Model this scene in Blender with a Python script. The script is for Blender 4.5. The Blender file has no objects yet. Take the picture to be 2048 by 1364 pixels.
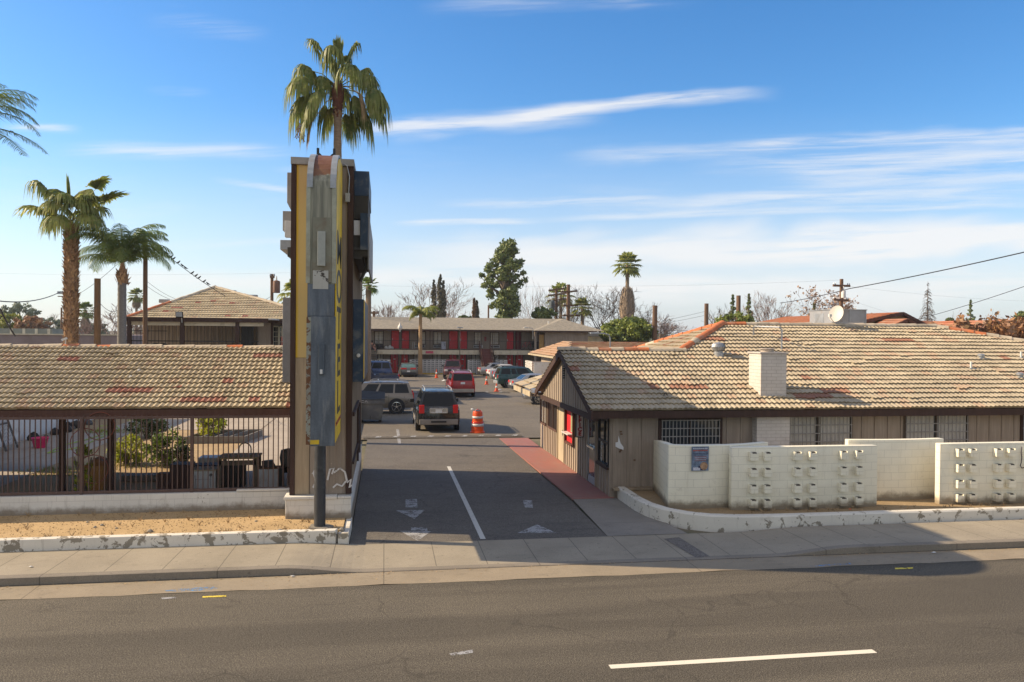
import bpy, bmesh, math, random
from mathutils import Vector, Matrix
random.seed(7)
sc=bpy.context.scene; COL=sc.collection
rad=math.radians; PI=math.pi
# ------------------------------------------------ survey: camera + helpers that turn a measured sight line into a point of the place
YAW,PIT,ROL,FL,H=rad(9.06),math.atan(15/1593),rad(.5),1593.,4.6
F0=Vector((math.sin(YAW),math.cos(YAW),0)); R0=Vector((math.cos(YAW),-math.sin(YAW),0)); Z=Vector((0,0,1))
CF=F0*math.cos(PIT)-Z*math.sin(PIT); U0=F0*math.sin(PIT)+Z*math.cos(PIT)
CR=R0*math.cos(ROL)+U0*math.sin(ROL); CU=U0*math.cos(ROL)-R0*math.sin(ROL); CP=Vector((0,0,H))
def ray(px,py): return CF+CR*((px-1024)/FL)+CU*((682-py)/FL)
def gz(px,py,z=0): d=ray(px,py); return CP+d*((z-H)/d.z)
def ay(px,py,y): d=ray(px,py); return CP+d*(y/d.y)
def ax(px,py,x): d=ray(px,py); return CP+d*(x/d.x)
cam=bpy.data.cameras.new('camera'); co=bpy.data.objects.new('camera',cam); COL.objects.link(co)
M=Matrix((CR,CU,-CF)).transposed().to_4x4(); M.translation=CP; co.matrix_world=M
cam.sensor_width=36; cam.lens=FL*36/2048; cam.clip_end=6000; cam.clip_start=.1; sc.camera=co
# ------------------------------------------------ naming / tagging
def tag(o,label=None,cat=None,group=None,kind=None):
    if label: o['label']=label
    if cat: o['category']=cat
    if group: o['group']=group
    if kind: o['kind']=kind
    return o
def empty(name,loc=(0,0,0),label=None,cat=None,group=None,rz=0):
    o=bpy.data.objects.new(name,None); COL.objects.link(o); o.location=loc; o.rotation_euler=(0,0,rz); o.empty_display_size=.1
    return tag(o,label,cat,group)
class MB:
    def __init__(s): s.v=[];s.f=[];s.uv=None;s.mi=[]
    def add(s,vs,fs,m=0):
        b=len(s.v); s.v+= [tuple(p) for p in vs]; s.f+=[tuple(b+i for i in f) for f in fs]; s.mi+=[m]*len(fs); return s
    def box(s,x0,y0,z0,x1,y1,z1,m=0):
        return s.add([(x0,y0,z0),(x1,y0,z0),(x1,y1,z0),(x0,y1,z0),(x0,y0,z1),(x1,y0,z1),(x1,y1,z1),(x0,y1,z1)],
          [(0,3,2,1),(4,5,6,7),(0,1,5,4),(1,2,6,5),(2,3,7,6),(3,0,4,7)],m)
    def hexa(s,p,m=0): # 8 points bottom ring, top ring
        return s.add(p,[(0,3,2,1),(4,5,6,7),(0,1,5,4),(1,2,6,5),(2,3,7,6),(3,0,4,7)],m)
    def bar(s,a,b,w,h=None,m=0): # box bar from a to b
        a=Vector(a);b=Vector(b);d=(b-a).normalized();h=h or w
        u=d.cross(Z); 
        if u.length<1e-4: u=Vector((1,0,0))
        u.normalize(); n=u.cross(d).normalized(); q=[]
        for p in (a,b):
            for i,j in ((-1,-1),(1,-1),(1,1),(-1,1)): q.append(p+u*(i*w/2)+n*(j*h/2))
        return s.hexa(q,m)
    def tube(s,pts,r,n=8,cap=True,m=0):
        pts=[Vector(p) for p in pts]; k=len(pts); rs=r if isinstance(r,(list,tuple)) else [r]*k
        b=len(s.v); u=None
        for i,p in enumerate(pts):
            d=(pts[min(i+1,k-1)]-pts[max(i-1,0)]).normalized()
            if u is None:
                u=d.cross(Vector((0,0,1)) if abs(d.z)<.9 else Vector((1,0,0))).normalized()
            else:
                u=(u-d*u.dot(d)).normalized()
            w=d.cross(u)
            for j in range(n):
                t=2*PI*j/n; s.v.append(tuple(p+(u*math.cos(t)+w*math.sin(t))*rs[i]))
        for i in range(k-1):
            for j in range(n):
                s.f.append((b+i*n+j,b+i*n+(j+1)%n,b+(i+1)*n+(j+1)%n,b+(i+1)*n+j)); s.mi.append(m)
        if cap:
            s.f.append(tuple(b+j for j in range(n))[::-1]); s.f.append(tuple(b+(k-1)*n+j for j in range(n))); s.mi+=[m,m]
        return s
    def lathe(s,prof,c=(0,0,0),n=16,axis='z',m=0): # prof list (r,h)
        b=len(s.v);c=Vector(c)
        for r,h in prof:
            for j in range(n):
                t=2*PI*j/n;a,q=r*math.cos(t),r*math.sin(t)
                p={'z':(a,q,h),'y':(a,h,q),'x':(h,a,q)}[axis]; s.v.append(tuple(c+Vector(p)))
        for i in range(len(prof)-1):
            for j in range(n):
                s.f.append((b+i*n+j,b+i*n+(j+1)%n,b+(i+1)*n+(j+1)%n,b+(i+1)*n+j)); s.mi.append(m)
        s.f.append(tuple(b+j for j in range(n))[::-1]); s.f.append(tuple(b+(len(prof)-1)*n+j for j in range(n))); s.mi+=[m,m]
        return s
    def prism(s,poly,y0,y1,m=0): # polygon in x,z extruded along y
        n=len(poly); vs=[(x,y0,z) for x,z in poly]+[(x,y1,z) for x,z in poly]
        return s.add(vs,[tuple(range(n)),tuple(range(2*n-1,n-1,-1))]+[(i,i+n,(i+1)%n+n,(i+1)%n) for i in range(n)],m)
    def prismx(s,poly,x0,x1,m=0): # polygon in y,z extruded along x
        n=len(poly); vs=[(x0,y,z) for y,z in poly]+[(x1,y,z) for y,z in poly]
        return s.add(vs,[tuple(range(n))[::-1],tuple(range(n,2*n))]+[(i,(i+1)%n,(i+1)%n+n,i+n) for i in range(n)],m)
    def prismz(s,poly,z0,z1,m=0):
        n=len(poly); vs=[(x,y,z0) for x,y in poly]+[(x,y,z1) for x,y in poly]
        return s.add(vs,[tuple(range(n))[::-1],tuple(range(n,2*n))]+[(i,(i+1)%n,(i+1)%n+n,i+n) for i in range(n)],m)
    def build(s,name,mat,parent=None,smooth=False,uv=None,bevel=0,seg=2,fixn=False):
        me=bpy.data.meshes.new(name); me.from_pydata(s.v,[],s.f)
        for mm in (mat if isinstance(mat,(list,tuple)) else [mat]): me.materials.append(mm)
        if any(s.mi):
            me.polygons.foreach_set('material_index',s.mi)
        if bevel or fixn:
            bm=bmesh.new(); bm.from_mesh(me); bmesh.ops.recalc_face_normals(bm,faces=bm.faces)
            if bevel: bmesh.ops.bevel(bm,geom=bm.edges[:],offset=bevel,segments=seg,affect='EDGES',profile=.5,clamp_overlap=True)
            bm.to_mesh(me); bm.free()
        if uv is not None:
            l=me.uv_layers.new(name='UVMap'); l.data.foreach_set('uv',[c for f in s.f for i in f for c in uv[i]])
        if smooth:
            me.polygons.foreach_set('use_smooth',[True]*len(me.polygons))
        me.update()
        if smooth and smooth!='all':
            try: me.set_sharp_from_angle(angle=rad(smooth if smooth is not True else 40))
            except Exception: pass
        o=bpy.data.objects.new(name,me); COL.objects.link(o)
        if parent: o.parent=parent
        return o
def copy_tree(o,parent=None):
    c=o.copy(); COL.objects.link(c); c.parent=parent
    for k in [q for q in bpy.data.objects if q.parent==o]: copy_tree(k,c)
    return c
# ------------------------------------------------ materials
class N:
    """tiny node helper"""
    def __init__(s,name):
        s.m=bpy.data.materials.new(name); s.m.use_nodes=True; s.t=s.m.node_tree; s.b=s.t.nodes['Principled BSDF']
        g=s.t.nodes.new('ShaderNodeNewGeometry'); s.pos=g.outputs['Position']
    def n(s,t,**k):
        q=s.t.nodes.new(t)
        for a,b in k.items(): setattr(q,a,b)
        return q
    def lk(s,a,b):
        if hasattr(a,'is_output') : s.t.links.new(a,b)
        else: b.default_value=a
    def math(s,op,a,b=None,c=None,clamp=False):
        q=s.n('ShaderNodeMath',operation=op); q.use_clamp=clamp; s.lk(a,q.inputs[0])
        if b is not None: s.lk(b,q.inputs[1])
        if c is not None: s.lk(c,q.inputs[2])
        return q.outputs[0]
    def noise(s,scale,detail=3,rough=.55,vec=None,dist=0,st=None):
        q=s.n('ShaderNodeTexNoise'); q.inputs['Scale'].default_value=scale; q.inputs['Detail'].default_value=detail
        q.inputs['Roughness'].default_value=rough; q.inputs['Distortion'].default_value=dist
        v=vec or s.pos
        if st:
            mp=s.n('ShaderNodeMapping'); s.t.links.new(v,mp.inputs['Vector']); mp.inputs['Scale'].default_value=st; v=mp.outputs[0]
        s.t.links.new(v,q.inputs['Vector']); return q.outputs['Fac']
    def step(s,v,lo,hi):
        q=s.n('ShaderNodeMapRange'); q.interpolation_type='SMOOTHSTEP'; s.lk(v,q.inputs[0]); q.inputs[1].default_value=lo; q.inputs[2].default_value=hi; return q.outputs[0]
    def mix(s,f,a,b,bt='MIX'):
        q=s.n('ShaderNodeMix',data_type='RGBA',blend_type=bt); s.lk(f,q.inputs[0])
        s.lk(a if hasattr(a,'is_output') else (*a,1),q.inputs[6]); s.lk(b if hasattr(b,'is_output') else (*b,1),q.inputs[7]); return q.outputs[2]
    def sep(s,v=None):
        q=s.n('ShaderNodeSeparateXYZ'); s.t.links.new(v or s.pos,q.inputs[0]); return q.outputs
    def comb(s,x,y,z=0):
        q=s.n('ShaderNodeCombineXYZ'); s.lk(x,q.inputs[0]); s.lk(y,q.inputs[1]); s.lk(z,q.inputs[2]); return q.outputs[0]
    def bump(s,h,strength=.3,dist=.02):
        q=s.n('ShaderNodeBump'); q.inputs['Strength'].default_value=strength; q.inputs['Distance'].default_value=dist
        s.t.links.new(h,q.inputs['Height']); s.t.links.new(q.outputs[0],s.b.inputs['Normal'])
    def out(s,col,rough=.8,metal=0,spec=.4):
        s.lk(col if hasattr(col,'is_output') else (*col,1),s.b.inputs['Base Color']); s.lk(rough,s.b.inputs['Roughness'])
        s.b.inputs['Metallic'].default_value=metal; s.b.inputs['Specular IOR Level'].default_value=spec; return s.m
def tint(c,k): return tuple(min(1,max(0,x*k)) for x in c)
def mt(name,c,rough=.75,var=.18,scale=3,metal=0,spec=.4,dirt=None,damt=.5,dscale=1.3,bump=0,fine=40,st=None):
    a=N(name); n1=a.noise(scale,4,st=st); n2=a.noise(fine,2,.6)
    f=a.math('ADD',a.math('MULTIPLY',n1,.7),a.math('MULTIPLY',n2,.3))
    col=a.mix(a.step(f,.3,.7),tint(c,1-var),tint(c,1+var))
    if dirt:
        d=a.step(a.noise(dscale,5,.65,dist=.4,st=st),.5,.68); col=a.mix(a.math('MULTIPLY',d,damt),col,dirt)
    if bump: a.bump(f,bump,.02)
    return a.out(col,rough,metal,spec)
def leafmat(name,c1,c2,c3=None,scale=1.2,tr=.25,fine=9,rough=.55):
    a=N(name); n1=a.noise(scale,3); n2=a.noise(fine,2)
    col=a.mix(a.step(n1,.35,.65),c1,c2); col=a.mix(a.math('MULTIPLY',a.step(n2,.45,.7),.6),col,c3 or c2)
    a.out(col,rough,0,.4)
    tl=a.n('ShaderNodeBsdfTranslucent'); a.t.links.new(col,tl.inputs[0]); mx=a.n('ShaderNodeMixShader'); mx.inputs[0].default_value=tr
    o=a.t.nodes['Material Output']; a.t.links.new(a.b.outputs[0],mx.inputs[1]); a.t.links.new(tl.outputs[0],mx.inputs[2]); a.t.links.new(mx.outputs[0],o.inputs[0])
    return a.m
def glass(name,c=(.02,.025,.03),rough=.06):
    a=N(name); return a.out(c,rough,0,.8)
def paint(name,c,metal=.3,rough=.28):
    a=N(name); n1=a.noise(2.5,3); n2=a.noise(60,2)
    col=a.mix(a.math('MULTIPLY',a.step(n1,.4,.75),.25),c,(.25,.22,.17)); a.b.inputs['Coat Weight'].default_value=.35; a.b.inputs['Coat Roughness'].default_value=.08
    return a.out(col,a.math('ADD',a.math('MULTIPLY',n1,.2),rough-.08),metal,.5)
mats={}
# asphalt
def asphalt(name,c,c2,patch=.5,tar=True,speck=.6,lanes=False):
    a=N(name); big=a.noise(.22,5,.6); mid=a.noise(1.7,5,.65,st=(.35,1,1)); fine=a.noise(55,2,.7); fine2=a.noise(14,3,.7)
    col=a.mix(a.step(big,.3,.7),c,c2); col=a.mix(a.math('MULTIPLY',a.step(mid,.45,.75),patch),col,tint(c,.72))
    if lanes:
        bands=a.noise(1,4,.55,st=(.035,.62,1)); col=a.mix(a.math('MULTIPLY',a.step(bands,.42,.58),.55),col,tint(c,.60)); oil=a.noise(1,5,.7,st=(.5,2.2,1),dist=.6); col=a.mix(a.math('MULTIPLY',a.step(oil,.60,.74),.5),col,tint(c,.55)); lt=a.noise(1,4,.6,st=(.12,1.1,1)); col=a.mix(a.math('MULTIPLY',a.step(lt,.56,.72),.4),col,tint(c,1.35))
    sp=a.mix(a.step(fine,.38,.66),tint((.5,.5,.5),1-speck),tint((.5,.5,.5),1+speck)); col=a.mix(.75,col,sp,'OVERLAY')
    sp2=a.mix(a.step(fine2,.35,.7),(.42,.42,.42),(.58,.58,.58)); col=a.mix(.7,col,sp2,'OVERLAY')
    if tar:
        vo=a.n('ShaderNodeTexVoronoi',feature='DISTANCE_TO_EDGE'); vo.inputs['Scale'].default_value=.42
        ws=a.n('ShaderNodeVectorMath',operation='ADD'); nn=a.n('ShaderNodeTexNoise'); nn.inputs['Scale'].default_value=1.3; nn.inputs['Detail'].default_value=5
        a.t.links.new(a.pos,nn.inputs['Vector']); a.t.links.new(a.pos,ws.inputs[0]); a.t.links.new(nn.outputs['Color'],ws.inputs[1]); a.t.links.new(ws.outputs[0],vo.inputs['Vector'])
        cr=a.step(vo.outputs['Distance'],.012,.002); cr=a.math('MULTIPLY',cr,a.step(a.noise(.35,2),.42,.6)); col=a.mix(a.math('MULTIPLY',cr,.55),col,tint(c,.4))
    a.bump(fine,.35,.01)
    return a.out(col,.88,0,.3)
m_road=asphalt('road_asphalt',(.120,.104,.078),(.145,.125,.093),.35,True,.8,True)
m_drive=asphalt('driveway_asphalt',(.125,.112,.096),(.160,.143,.120),.5,True,.5)
m_lot=asphalt('lot_asphalt',(.150,.130,.102),(.185,.160,.125),.4,True,.5)
def concrete(name,c,jx=None,jy=None,stain=.4):
    a=N(name); big=a.noise(.8,5,.6); st=a.noise(2.2,6,.7,st=(.5,1,1)); fine=a.noise(70,2)
    col=a.mix(a.step(big,.3,.7),tint(c,.9),tint(c,1.07)); col=a.mix(a.math('MULTIPLY',a.step(st,.52,.74),stain),col,tint(c,.55))
    col=a.mix(.35,col,a.mix(a.step(fine,.35,.65),(.35,)*3,(.65,)*3),'OVERLAY')
    sp=a.step(a.noise(8,3,.6),.63,.70); col=a.mix(a.math('MULTIPLY',sp,.45),col,tint(c,.35))
    X=a.sep()
    for i,j in ((0,jx),(1,jy)):
        if j:
            fr=a.math('FRACT',a.math('DIVIDE',X[i],j)); e=a.math('LESS_THAN',fr,.018/j); col=a.mix(a.math('MULTIPLY',e,.75),col,tint(c,.35))
    a.bump(big,.1,.02)
    return a.out(col,.85,0,.3)
m_walk=concrete('sidewalk_concrete',(.31,.27,.205),1.02,None)
m_gut=concrete('gutter_concrete',(.29,.24,.17),6.1,None,.5)
m_kerb=concrete('kerb_concrete',(.23,.20,.16),3.06,None,.6)
m_conc=concrete('path_concrete',(.40,.34,.27),2.4,2.4,.25)
m_gconc=concrete('worn_concrete',(.25,.225,.19),None,3.1,.5)
# peeling white paint on concrete
def peel(name,th=.56,c=(.70,.66,.58),under=(.27,.24,.19),sc_=1.6,blocks=False,dirtz=None):
    a=N(name); n=a.noise(sc_,7,.68,dist=.5); n2=a.noise(9,4,.6); f=a.math('ADD',a.math('MULTIPLY',n,.8),a.math('MULTIPLY',n2,.2))
    col=a.mix(a.step(a.noise(1.1,4),.3,.75),tint(c,.9),c)
    col=a.mix(a.step(f,th,th+.015),col,a.mix(a.noise(6,3),tint(under,.8),tint(under,1.2)))
    if blocks:
        X=a.sep(); s=a.math('ADD',X[0],a.math('MULTIPLY',X[1],.9)); br=a.n('ShaderNodeTexBrick'); a.t.links.new(a.comb(s,X[2]),br.inputs['Vector'])
        for k,v in (('Scale',1),('Mortar Size',.006),('Brick Width',.4),('Row Height',.2),('Mortar Smooth',.3)): br.inputs[k].default_value=v
        col=a.mix(a.math('MULTIPLY',br.outputs['Fac'],.36),col,tint(c,.45)); a.bump(a.math('SUBTRACT',1,br.outputs['Fac']),.5,.006)
    dr=a.noise(1,6,.75,st=(7,7,.7)); col=a.mix(a.math('MULTIPLY',a.step(dr,.55,.70),.30),col,tint(under,.9)); sm=a.step(a.noise(1.4,6,.7,dist=.8),.60,.72); col=a.mix(a.math('MULTIPLY',sm,.35),col,(.33,.28,.20))
    if dirtz is not None:
        X=a.sep(); h=a.math('ADD',a.math('SUBTRACT',X[2],dirtz),a.math('MULTIPLY',a.noise(3.5,5,.7),-.32)); d=a.step(h,-.05,-.26); col=a.mix(a.math('MULTIPLY',d,.8),col,(.16,.11,.06))
    return a.out(col,.85,0,.3)
m_peel=peel('peeling_white_kerb',.525,sc_=3.2)
m_peel2=peel('worn_white_kerb',.555,sc_=3.0)
m_block=peel('white_block_wall',.63,(.74,.72,.66),(.36,.33,.28),2.2,True,.42)
m_cream=peel('cream_block_wall',.70,(.87,.82,.66),(.62,.56,.42),.7,True,.42)
m_creamp=mt('cream_paint',(.72,.65,.48),.8,.1,4,dirt=(.35,.28,.18),damt=.4)
m_pot_in=mt('planter_hollow_shade',(.10,.09,.075),.9)
m_wbrick=None
def brickm(name,c,mort,w=.3,h=.1):
    a=N(name); X=a.sep(); s=a.math('ADD',X[0],X[1]); br=a.n('ShaderNodeTexBrick'); a.t.links.new(a.comb(s,X[2]),br.inputs['Vector'])
    for k,v in (('Scale',1),('Mortar Size',.007),('Brick Width',w),('Row Height',h),('Mortar Smooth',.3)): br.inputs[k].default_value=v
    col=a.mix(a.step(a.noise(2,4),.3,.7),tint(c,.9),tint(c,1.05)); col=a.mix(a.math('MULTIPLY',br.outputs['Fac'],.7),col,mort)
    col=a.mix(a.math('MULTIPLY',a.step(a.noise(3,5,.7),.58,.7),.35),col,tint(c,.6))
    a.bump(a.math('SUBTRACT',1,br.outputs['Fac']),.6,.006); return a.out(col,.8,0,.3)
m_wbrick=brickm('whitewashed_brick',(.60,.55,.50),(.36,.31,.27))
def dirtm(name,c,c2,grit=.5):
    a=N(name); big=a.noise(.9,5,.6); mid=a.noise(7,5,.7); fine=a.noise(60,2,.7)
    col=a.mix(a.step(big,.3,.7),c,c2); col=a.mix(a.math('MULTIPLY',a.step(mid,.5,.72),.5),col,tint(c,.6))
    col=a.mix(grit,col,a.mix(a.step(fine,.35,.65),(.3,)*3,(.7,)*3),'OVERLAY'); a.bump(mid,.6,.03); return a.out(col,.95,0,.15)
m_dirt=dirtm('sandy_dirt',(.42,.295,.155),(.50,.36,.20))
m_dirt2=dirtm('darker_dirt',(.27,.195,.11),(.33,.24,.14))  # darker, browner dirt tone for the right bed and gravel
m_dirt3=dirtm('yard_dirt',(.36,.26,.15),(.44,.32,.18))
m_land=dirtm('far_land',(.20,.17,.12),(.13,.13,.08),.2)
m_red=None
a=N('red_painted_concrete'); n=a.noise(1.2,6,.7); n2=a.noise(5,5,.7,st=(1,.3,1)); c=a.mix(a.step(n,.35,.7),(.33,.13,.10),(.29,.14,.11)); c=a.mix(a.math('MULTIPLY',a.step(n2,.5,.75),.5),c,(.30,.19,.15))
X=a.sep(); fr=a.math('LESS_THAN',a.math('FRACT',a.math('DIVIDE',X[1],3.1)),.006); c=a.mix(a.math('MULTIPLY',fr,.6),c,(.08,.03,.03)); m_red=a.out(c,.7,0,.4)
# worn white paint markings
def worn(name,c,th=.5,s=6):
    a=N(name); n=a.noise(s,6,.75); n2=a.noise(40,2,.7); f=a.math('ADD',a.math('MULTIPLY',n,.65),a.math('MULTIPLY',n2,.35)); al=a.step(f,th+.04,th-.04)
    a.out(c,.8,0,.3); a.t.links.new(al,a.b.inputs['Alpha']); return a.m
m_line=worn('worn_white_line',(.55,.54,.50),.60); m_line2=worn('faded_white_marking',(.36,.36,.36),.535,5); m_lane=worn('lane_paint',(.72,.66,.54),.66)
m_blue=worn('blue_spray',(.10,.30,.60),.47,7); m_yel=worn('yellow_spray',(.7,.55,.08),.55)
# clay/concrete tile: uv = (tile index, course index)
def tilem(name,c,c2,red,cl=.62,rnd=.975,moss=.25,bias=None):
    a=N(name); uv=a.n('ShaderNodeUVMap').outputs[0]; X=a.sep(uv); fx=a.math('FLOOR',X[0]); fy=a.math('FLOOR',X[1])
    w=a.n('ShaderNodeTexWhiteNoise',noise_dimensions='2D'); a.t.links.new(a.comb(fx,fy),w.inputs['Vector']); r=w.outputs['Value']
    w2=a.n('ShaderNodeTexWhiteNoise',noise_dimensions='2D'); a.t.links.new(a.comb(a.math('FLOOR',a.math('DIVIDE',a.math('ADD',X[0],fy),4.)),fy,7),w2.inputs['Vector'])
    col=a.mix(r,c,c2); big=a.noise(.45,3,vec=a.comb(fx,a.math('MULTIPLY',fy,2.)),st=(.3,.3,.3))
    PX=a.sep(); bs=a.math('MULTIPLY',a.math('MULTIPLY',a.step(PX[0],bias[0],bias[1]),a.step(PX[2],3.9,3.0)),.22) if bias else 0.
    isr=a.math('MAXIMUM',a.math('GREATER_THAN',a.math('ADD',a.math('ADD',w2.outputs['Value'],bs),a.math('MULTIPLY',big,.6)),rnd+.33),a.math('GREATER_THAN',r,.993))
    col=a.mix(a.math('MULTIPLY',a.step(a.noise(.5,4),.4,.7),.35),col,tint(c2,.8))
    pin=a.math('GREATER_THAN',r,.90); col=a.mix(a.math('MULTIPLY',pin,.5),col,(.47,.31,.21))
    col=a.mix(isr,col,red); 
    st=a.step(a.noise(6,5,.7),.52,.72); col=a.mix(a.math('MULTIPLY',st,moss),col,(.16,.14,.10)); 
    sk=a.step(a.noise(1,5,.7,st=(3.2,.35,.5)),.50,.72); col=a.mix(a.math('MULTIPLY',sk,.38),col,(.20,.165,.115)); bl=a.step(a.noise(.35,3),.5,.65); col=a.mix(a.math('MULTIPLY',bl,.16),col,(.30,.26,.20))
    lic=a.step(a.noise(11,4,.7),.6,.72); col=a.mix(a.math('MULTIPLY',lic,.3),col,(.62,.58,.48))
    return a.out(col,.85,0,.25)
m_tileL=tilem('tan_roof_tile',(.51,.425,.285),(.39,.32,.21),(.32,.14,.10),rnd=.99,bias=(-8.5,-4.0))
m_tileR=tilem('weathered_roof_tile',(.49,.415,.295),(.37,.31,.22),(.30,.15,.10),rnd=.99,moss=.45)
m_tileB=tilem('brown_roof_tile',(.44,.27,.16),(.38,.24,.14),(.36,.13,.07),rnd=.9)
m_tileT=tilem('terracotta_roof_tile',(.45,.20,.11),(.39,.17,.10),(.40,.14,.07),moss=.15)
m_ridge=mt('ridge_tile_tan',(.50,.42,.31),.8,.2,5,dirt=(.25,.22,.17)); m_ridger=mt('ridge_tile_orange',(.50,.16,.06),.75,.25,4,dirt=(.35,.25,.18),damt=.6)
a=N('roof_shingle'); n=a.noise(3.2,4,.8); n2=a.noise(10,3,.9); c=a.mix(a.step(n,.35,.65),(.22,.20,.165),(.34,.30,.235)); c=a.mix(a.math('MULTIPLY',a.step(n2,.5,.6),.6),c,(.15,.14,.12)); m_shing=a.out(c,.9,0,.2)
# wood siding
def siding(name,c,streak=.35):
    a=N(name); n=a.noise(1.2,5,.65,st=(9,9,.6)); n2=a.noise(1.1,4); col=a.mix(a.step(n,.35,.7),tint(c,.82),tint(c,1.1)); col=a.mix(a.math('MULTIPLY',a.step(n2,.45,.75),streak),col,tint(c,.6)); n3=a.noise(1,6,.75,st=(16,16,.9)); col=a.mix(a.math('MULTIPLY',a.step(n3,.56,.70),.45),col,tint(c,.5))
    sp=a.step(a.noise(22,3,.6),.70,.73); col=a.mix(a.math('MULTIPLY',sp,.5),col,tint(c,1.8)); return a.out(col,.75,0,.3)
m_side=siding('greige_siding',(.34,.275,.215)); m_sideg=siding('motel_siding',(.30,.245,.19)); m_brown=siding('dark_brown_trim',(.062,.034,.026)); m_brown2=siding('warm_brown_paint',(.11,.052,.036))
m_batt=siding('dark_batten',(.13,.10,.078)); m_grey=mt('grey_wood_panel',(.12,.115,.11),.75,.2,2)
m_tan=siding('weathered_tan_paint',(.46,.38,.26)); m_redd=mt('red_door_paint',(.58,.018,.025),.5,.15,2); m_white=mt('white_enamel',(.62,.62,.60),.5,.08,2,dirt=(.35,.3,.24),dscale=3); m_galv=mt('galvanised_metal',(.38,.39,.40),.45,.18,4,metal=.5,dirt=(.2,.17,.14))
m_white2=mt('white_stucco',(.78,.76,.72),.9,.08,2,dirt=(.4,.36,.3),dscale=2)
m_mauve=mt('mauve_stucco',(.25,.195,.19),.9,.1,1,dirt=(.2,.15,.13)); m_cfasc=mt('cream_fascia',(.56,.49,.36),.75,.1,2,dirt=(.3,.24,.16),dscale=3)
m_black=mt('black_metal',(.02,.02,.02),.5,.2,4); m_dark=mt('dark_interior',(.025,.022,.02),.8); m_rub=mt('rubber',(.025,.025,.026),.85,.2,8); m_iron=mt('brown_iron',(.10,.06,.05),.55,.15,5)
m_glass=glass('window_glass',(.03,.035,.04)); m_curt=mt('curtain',(.50,.47,.42),.8,.2,3,st=(8,8,.5)); m_chrome=mt('chrome',(.75,.75,.76),.15,.05,3,metal=1)
m_orange=mt('orange_plastic',(.72,.085,.015),.45,.12,5,dirt=(.15,.05,.03),dscale=4); m_wood=mt('pole_wood',(.17,.10,.06),.9,.3,3,st=(8,8,.7)); m_wire=mt('wire',(.03,.03,.035),.7)
m_bark=mt('grey_bark',(.16,.125,.10),.9,.3,4); m_twig=mt('pinkish_twigs',(.27,.19,.155),.9,.25,3); m_twigd=mt('dark_twigs',(.13,.10,.08),.9,.25,3)
m_lred=mt('red_lens',(.62,.015,.015),.15,.1,3,spec=.7); m_lwh=mt('clear_lens',(.7,.7,.68),.15,.05,spec=.7); m_lor=mt('amber_lens',(.8,.28,.03),.2,.05)
m_plate=mt('plate_white',(.7,.7,.68),.4,.05)
# ------------------------------------------------ sky, sun
EL,SAZ=rad(32),rad(14) # sunlight travels (cos15,-sin15) over the ground
w=bpy.data.worlds.new('World'); sc.world=w; w.use_nodes=True; nt=w.node_tree; bg=nt.nodes['Background']
class WN(N):
    def __init__(s): s.t=nt
a=WN(); sky=a.n('ShaderNodeTexSky',sky_type='NISHITA'); sky.sun_disc=False; sky.sun_elevation=EL; sky.altitude=100; sky.air_density=1.0; sky.dust_density=.6; sky.ozone_density=2.2
sd=Vector((-math.cos(SAZ)*math.cos(EL),math.sin(SAZ)*math.cos(EL),math.sin(EL)))
sky.sun_rotation=math.atan2(sd.x,sd.y)
tc=a.n('ShaderNodeTexCoord').outputs['Generated']
def dot(v):
    q=a.n('ShaderNodeVectorMath',operation='DOT_PRODUCT'); nt.links.new(tc,q.inputs[0]); q.inputs[1].default_value=v; return q.outputs['Value']
df=a.math('MAXIMUM',dot(F0),.02); U=a.math('DIVIDE',dot(R0),df); V=a.math('DIVIDE',dot(Z),df); UV=a.comb(U,V)
front=a.step(dot(F0),.05,.3)
def uvp(px,py): return ((px-1024)/1593.,(667-py)/1593.)
def rotn(sl,sx,sy,det):
    k=math.hypot(1,sl); vx=a.math('ADD',a.math('MULTIPLY',U,1/k),a.math('MULTIPLY',V,sl/k)); vy=a.math('ADD',a.math('MULTIPLY',U,-sl/k),a.math('MULTIPLY',V,1/k))
    return a.noise(1,det,.66,vec=a.comb(vx,vy),st=(sx,sy,1),dist=.4)
NA=rotn(.10,5.5,75,7); NB=rotn(.045,4.0,70,7); NW=a.math('SUBTRACT',rotn(.08,3.5,9,3),.5)
def streak(x0,y0,x1,y1,wd,amp,taper=True,sx=3,sy=30,th=.40,power=1):
    (ua,va),(ub,vb)=uvp(x0,y0),uvp(x1,y1); L=math.hypot(ub-ua,vb-va); dx,dy=(ub-ua)/L,(vb-va)/L; w_=wd/1593.
    s=a.math('ADD',a.math('MULTIPLY',U,dx),a.math('ADD',a.math('MULTIPLY',V,dy),-(ua*dx+va*dy))); t=a.math('ADD',a.math('MULTIPLY',U,-dy),a.math('ADD',a.math('MULTIPLY',V,dx),-(-ua*dy+va*dx)))
    tt=a.math('ABSOLUTE',a.math('ADD',t,a.math('MULTIPLY',NW,w_*2.4))); n=NA if dy/dx>.08 else NB
    ends=a.math('MULTIPLY',a.step(s,-.02,L*.25),a.step(s,L+.02,L*.7)); body=a.step(tt,w_,w_*.05)
    return a.math('MULTIPLY',a.math('MULTIPLY',a.math('MULTIPLY',ends,body),a.step(n,th-.14,th+.25)),amp)
cl=0.
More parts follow.
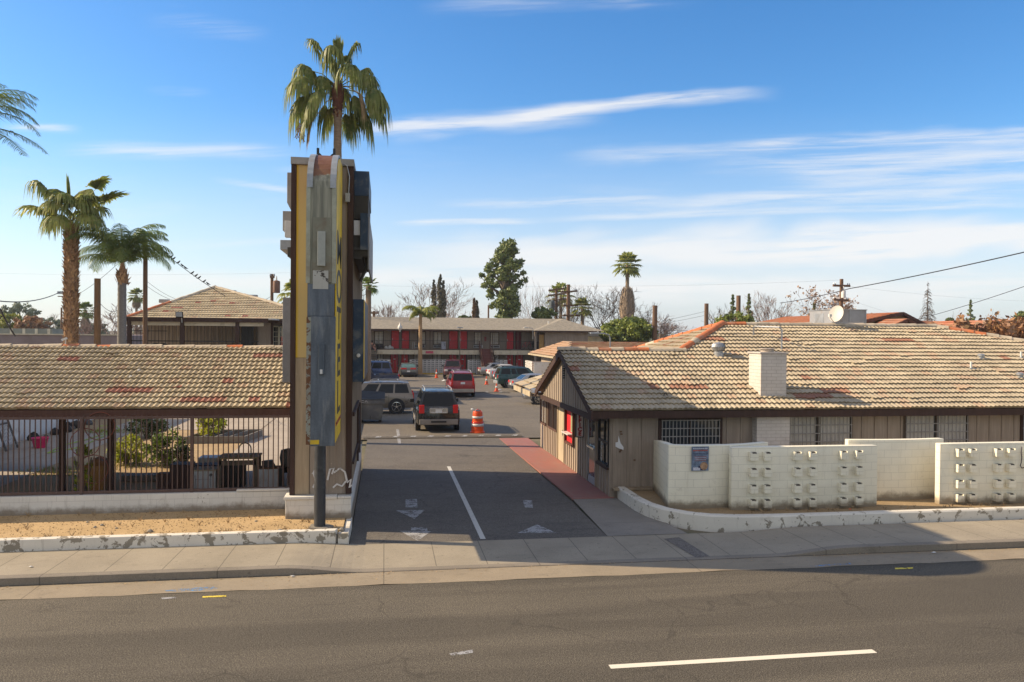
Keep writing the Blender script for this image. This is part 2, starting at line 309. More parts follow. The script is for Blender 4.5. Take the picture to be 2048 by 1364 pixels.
for q in [(690,268,1200,228,34,.95,True,3,40,.36),(1000,232,1540,180,20,.95,True,3,40,.34),(120,312,600,305,26,.7,True,4,40,.42),(20,266,140,268,12,.6,True,6,40,.4),
          (1120,322,1700,282,26,.55,True,3,45,.46),(1450,290,2200,250,26,.7,True,3,45,.42),(1380,345,2300,275,40,.75,True,2.5,40,.42),(1500,372,2300,330,34,.6,True,3,45,.42),
          (880,408,1350,398,13,.6,True,4,40,.42),(1130,418,2200,372,22,.75,True,2.5,50,.42),(800,448,1060,440,9,.9,True,5,40,.36),(1030,440,2200,395,10,.75,True,2,50,.40),
          (300,45,520,70,30,.25,True,5,20,.48),(840,10,1400,-10,35,.35,True,4,30,.46),(440,368,600,388,10,.5,True,6,40,.44),(310,188,400,192,12,.35,True,6,30,.46),(560,345,700,352,10,.3,True,6,30,.46),
          (650,530,2400,455,62,.95,True,1.2,26,.26),(-100,560,1500,565,34,.7,True,1.2,26,.3),(900,600,2400,545,55,.8,True,1.2,22,.28),(300,500,760,478,12,.4,True,4,40,.44),(1500,500,2500,440,40,.5,True,1.5,26,.36)]:
    cl=a.math('ADD',cl,streak(*q)) if not isinstance(cl,float) else streak(*q)
hz=a.math('MULTIPLY',a.step(V,.20,-.02),.55); thin=a.math('MULTIPLY',a.step(a.noise(1,6,.65,vec=UV,st=(2.2,16,1)),.5,.75),a.math('MULTIPLY',a.step(V,.30,.05),.4))
cl=a.math('MULTIPLY',a.math('MAXIMUM',cl,thin,clamp=True),front,clamp=True)
hs=a.n('ShaderNodeHueSaturation'); hs.inputs['Saturation'].default_value=1.30; hs.inputs['Value'].default_value=1.22; nt.links.new(sky.outputs[0],hs.inputs['Color'])
tn=a.mix(1.,hs.outputs[0],(.86,.97,1.06),'MULTIPLY')
left=a.step(U,.1,-.9)
hzc=a.mix(left,(5.2,5.35,5.9),(6.2,6.3,6.4))
c1=a.mix(a.math('MULTIPLY',a.step(V,.30,-.02),.72),tn,hzc); c2=a.mix(a.math('MULTIPLY',cl,.82),c1,(6.6,6.5,6.4))
# whitish glow added to the unseen sky behind the camera, for front fill
fill_veil=a.math('MULTIPLY',a.math('SUBTRACT',1,front),a.math('MULTIPLY',a.step(dot(Z),-.02,.10),.55)); c3=a.mix(fill_veil,c2,(6.3,5.6,4.8))
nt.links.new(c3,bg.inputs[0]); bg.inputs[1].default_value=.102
sun=bpy.data.lights.new('sun','SUN'); sun.energy=5.0; sun.angle=rad(.5); sun.color=(1,.80,.55); so=bpy.data.objects.new('sun',sun); COL.objects.link(so)
so.rotation_euler=(-sd).to_track_quat('-Z','Y').to_euler(); so.location=(-30,10,40)
sc.view_settings.view_transform='Standard'; sc.view_settings.look='None'; sc.view_settings.exposure=.55; sc.view_settings.gamma=1
sc.render.engine='CYCLES'
# ------------------------------------------------ ground
def S(mb,name,m,uv=None,**k): return tag(mb.build(name,m,**k),kind='structure')
def sheet(name,poly,z,m):
    q=MB().add([(x,y,z) for x,y in poly],[tuple(range(len(poly)))]); return S(q,name,m)
def rect(x0,y0,x1,y1): return [(x0,y0),(x1,y0),(x1,y1),(x0,y1)]
S(MB().add([(-2500,-600,-.03),(2500,-600,-.03),(2500,4000,-.03),(-2500,4000,-.03)],[(0,1,2,3)]),'ground',m_land)
sheet('road',rect(-140,-14,140,14.65),0,m_road)
sheet('gutter',[(-140,15.45)]+[(140,15.45)]+[(140-i*.5,14.65+.035*math.sin(i*1.7)*math.cos(i*.73)) for i in range(561)],.004,m_gut)
sheet('gutter_seam_shadow',rect(-140,15.425,140,15.452),.007,mt('seam_shadow_dark',(.07,.06,.05),.95,.3,8))  # dark joint strip, the kerb's shadow line put into its colour
DX0,DX1=-.4,8.6
def drop(x): # height of kerb / pavement across the driveway
    def ss(t): t=max(0,min(1,t)); return t*t*(3-2*t)
    return .02+.13*(1-ss((x-(DX0-1.5))/1.6)*(1-ss((x-(DX1-.6))/1.8)))
xs=[-140,-60,-30,-15,-8,-5,-3]+[-2.4+.2*i for i in range(75)]+[13,16,20,30,60,140]
q=MB(); sec=[(15.45,-.02,0),(15.45,0,1),(15.48,.01,1),(15.63,.012,1)]
for i,x in enumerate(xs):
    for y,dz,f in sec: q.v.append((x,y,(drop(x)-.012+dz) if f else dz))
for i in range(len(xs)-1):
    for j in range(3): q.f.append((i*4+j,(i+1)*4+j,(i+1)*4+j+1,i*4+j+1)); q.mi.append(0)
S(q,'kerb',m_kerb)
q=MB()
for x in xs:
    q.v+= [(x,15.63,drop(x)-.004),(x,17.42,.03+(drop(x)-.02)*.6)]
for i in range(len(xs)-1): q.f.append((2*i,2*i+2,2*i+3,2*i+1)); q.mi.append(0)
S(q,'pavement',m_walk)
sheet('driveway',[(-.72,17.4),(5.0,17.4),(5.05,21.4),(4.93,34.4),(-.72,34.4)],.032,m_drive)
sheet('car_park',[(-1.2,34.4),(40,34.4),(40,91),(-30,91),(-30,44),(-1.2,44)],.028,m_lot)
sheet('footpath_apron',[(5.0,17.4),(6.9,17.4),(6.45,21.42),(5.15,21.42)],.038,m_gconc)
q=MB().prismz([(5.15,21.42),(6.35,21.42),(6.2,31.8),(6.2,34.2),(4.93,34.2)],.0,.05); S(q,'red_footpath',m_red)
# asphalt patch along apron
def wz(x,y): t=(y-15.63)/1.79; return lerp_(drop(x)-.004,.03+(drop(x)-.02)*.6,t)
lerp_=lambda a_,b_,t:a_+(b_-a_)*t
pp_=[gz(*p,.05) for p in ((1328,1076),(1358,1073),(1420,1110),(1392,1112))]; S(MB().add([(p.x,p.y,wz(p.x,p.y)+.008) for p in pp_],[(0,1,2,3)]),'pavement_patch',asphalt('patch_asphalt',(.15,.135,.115),(.18,.16,.14),.4,False))
# markings
def mark(name,poly,z,m): 
    return tag(MB().add([(p[0],p[1],z) for p in poly],[tuple(range(len(poly)))]).build(name,m),kind='structure')
mark('lane_dash',rect(3.1,10.55,7.1,10.68),.005,m_lane)
mark('lane_dash',[tuple(gz(*p)[:2]) for p in ((898,1308),(945,1300),(946,1306),(905,1312))],.005,m_line2)
mark('driveway_line',rect(2.12,17.5,2.24,27.2),.038,m_line)
mark('driveway_line',rect(.55,33.0,.68,38.0),.038,m_line2)
mark('driveway_arrow',[tuple(gz(*p,.035)[:2]) for p in ((1035,1066),(1074,1049),(1113,1066))],.038,m_line2)
mark('driveway_arrow',[tuple(gz(*p,.035)[:2]) for p in ((792,1021),(850,1020),(829,1038))],.038,m_line2)
mark('driveway_arrow_stem',[tuple(gz(*p,.035)[:2]) for p in ((811,999),(834,998),(835,1015),(811,1015))],.038,m_line2)
mark('driveway_arrow',[tuple(gz(*p,.035)[:2]) for p in ((800,1062),(862,1063),(835,1082))],.038,m_line2)
mark('driveway_arrow_stem',[tuple(gz(*p,.035)[:2]) for p in ((822,1055),(854,1055),(855,1062),(822,1061))],.038,m_line2)
mark('driveway_arrow_stem',[tuple(gz(*p,.035)[:2]) for p in ((1045,1000),(1064,1001),(1066,1016),(1050,1015))],.038,m_line2)
mark('blue_utility_mark',[tuple(gz(*p)[:2]) for p in ((330,1181),(378,1177),(440,1173),(442,1176),(400,1182),(333,1184))],.006,m_blue)
mark('blue_utility_mark',[tuple(gz(*p)[:2]) for p in ((1620,1132),(1700,1126),(1702,1129),(1625,1134))],.006,m_blue)
for p in (((405,1193),(452,1191),(453,1194),(405,1196)),((1790,1136),(1826,1135),(1826,1138),(1790,1139))): mark('yellow_utility_mark',[tuple(gz(*k)[:2]) for k in p],.006,m_yel)
mark('white_utility_mark',[tuple(gz(*k)[:2]) for k in ((322,1196),(352,1194),(352,1197),(324,1199))],.006,m_line2)
# speed bumps
for n,(y,x0,x1,st) in enumerate(((34.75,-.9,6.0,.55),(60.5,-.5,9.5,.8))):
    q=MB().prismx([(y-.2,.05),(y-.12,.10),(y,.125),(y+.12,.10),(y+.2,.05)],x0,x1)
    r=empty('speed_bump',(0,0,0),('low asphalt speed bump with white dashes just before the black suv','low asphalt speed bump with white dashes by the red suv')[n],'speed bump','speed bumps across the lane')
    q.build('bump',m_drive,r); x=x0+.5
    while x<x1-.3:
        k=MB().add([(x,y-.155,.094),(x+.22,y-.15,.094),(x+.32,y-.0,.13),(x+.1,y-.0,.13)],[(0,1,2,3)]); k.build('paint_dash',m_line2,r); x+=st*1.35
# planter beds
q=MB().prismz(rect(-140,17.64,-.88,20.0),-.02,.30); S(q,'dirt_bed',m_dirt)
q=MB().prismz(rect(-30,19.95,-1.35,44),-.02,.25); S(q,'courtyard_ground',m_dirt3)
q=MB().prismz(rect(-5.35,23,-1.36,44),.1,.262); S(q,'path',m_conc)
q=MB().prismz([(-13.9,20.5),(-10.4,20.5),(-10.6,36.5),(-13.9,36.5)],.1,.265); S(q,'path',m_conc)
q=MB().prismz(rect(-12.0,36.6,-5.4,44),.1,.268); S(q,'path',m_conc)
q=MB().prismz(rect(-30,20.05,-2.3,22.9),.1,.275); S(q,'shed_floor',m_gconc)
# left planter kerb with broken end
lk=tag(MB().prismz([(-60,17.38),(-1.02,17.42),(-.98,17.62),(-60,17.64)],-.0,.345).build('planter_kerb',m_peel,bevel=.015),'long low kerb with peeling white paint edging the dirt strip left of the driveway','kerb')
tag(MB().prismz([(-.97,17.42),(-.74,17.43),(-.73,19.0),(-.86,19.0),(-.88,17.66),(-.97,17.63)],0,.27).build('planter_kerb',m_peel,bevel=.015),'short broken end of the white kerb beside the pylon post','kerb')
# right curved planter kerb
path=[(6.42,21.40),(6.42,20.6),(6.42,19.9),(6.5,19.2),(6.72,18.55),(7.1,18.05),(7.6,17.72),(8.3,17.55),(9.2,17.5),(12,17.52),(20,17.52),(60,17.52)]
q=MB(); n=len(path)
for i,(x,y) in enumerate(path):
    p0=Vector(path[max(0,i-1)]);p1=Vector(path[min(n-1,i+1)]); t=(p1-p0).normalized(); nn=Vector((-t.y,t.x)); P=Vector((x,y)); o_=.0
    a_=P-nn*.0; b_=P+nn*.24
    for (u,z) in ((0,0),(.0,.30),(.03,.335),(.20,.335),(.24,.30),(.24,0)): g=P+nn*u; q.v.append((g.x,g.y,z+.03 if z else -.05))
for i in range(n-1):
    for j in range(5): q.f.append((i*6+j,(i+1)*6+j,(i+1)*6+j+1,i*6+j+1)); q.mi.append(0)
tag(q.build('planter_kerb',m_peel2,smooth=30,fixn=True),'curved white painted kerb round the bed in front of the office building','kerb')
bed=[(x+.1,y+.05) for x,y in path[1:-1]]+[(60,17.6),(60,21.5),(6.5,21.5)]
S(MB().prismz(bed,0,.27),'dirt_bed',m_dirt2)
# ------------------------------------------------ tiled roof plane builder
def tiles(mb,uv,O,A,S_,L,ext,rowh=.33,tw=.265,lip=.05,amp=.026,seed=0,step=None,wv=2):
    """O eave origin, A unit along eave, S_ unit up slope, L slope length, ext(t)->(s0,s1)"""
    O=Vector(O);A=Vector(A).normalized();S_=Vector(S_).normalized();Nn=A.cross(S_).normalized()
    if Nn.z<0: Nn=-Nn
    rows=max(1,int(round(L/rowh))); rh=L/rows; rnd=random.Random(seed); dx=step or tw/8.
    for r in range(rows):
        t0=r*rh; t1=min(L,(r+1)*rh+.05); a0,a1=ext(min(L,t0+rh*.5)); 
        if a1-a0<.1: continue
        k=max(2,int((a1-a0)/dx)); b=len(mb.v)
        for i in range(k+1):
            s=a0+(a1-a0)*i/k; ph=(s/tw)*wv*2*PI; h=amp*abs(math.cos(ph/2))**.8*1.6
            ti=math.floor(s/tw); jr=((math.sin(ti*12.9898+r*78.233+seed)*43758.5453)%1); jl=(jr-.5)*.03-(.11 if jr>.988 else 0); jh=(jr-.5)*.008+(.02 if jr>.988 else 0)
            for t,zz in ((t0+jl+.06,-.015),(t0+jl,lip+h+jh),(t1,.006+h*.8)):
                p=O+A*s+S_*t+Nn*zz; mb.v.append(tuple(p)); uv.append((s/tw+r*.5,r+.5+seed*50))
        for i in range(k):
            q0=b+3*i; mb.f.append((q0,q0+3,q0+4,q0+1)); mb.f.append((q0+1,q0+4,q0+5,q0+2)); mb.mi+=[0,0]
def ridge(name,p0,p1,parent,m,m2=None,r=.11,L=.4,pr=.0,seed=1,cuts=None):
    p0=Vector(p0);p1=Vector(p1);d=(p1-p0);n=max(1,int(d.length/L));d/=n;rr=random.Random(seed);q=MB();side=d.normalized().cross(Z).normalized();up=side.cross(d.normalized())
    for i in range(n):
        a=p0+d*i-d*.06;b=p0+d*(i+1)+d*.06;mi=1 if ((rr.random()<pr) if cuts is None else any(c0<=i/n<c1 for c0,c1 in cuts)) else 0; base=len(q.v); jj=rr.uniform(-.012,.012)
        for p,k in ((a,1.0),(b,1.18)):
            for j in range(7):
                t=PI*j/6; q.v.append(tuple(p+side*math.cos(t)*r*k+up*(math.sin(t)*r*k*.8+jj-.03)))
        for j in range(6): q.f.append((base+j,base+j+1,base+7+j+1,base+7+j)); q.mi.append(mi)
        q.f.append(tuple(base+j for j in range(7))); q.f.append(tuple(base+7+j for j in range(7))); q.mi+=[mi,mi]
    return q.build(name,[m,m2 or m],parent,smooth=50)
# ------------------------------------------------ generic building bits
def battens(mb,axis,c,s0,s1,z0,z1,sp=.3,w=.05,t=.022,sgn=-1,off=0,skip=()):
    s=s0+off
    while s<s1-w:
        if not any(a-.02<s+w/2<b+.02 and (zz0<z1-.1 and zz1>z0+.1) for a,b,zz0,zz1 in skip):
            segs=[(z0,z1)]
        else:
            segs=[(z0,z1)]
            for a,b,zz0,zz1 in skip:
                if a-.02<s+w/2<b+.02: segs=[g for g in [(z0,min(z1,zz0)),(max(z0,zz1),z1)] if g[1]-g[0]>.05]
        for g0,g1 in segs:
            if axis=='y': mb.box(s,c+(sgn*t if sgn<0 else 0),g0,s+w,c+(0 if sgn<0 else t),g1)
            else: mb.box(c+(sgn*t if sgn<0 else 0),s,g0,c+(0 if sgn<0 else t),s+w,g1)
        s+=sp
def window(parent,axis,c,s0,s1,z0,z1,bars=0,frame=m_brown,fw=.07,mesh=None,curtain=False,sill=True,mullion=True,pane=None,hb=0,prot=.05,barm=None):
    """window on a wall facing -axis (c = wall coordinate); frame > pane, bars"""
    def B(mb,a0,d0,z0_,a1,d1,z1_):
        if axis=='y': mb.box(a0,c-d1,z0_,a1,c-d0,z1_)
        else: mb.box(c-d1,a0,z0_,c-d0,a1,z1_)
    f=MB()
    B(f,s0-fw,.0,z0-fw,s0,prot,z1+fw);B(f,s1,.0,z0-fw,s1+fw,prot,z1+fw);B(f,s0,.0,z1,s1,prot,z1+fw);B(f,s0,.0,z0-fw,s1,prot+(.03 if sill else 0),z0)
    if mullion: B(f,(s0+s1)/2-.025,.004,z0,(s0+s1)/2+.025,prot*.8,z1)
    w_=f.build('window',frame,parent)
    p=MB(); B(p,s0,-.02,z0,s1,.012,z1); p.build('pane',pane or m_glass,w_)
    if curtain:
        k=MB(); n=14
        B(k,s0+.02,.013,z0+(z1-z0)*.02,s0+(s1-s0)*.46,.018,z1-.02); B(k,s0+(s1-s0)*.54,.013,z0+(z1-z0)*.02,s1-.02,.018,z1-.02); k.build('curtain',m_curt,w_)
    if bars:
        k=MB(); n=bars
        for i in range(n+1):
            s=s0+(s1-s0)*i/n; B(k,s-.009,prot+.012,z0-.02,s+.009,prot+.03,z1+.02)
        for j in range(hb+1):
            z=z0+(z1-z0)*j/max(1,hb); B(k,s0-.02,prot+.008,z-.012,s1+.02,prot+.034,z+.012)
        k.build('security_grille',barm or m_galv,w_)
    return w_
def door(parent,axis,c,s0,s1,z0,z1,m,frame=m_brown,fw=.07,prot=.04,knob=True,panel=True):
    def B(mb,a0,d0,z0_,a1,d1,z1_):
        if axis=='y': mb.box(a0,c-d1,z0_,a1,c-d0,z1_)
        else: mb.box(c-d1,a0,z0_,c-d0,a1,z1_)
    d=MB(); B(d,s0,-.02,z0,s1,.025,z1)
    D=d.build('door',m,parent); f=MB(); B(f,s0-fw,0,z0,s0,prot+.02,z1+fw);B(f,s1,0,z0,s1+fw,prot+.02,z1+fw);B(f,s0,0,z1,s1,prot+.02,z1+fw); f.build('door_frame',frame,D)
    if knob: k=MB(); s=s0+.1; B(k,s-.03,.025,z0+.95,s+.03,.075,z0+1.15); k.build('handle',m_galv,D)
    return D
# ================================================= LEFT SHED (open carport with tile roof)
EY,RY,BY=20.15,23.4,26.6; EZ,RZ=2.73,4.16
X0,X1=-22,-2.28
shed=empty('open_shed',(-10,20,.27),'long open shed with tan tile roof behind the bar fence, left of the pylon','shed')
_orig=MB.build
def build2(s,name,mat,parent=None,**k):
    o=_orig(s,name,mat,None,**k)
    if parent is not None:
        o.parent=parent
        if wpar(parent).length>0: o.matrix_parent_inverse=Matrix.Translation(-wpar(parent))
    return o
def wpar(p):
    v=Vector((0,0,0)); q=p
    while q is not None:
        if q.parent is None and q.type=='EMPTY' and not q.get('_loc'): v=q.location.copy()
        q=q.parent
    return v if p.parent is None else Vector((0,0,0))
MB.build=build2
sag=lambda x:0.03*math.sin(x*.8)
Ls=math.hypot(RY-EY,RZ-EZ); q=MB();uv=[]
tiles(q,uv,(X0,EY,EZ-.02),(1,0,0),(0,RY-EY,RZ-EZ),Ls,lambda t:(0,X1-X0),rowh=.255,seed=1,amp=.032)
q.build('roof_tiles',m_tileL,shed,uv=uv)
q=MB().add([(X0,EY+.03,EZ-.05),(X1,EY+.03,EZ-.05),(X1,RY,RZ-.03),(X0,RY,RZ-.03),(X1,BY,EZ-.05),(X0,BY,EZ-.05)],[(0,1,2,3),(3,2,4,5)])
q.add([(X1,EY+.03,EZ-.16),(X1,RY,RZ-.14),(X1,BY,EZ-.16),(X1,EY+.03,EZ-.05),(X1,RY,RZ-.03),(X1,BY,EZ-.05)],[(0,1,4,3),(1,2,5,4)])
q.build('roof_deck',m_brown2,shed)
ridge('ridge_tiles',(X0,RY,RZ+.0),(X1,RY,RZ-.02),shed,m_ridge,m_ridger,r=.10,L=.42,pr=.04,seed=5)
q=MB().box(X0,EY+.02,2.52,X1,EY+.09,EZ-.03); q.box(X0,BY-.1,2.55,X1,BY-.02,EZ-.06); q.build('fascia',m_brown2,shed)
for x in (-17,-14): MB().box(x-.07,22.9,.27,x+.07,23.04,4.0).build('post',m_brown,shed)
for px in (141,232): 
    p=gz(px,975,.27); MB().box(p.x-.07,22.8,.27,p.x+.07,22.94,3.95).build('post',m_brown2,shed)
fn=empty('bar_fence',(-8,20,.72),'tall brown fence of thin vertical bars standing on the low white block wall','fence')
q=MB(); x=-21.9
while x<-2.25: q.box(x,20.03,.78,x+.022,20.052,2.58); x+=.1165
q.build('bars',m_iron,fn); q=MB().box(-22,20.01,.74,-2.22,20.07,.81); q.build('bottom_rail',m_iron,fn); MB().box(-22,20.01,2.50,-2.22,20.07,2.555).build('top_rail',m_iron,fn)
for px in (162,383): p=ay(px,985,20); MB().box(p.x-.035,19.99,.72,p.x+.035,20.08,2.54).build('post',m_iron,fn)
lw=empty('low_wall',(-8,20,.27),'low white painted block wall under the bar fence, left of the pylon','wall')
q=MB().box(-30,19.9,.2,-2.22,20.12,.73); q.build('wall',m_block,lw,bevel=.008); q=MB().box(-3.5,19.885,.74,-2.25,20.13,.79); q.build('coping_block',m_block,lw,bevel=.01)
# ================================================= PYLON
py=empty('sign_pylon',(-1.46,22.8,.27),'tall slab like motel sign pylon with dark brown corner trims and a rounded blade front','sign pylon')
x0,x1,y0,y1,zt=-2.16,-.75,18.98,27.1,8.6
q=MB().box(x0+.03,y0+.03,.8,x1-.03,y1,zt-.02); battens(q,'x',x1-.03,y0+.2,y1,.95,zt-.1,sp=.31,sgn=1,w=.045); q.build('wall',m_side,py)
q=MB().box(x0+.12,y0,4.0,x0+.44,y0+.028,8.45); 
a=N('yellow_weathered_board'); n=a.noise(1,5,.7,st=(6,6,.8)); X=a.sep(); gr=a.step(a.math('ADD',X[0],a.math('MULTIPLY',n,.05)),x0+.16,x0+.22); col=a.mix(gr,(.66,.42,.03),(.62,.44,.17)); col=a.mix(a.math('MULTIPLY',a.step(n,.5,.7),.4),col,(.42,.30,.16)); m_yb=a.out(col,.7)
q.build('yellow_panel',m_yb,py)
q=MB().box(x0+.12,y0,.83,x0+.44,y0+.026,3.99); q.build('tan_panel',siding('pylon_tan',(.42,.32,.21)),py)
q=MB().box(x0+.46,y0,.83,x1-.14,y0+.024,8.45)
for xx in (x0+.62,x0+.86,x0+1.06): q.box(xx,y0-.014,.83,xx+.03,y0,8.45)
q.build('greige_panel',m_side,py)
q=MB().box(x0,y0-.03,.82,x0+.11,y0+.12,8.46); q.build('corner_trim',m_brown,py); q=MB().box(x1-.13,y0-.03,.82,x1,y0+.12,8.46); q.build('corner_trim',m_brown,py)
q=MB().box(x0-.01,y0-.06,8.46,x1+.01,y1,8.62); q.build('top_cap',mt('grey_flashing',(.30,.28,.25),.7,.2,3,dirt=(.15,.12,.09)),py)
q=MB().box(x0-.07,18.80,.25,x1+.0,19.3,.74); q.box(x0-.10,18.76,.745,x1-.32,19.3,.81); q.box(x1-.31,18.78,.745,x1+.01,19.3,.80); q.box(x1-.12,19.3,0,x1+.0,y1,.84); q.build('block_base',m_block,py,bevel=.012)
# pylon side windows low
q=MB().box(x1-.0,19.3,1.45,x1+.04,22.6,1.52); q.box(x1,22.6,1.0,x1+.05,22.7,2.6); q.box(x1,19.25,2.6,x1+.05,22.7,2.7);q.box(x1,24.2,1.0,x1+.05,24.3,2.5);q.build('side_window_frame',m_brown,py)
MB().box(x1-.01,22.8,1.05,x1+.02,24.15,2.4).build('side_window',m_dark,py)
# --- blade (fin) sign, standing on its post in front of the pylon
bl=empty('blade_sign',(-1.35,17.95,.27),'upright blade motel sign with rusty rounded top and blue metal front on a black post','sign')
fx0,fx1,fy,fb=-1.60,-1.02,16.82,2.28
a=N('blade_front_metal'); X=a.sep(); n=a.noise(2.2,6,.72); n2=a.noise(1,4,.6,st=(14,14,.6)); edge=a.math('ADD',X[2],a.math('MULTIPLY',n,.5))
col=a.mix(a.step(n2,.3,.7),(.17,.17,.13),(.36,.35,.27)) # upper olive grey
blue=a.mix(a.step(n2,.3,.72),(.065,.08,.10),(.19,.205,.225)); blue=a.mix(a.math('MULTIPLY',a.step(n,.5,.7),.5),blue,(.27,.28,.28))
col=a.mix(a.step(edge,5.82,5.72),col,blue)
rust=a.step(a.math('ADD',X[2],a.math('MULTIPLY',a.math('SUBTRACT',n,.5),1.1)),7.72,7.86); rustc=a.mix(a.step(a.noise(4,5,.7),.35,.7),(.15,.06,.03),(.22,.11,.06)); col=a.mix(a.math('MULTIPLY',rust,a.step(X[2],8.55,8.42)),col,rustc); m_blade=a.out(col,.6,.15)
m_bside=mt('blade_edge_metal',(.34,.34,.30),.55,.2,3,metal=.2,dirt=(.22,.13,.07),dscale=3)
prof=[(fb,fy)]; zc=7.55; R_=.95
pts=[(fy,fb),(fy,zc)]+[(fy+R_*(1-math.cos(t))*1.6,zc+R_*math.sin(t)) for t in [PI/2*i/10 for i in range(1,11)]]+[(18.93,zc+R_),(18.93,fb)]
m_bluem=mt('scratched_blue_metal',(.105,.125,.15),.5,.3,2.5,metal=.2,dirt=(.25,.26,.26),dscale=2,st=(3,3,.5))
q=MB().prismx(pts,fx0+.02,fx1-.02); q.build('sign_body',m_blade,bl,fixn=True)
# raised edge bands
for xa,xb in ((fx0-.005,fx0+.115),(fx1-.115,fx1+.005)):
    q=MB(); pr=pts[1:12]; q.add([(xx,y-dy,z+dz) for (y,z) in pr for xx,dy,dz in ((xa,.03,.012),(xb,.03,.012),(xb,-.03,-.03),(xa,-.03,-.03))],[tuple((i*4+j,i*4+(j+1)%4,(i+1)*4+(j+1)%4,(i+1)*4+j)) for i in range(10) for j in range(4)]); q.build('curved_rim',mt('grey_rim_metal',(.33,.35,.36),.5,.2,3,metal=.3,dirt=(.2,.15,.1)),bl,fixn=True)
for xa,xb in ((fx0-.012,fx0+.07),(fx1-.075,fx1+.012)): MB().box(xa,fy-.022,5.6,xb,fy+.03,7.56).build('edge_trim',mt('pale_olive_trim',(.36,.365,.28),.6,.2,4,dirt=(.2,.13,.08)),bl)
q=MB().box(fx0+.12,fy-.03,5.62,fx1-.08,fy,6.95); q.build('recess_panel',mt('olive_recess_panel',(.22,.215,.16),.6,.15,3,dirt=(.17,.10,.05)),bl)
q=MB().box(fx0+.22,fy-.085,5.95,fx1-.20,fy-.03,6.66); q.build('access_cover',mt('pale_cover_metal',(.37,.38,.34),.5,.12,4,metal=.2),bl,bevel=.01)
q=MB().box(fx0+.13,fy-.045,5.60-.12,fx1-.14,fy-.03,5.86); q.build('patch_plate',peel('flaking_plate',.55,(.48,.47,.42),(.08,.07,.06),5),bl)
q=MB().box(fx0+.01,fy-.05,fb+.0,fx0+.11,fy,4.9); q.build('rusty_strip',peel('rust_strip',.5,(.30,.31,.26),(.15,.07,.035),5),bl)
q=MB().box(fx0+.10,fy-.06,fb-.03,fx1+.012,fy-.004,4.92); q.build('blue_cover',m_bluem,bl,bevel=.008); q=MB().box(fx0+.03,fy-.04,4.93,fx1-.02,fy,5.58)
q.build('blue_cover',m_bluem,bl); q=MB().box(fx0+.26,fy-.12,3.72,fx1-.20,fy-.06,4.36); q.build('access_cover',mt('blue_grey_cover',(.075,.095,.12),.45,.2,3,metal=.2),bl,bevel=.01)
MB().box(fx0+.29,fy-.125,3.74,fx1-.24,fy-.12,3.83).build('torn_sticker',m_white,bl)
MB().box(fx0+.10,fy-.066,fb+.01,fx0+.28,fy-.06,fb+.10).build('yellow_remnant',mt('sign_yellow',(.66,.45,.02),.5,.15,3,dirt=(.3,.2,.08)),bl)
# yellow side face with MOTEL
m_yel2=mt('sign_face_yellow',(.80,.52,.012),.5,.2,1.6,dirt=(.35,.22,.06),dscale=2); spts=[(y+.06 if y<17 else y-.05,z-(.07 if z>zc else 0)) for y,z in pts]
spts=[(min(18.9,y),max(fb+.02,z)) for y,z in spts]
q=MB().prismx(spts,fx1-.01,fx1+.016); q.build('yellow_face',m_yel2,bl,fixn=True)
def text(s,name,size,mat,parent,loc,rot,ext=.004,bold=0,sx=1,spacing=1):
    c=bpy.data.curves.new(name,'FONT'); c.body=s; c.size=size; c.extrude=ext; c.offset=bold; c.align_x='CENTER'; c.align_y='CENTER'; c.space_line=spacing
    o=bpy.data.objects.new(name,c); COL.objects.link(o); bpy.context.view_layer.update(); me=bpy.data.meshes.new_from_object(o.evaluated_get(bpy.context.evaluated_depsgraph_get())); bpy.data.objects.remove(o); bpy.data.curves.remove(c)
    me.name=name; me.transform(Matrix.Translation(loc)@Matrix(rot).to_4x4()@Matrix.Diagonal((sx,1,1,1))); me.materials.clear(); me.materials.append(mat)
    o=bpy.data.objects.new(name,me); COL.objects.link(o); o.parent=parent
    if wpar(parent).length: o.matrix_parent_inverse=Matrix.Translation(-wpar(parent))
    return o
FX=((0,0,1),(1,0,0),(0,1,0)) # text on a +x face, reading direction +y (x->y, y->z, z->x)
FY=((1,0,0),(0,0,-1),(0,1,0)) # text on a -y face
for i,ch in enumerate('MOTEL'):
    text(ch,'letter',1.0,m_black,bl,(fx1+.018,17.85,6.35-i*.80),FX,bold=.012,sx=2.3)
MB().box(fx1+.016,17.0,2.62,fx1+.019,18.8,2.70).build('red_band',m_lred,bl)
q=MB().lathe([(.125,.2),(.125,1.2),(.122,2.3)],(-1.39,17.93,0),16); q.build('post',mt('black_pole_paint',(.035,.037,.042),.5,.3,3,dirt=(.12,.12,.12),dscale=4),bl,smooth=True)
MB().prismz([(-1.62,17.78),(-1.2,17.72),(-1.08,17.95),(-1.25,18.15),(-1.6,18.12)],.28,.335).build('footing',m_gconc,bl,bevel=.02)
q=MB(); 
for s in (-1,1): q.box(-1.42+s*.19-.03,19.5,8.6,-1.42+s*.19+.03,19.56,8.98); q.bar((-1.42+s*.16,19.53,8.85),(-1.42-s*.02,19.53,8.66),.035)
q.build('top_bracket',m_black,py)
q=MB().tube([(-.98,18.9,8.5),(-.9,18.86,8.46),(-.84,18.85,8.2),(-.86,18.86,7.8)],.012,6); q.box(-.93,18.85,7.62,-.83,18.93,7.82); q.build('cable_and_box',m_galv,py)
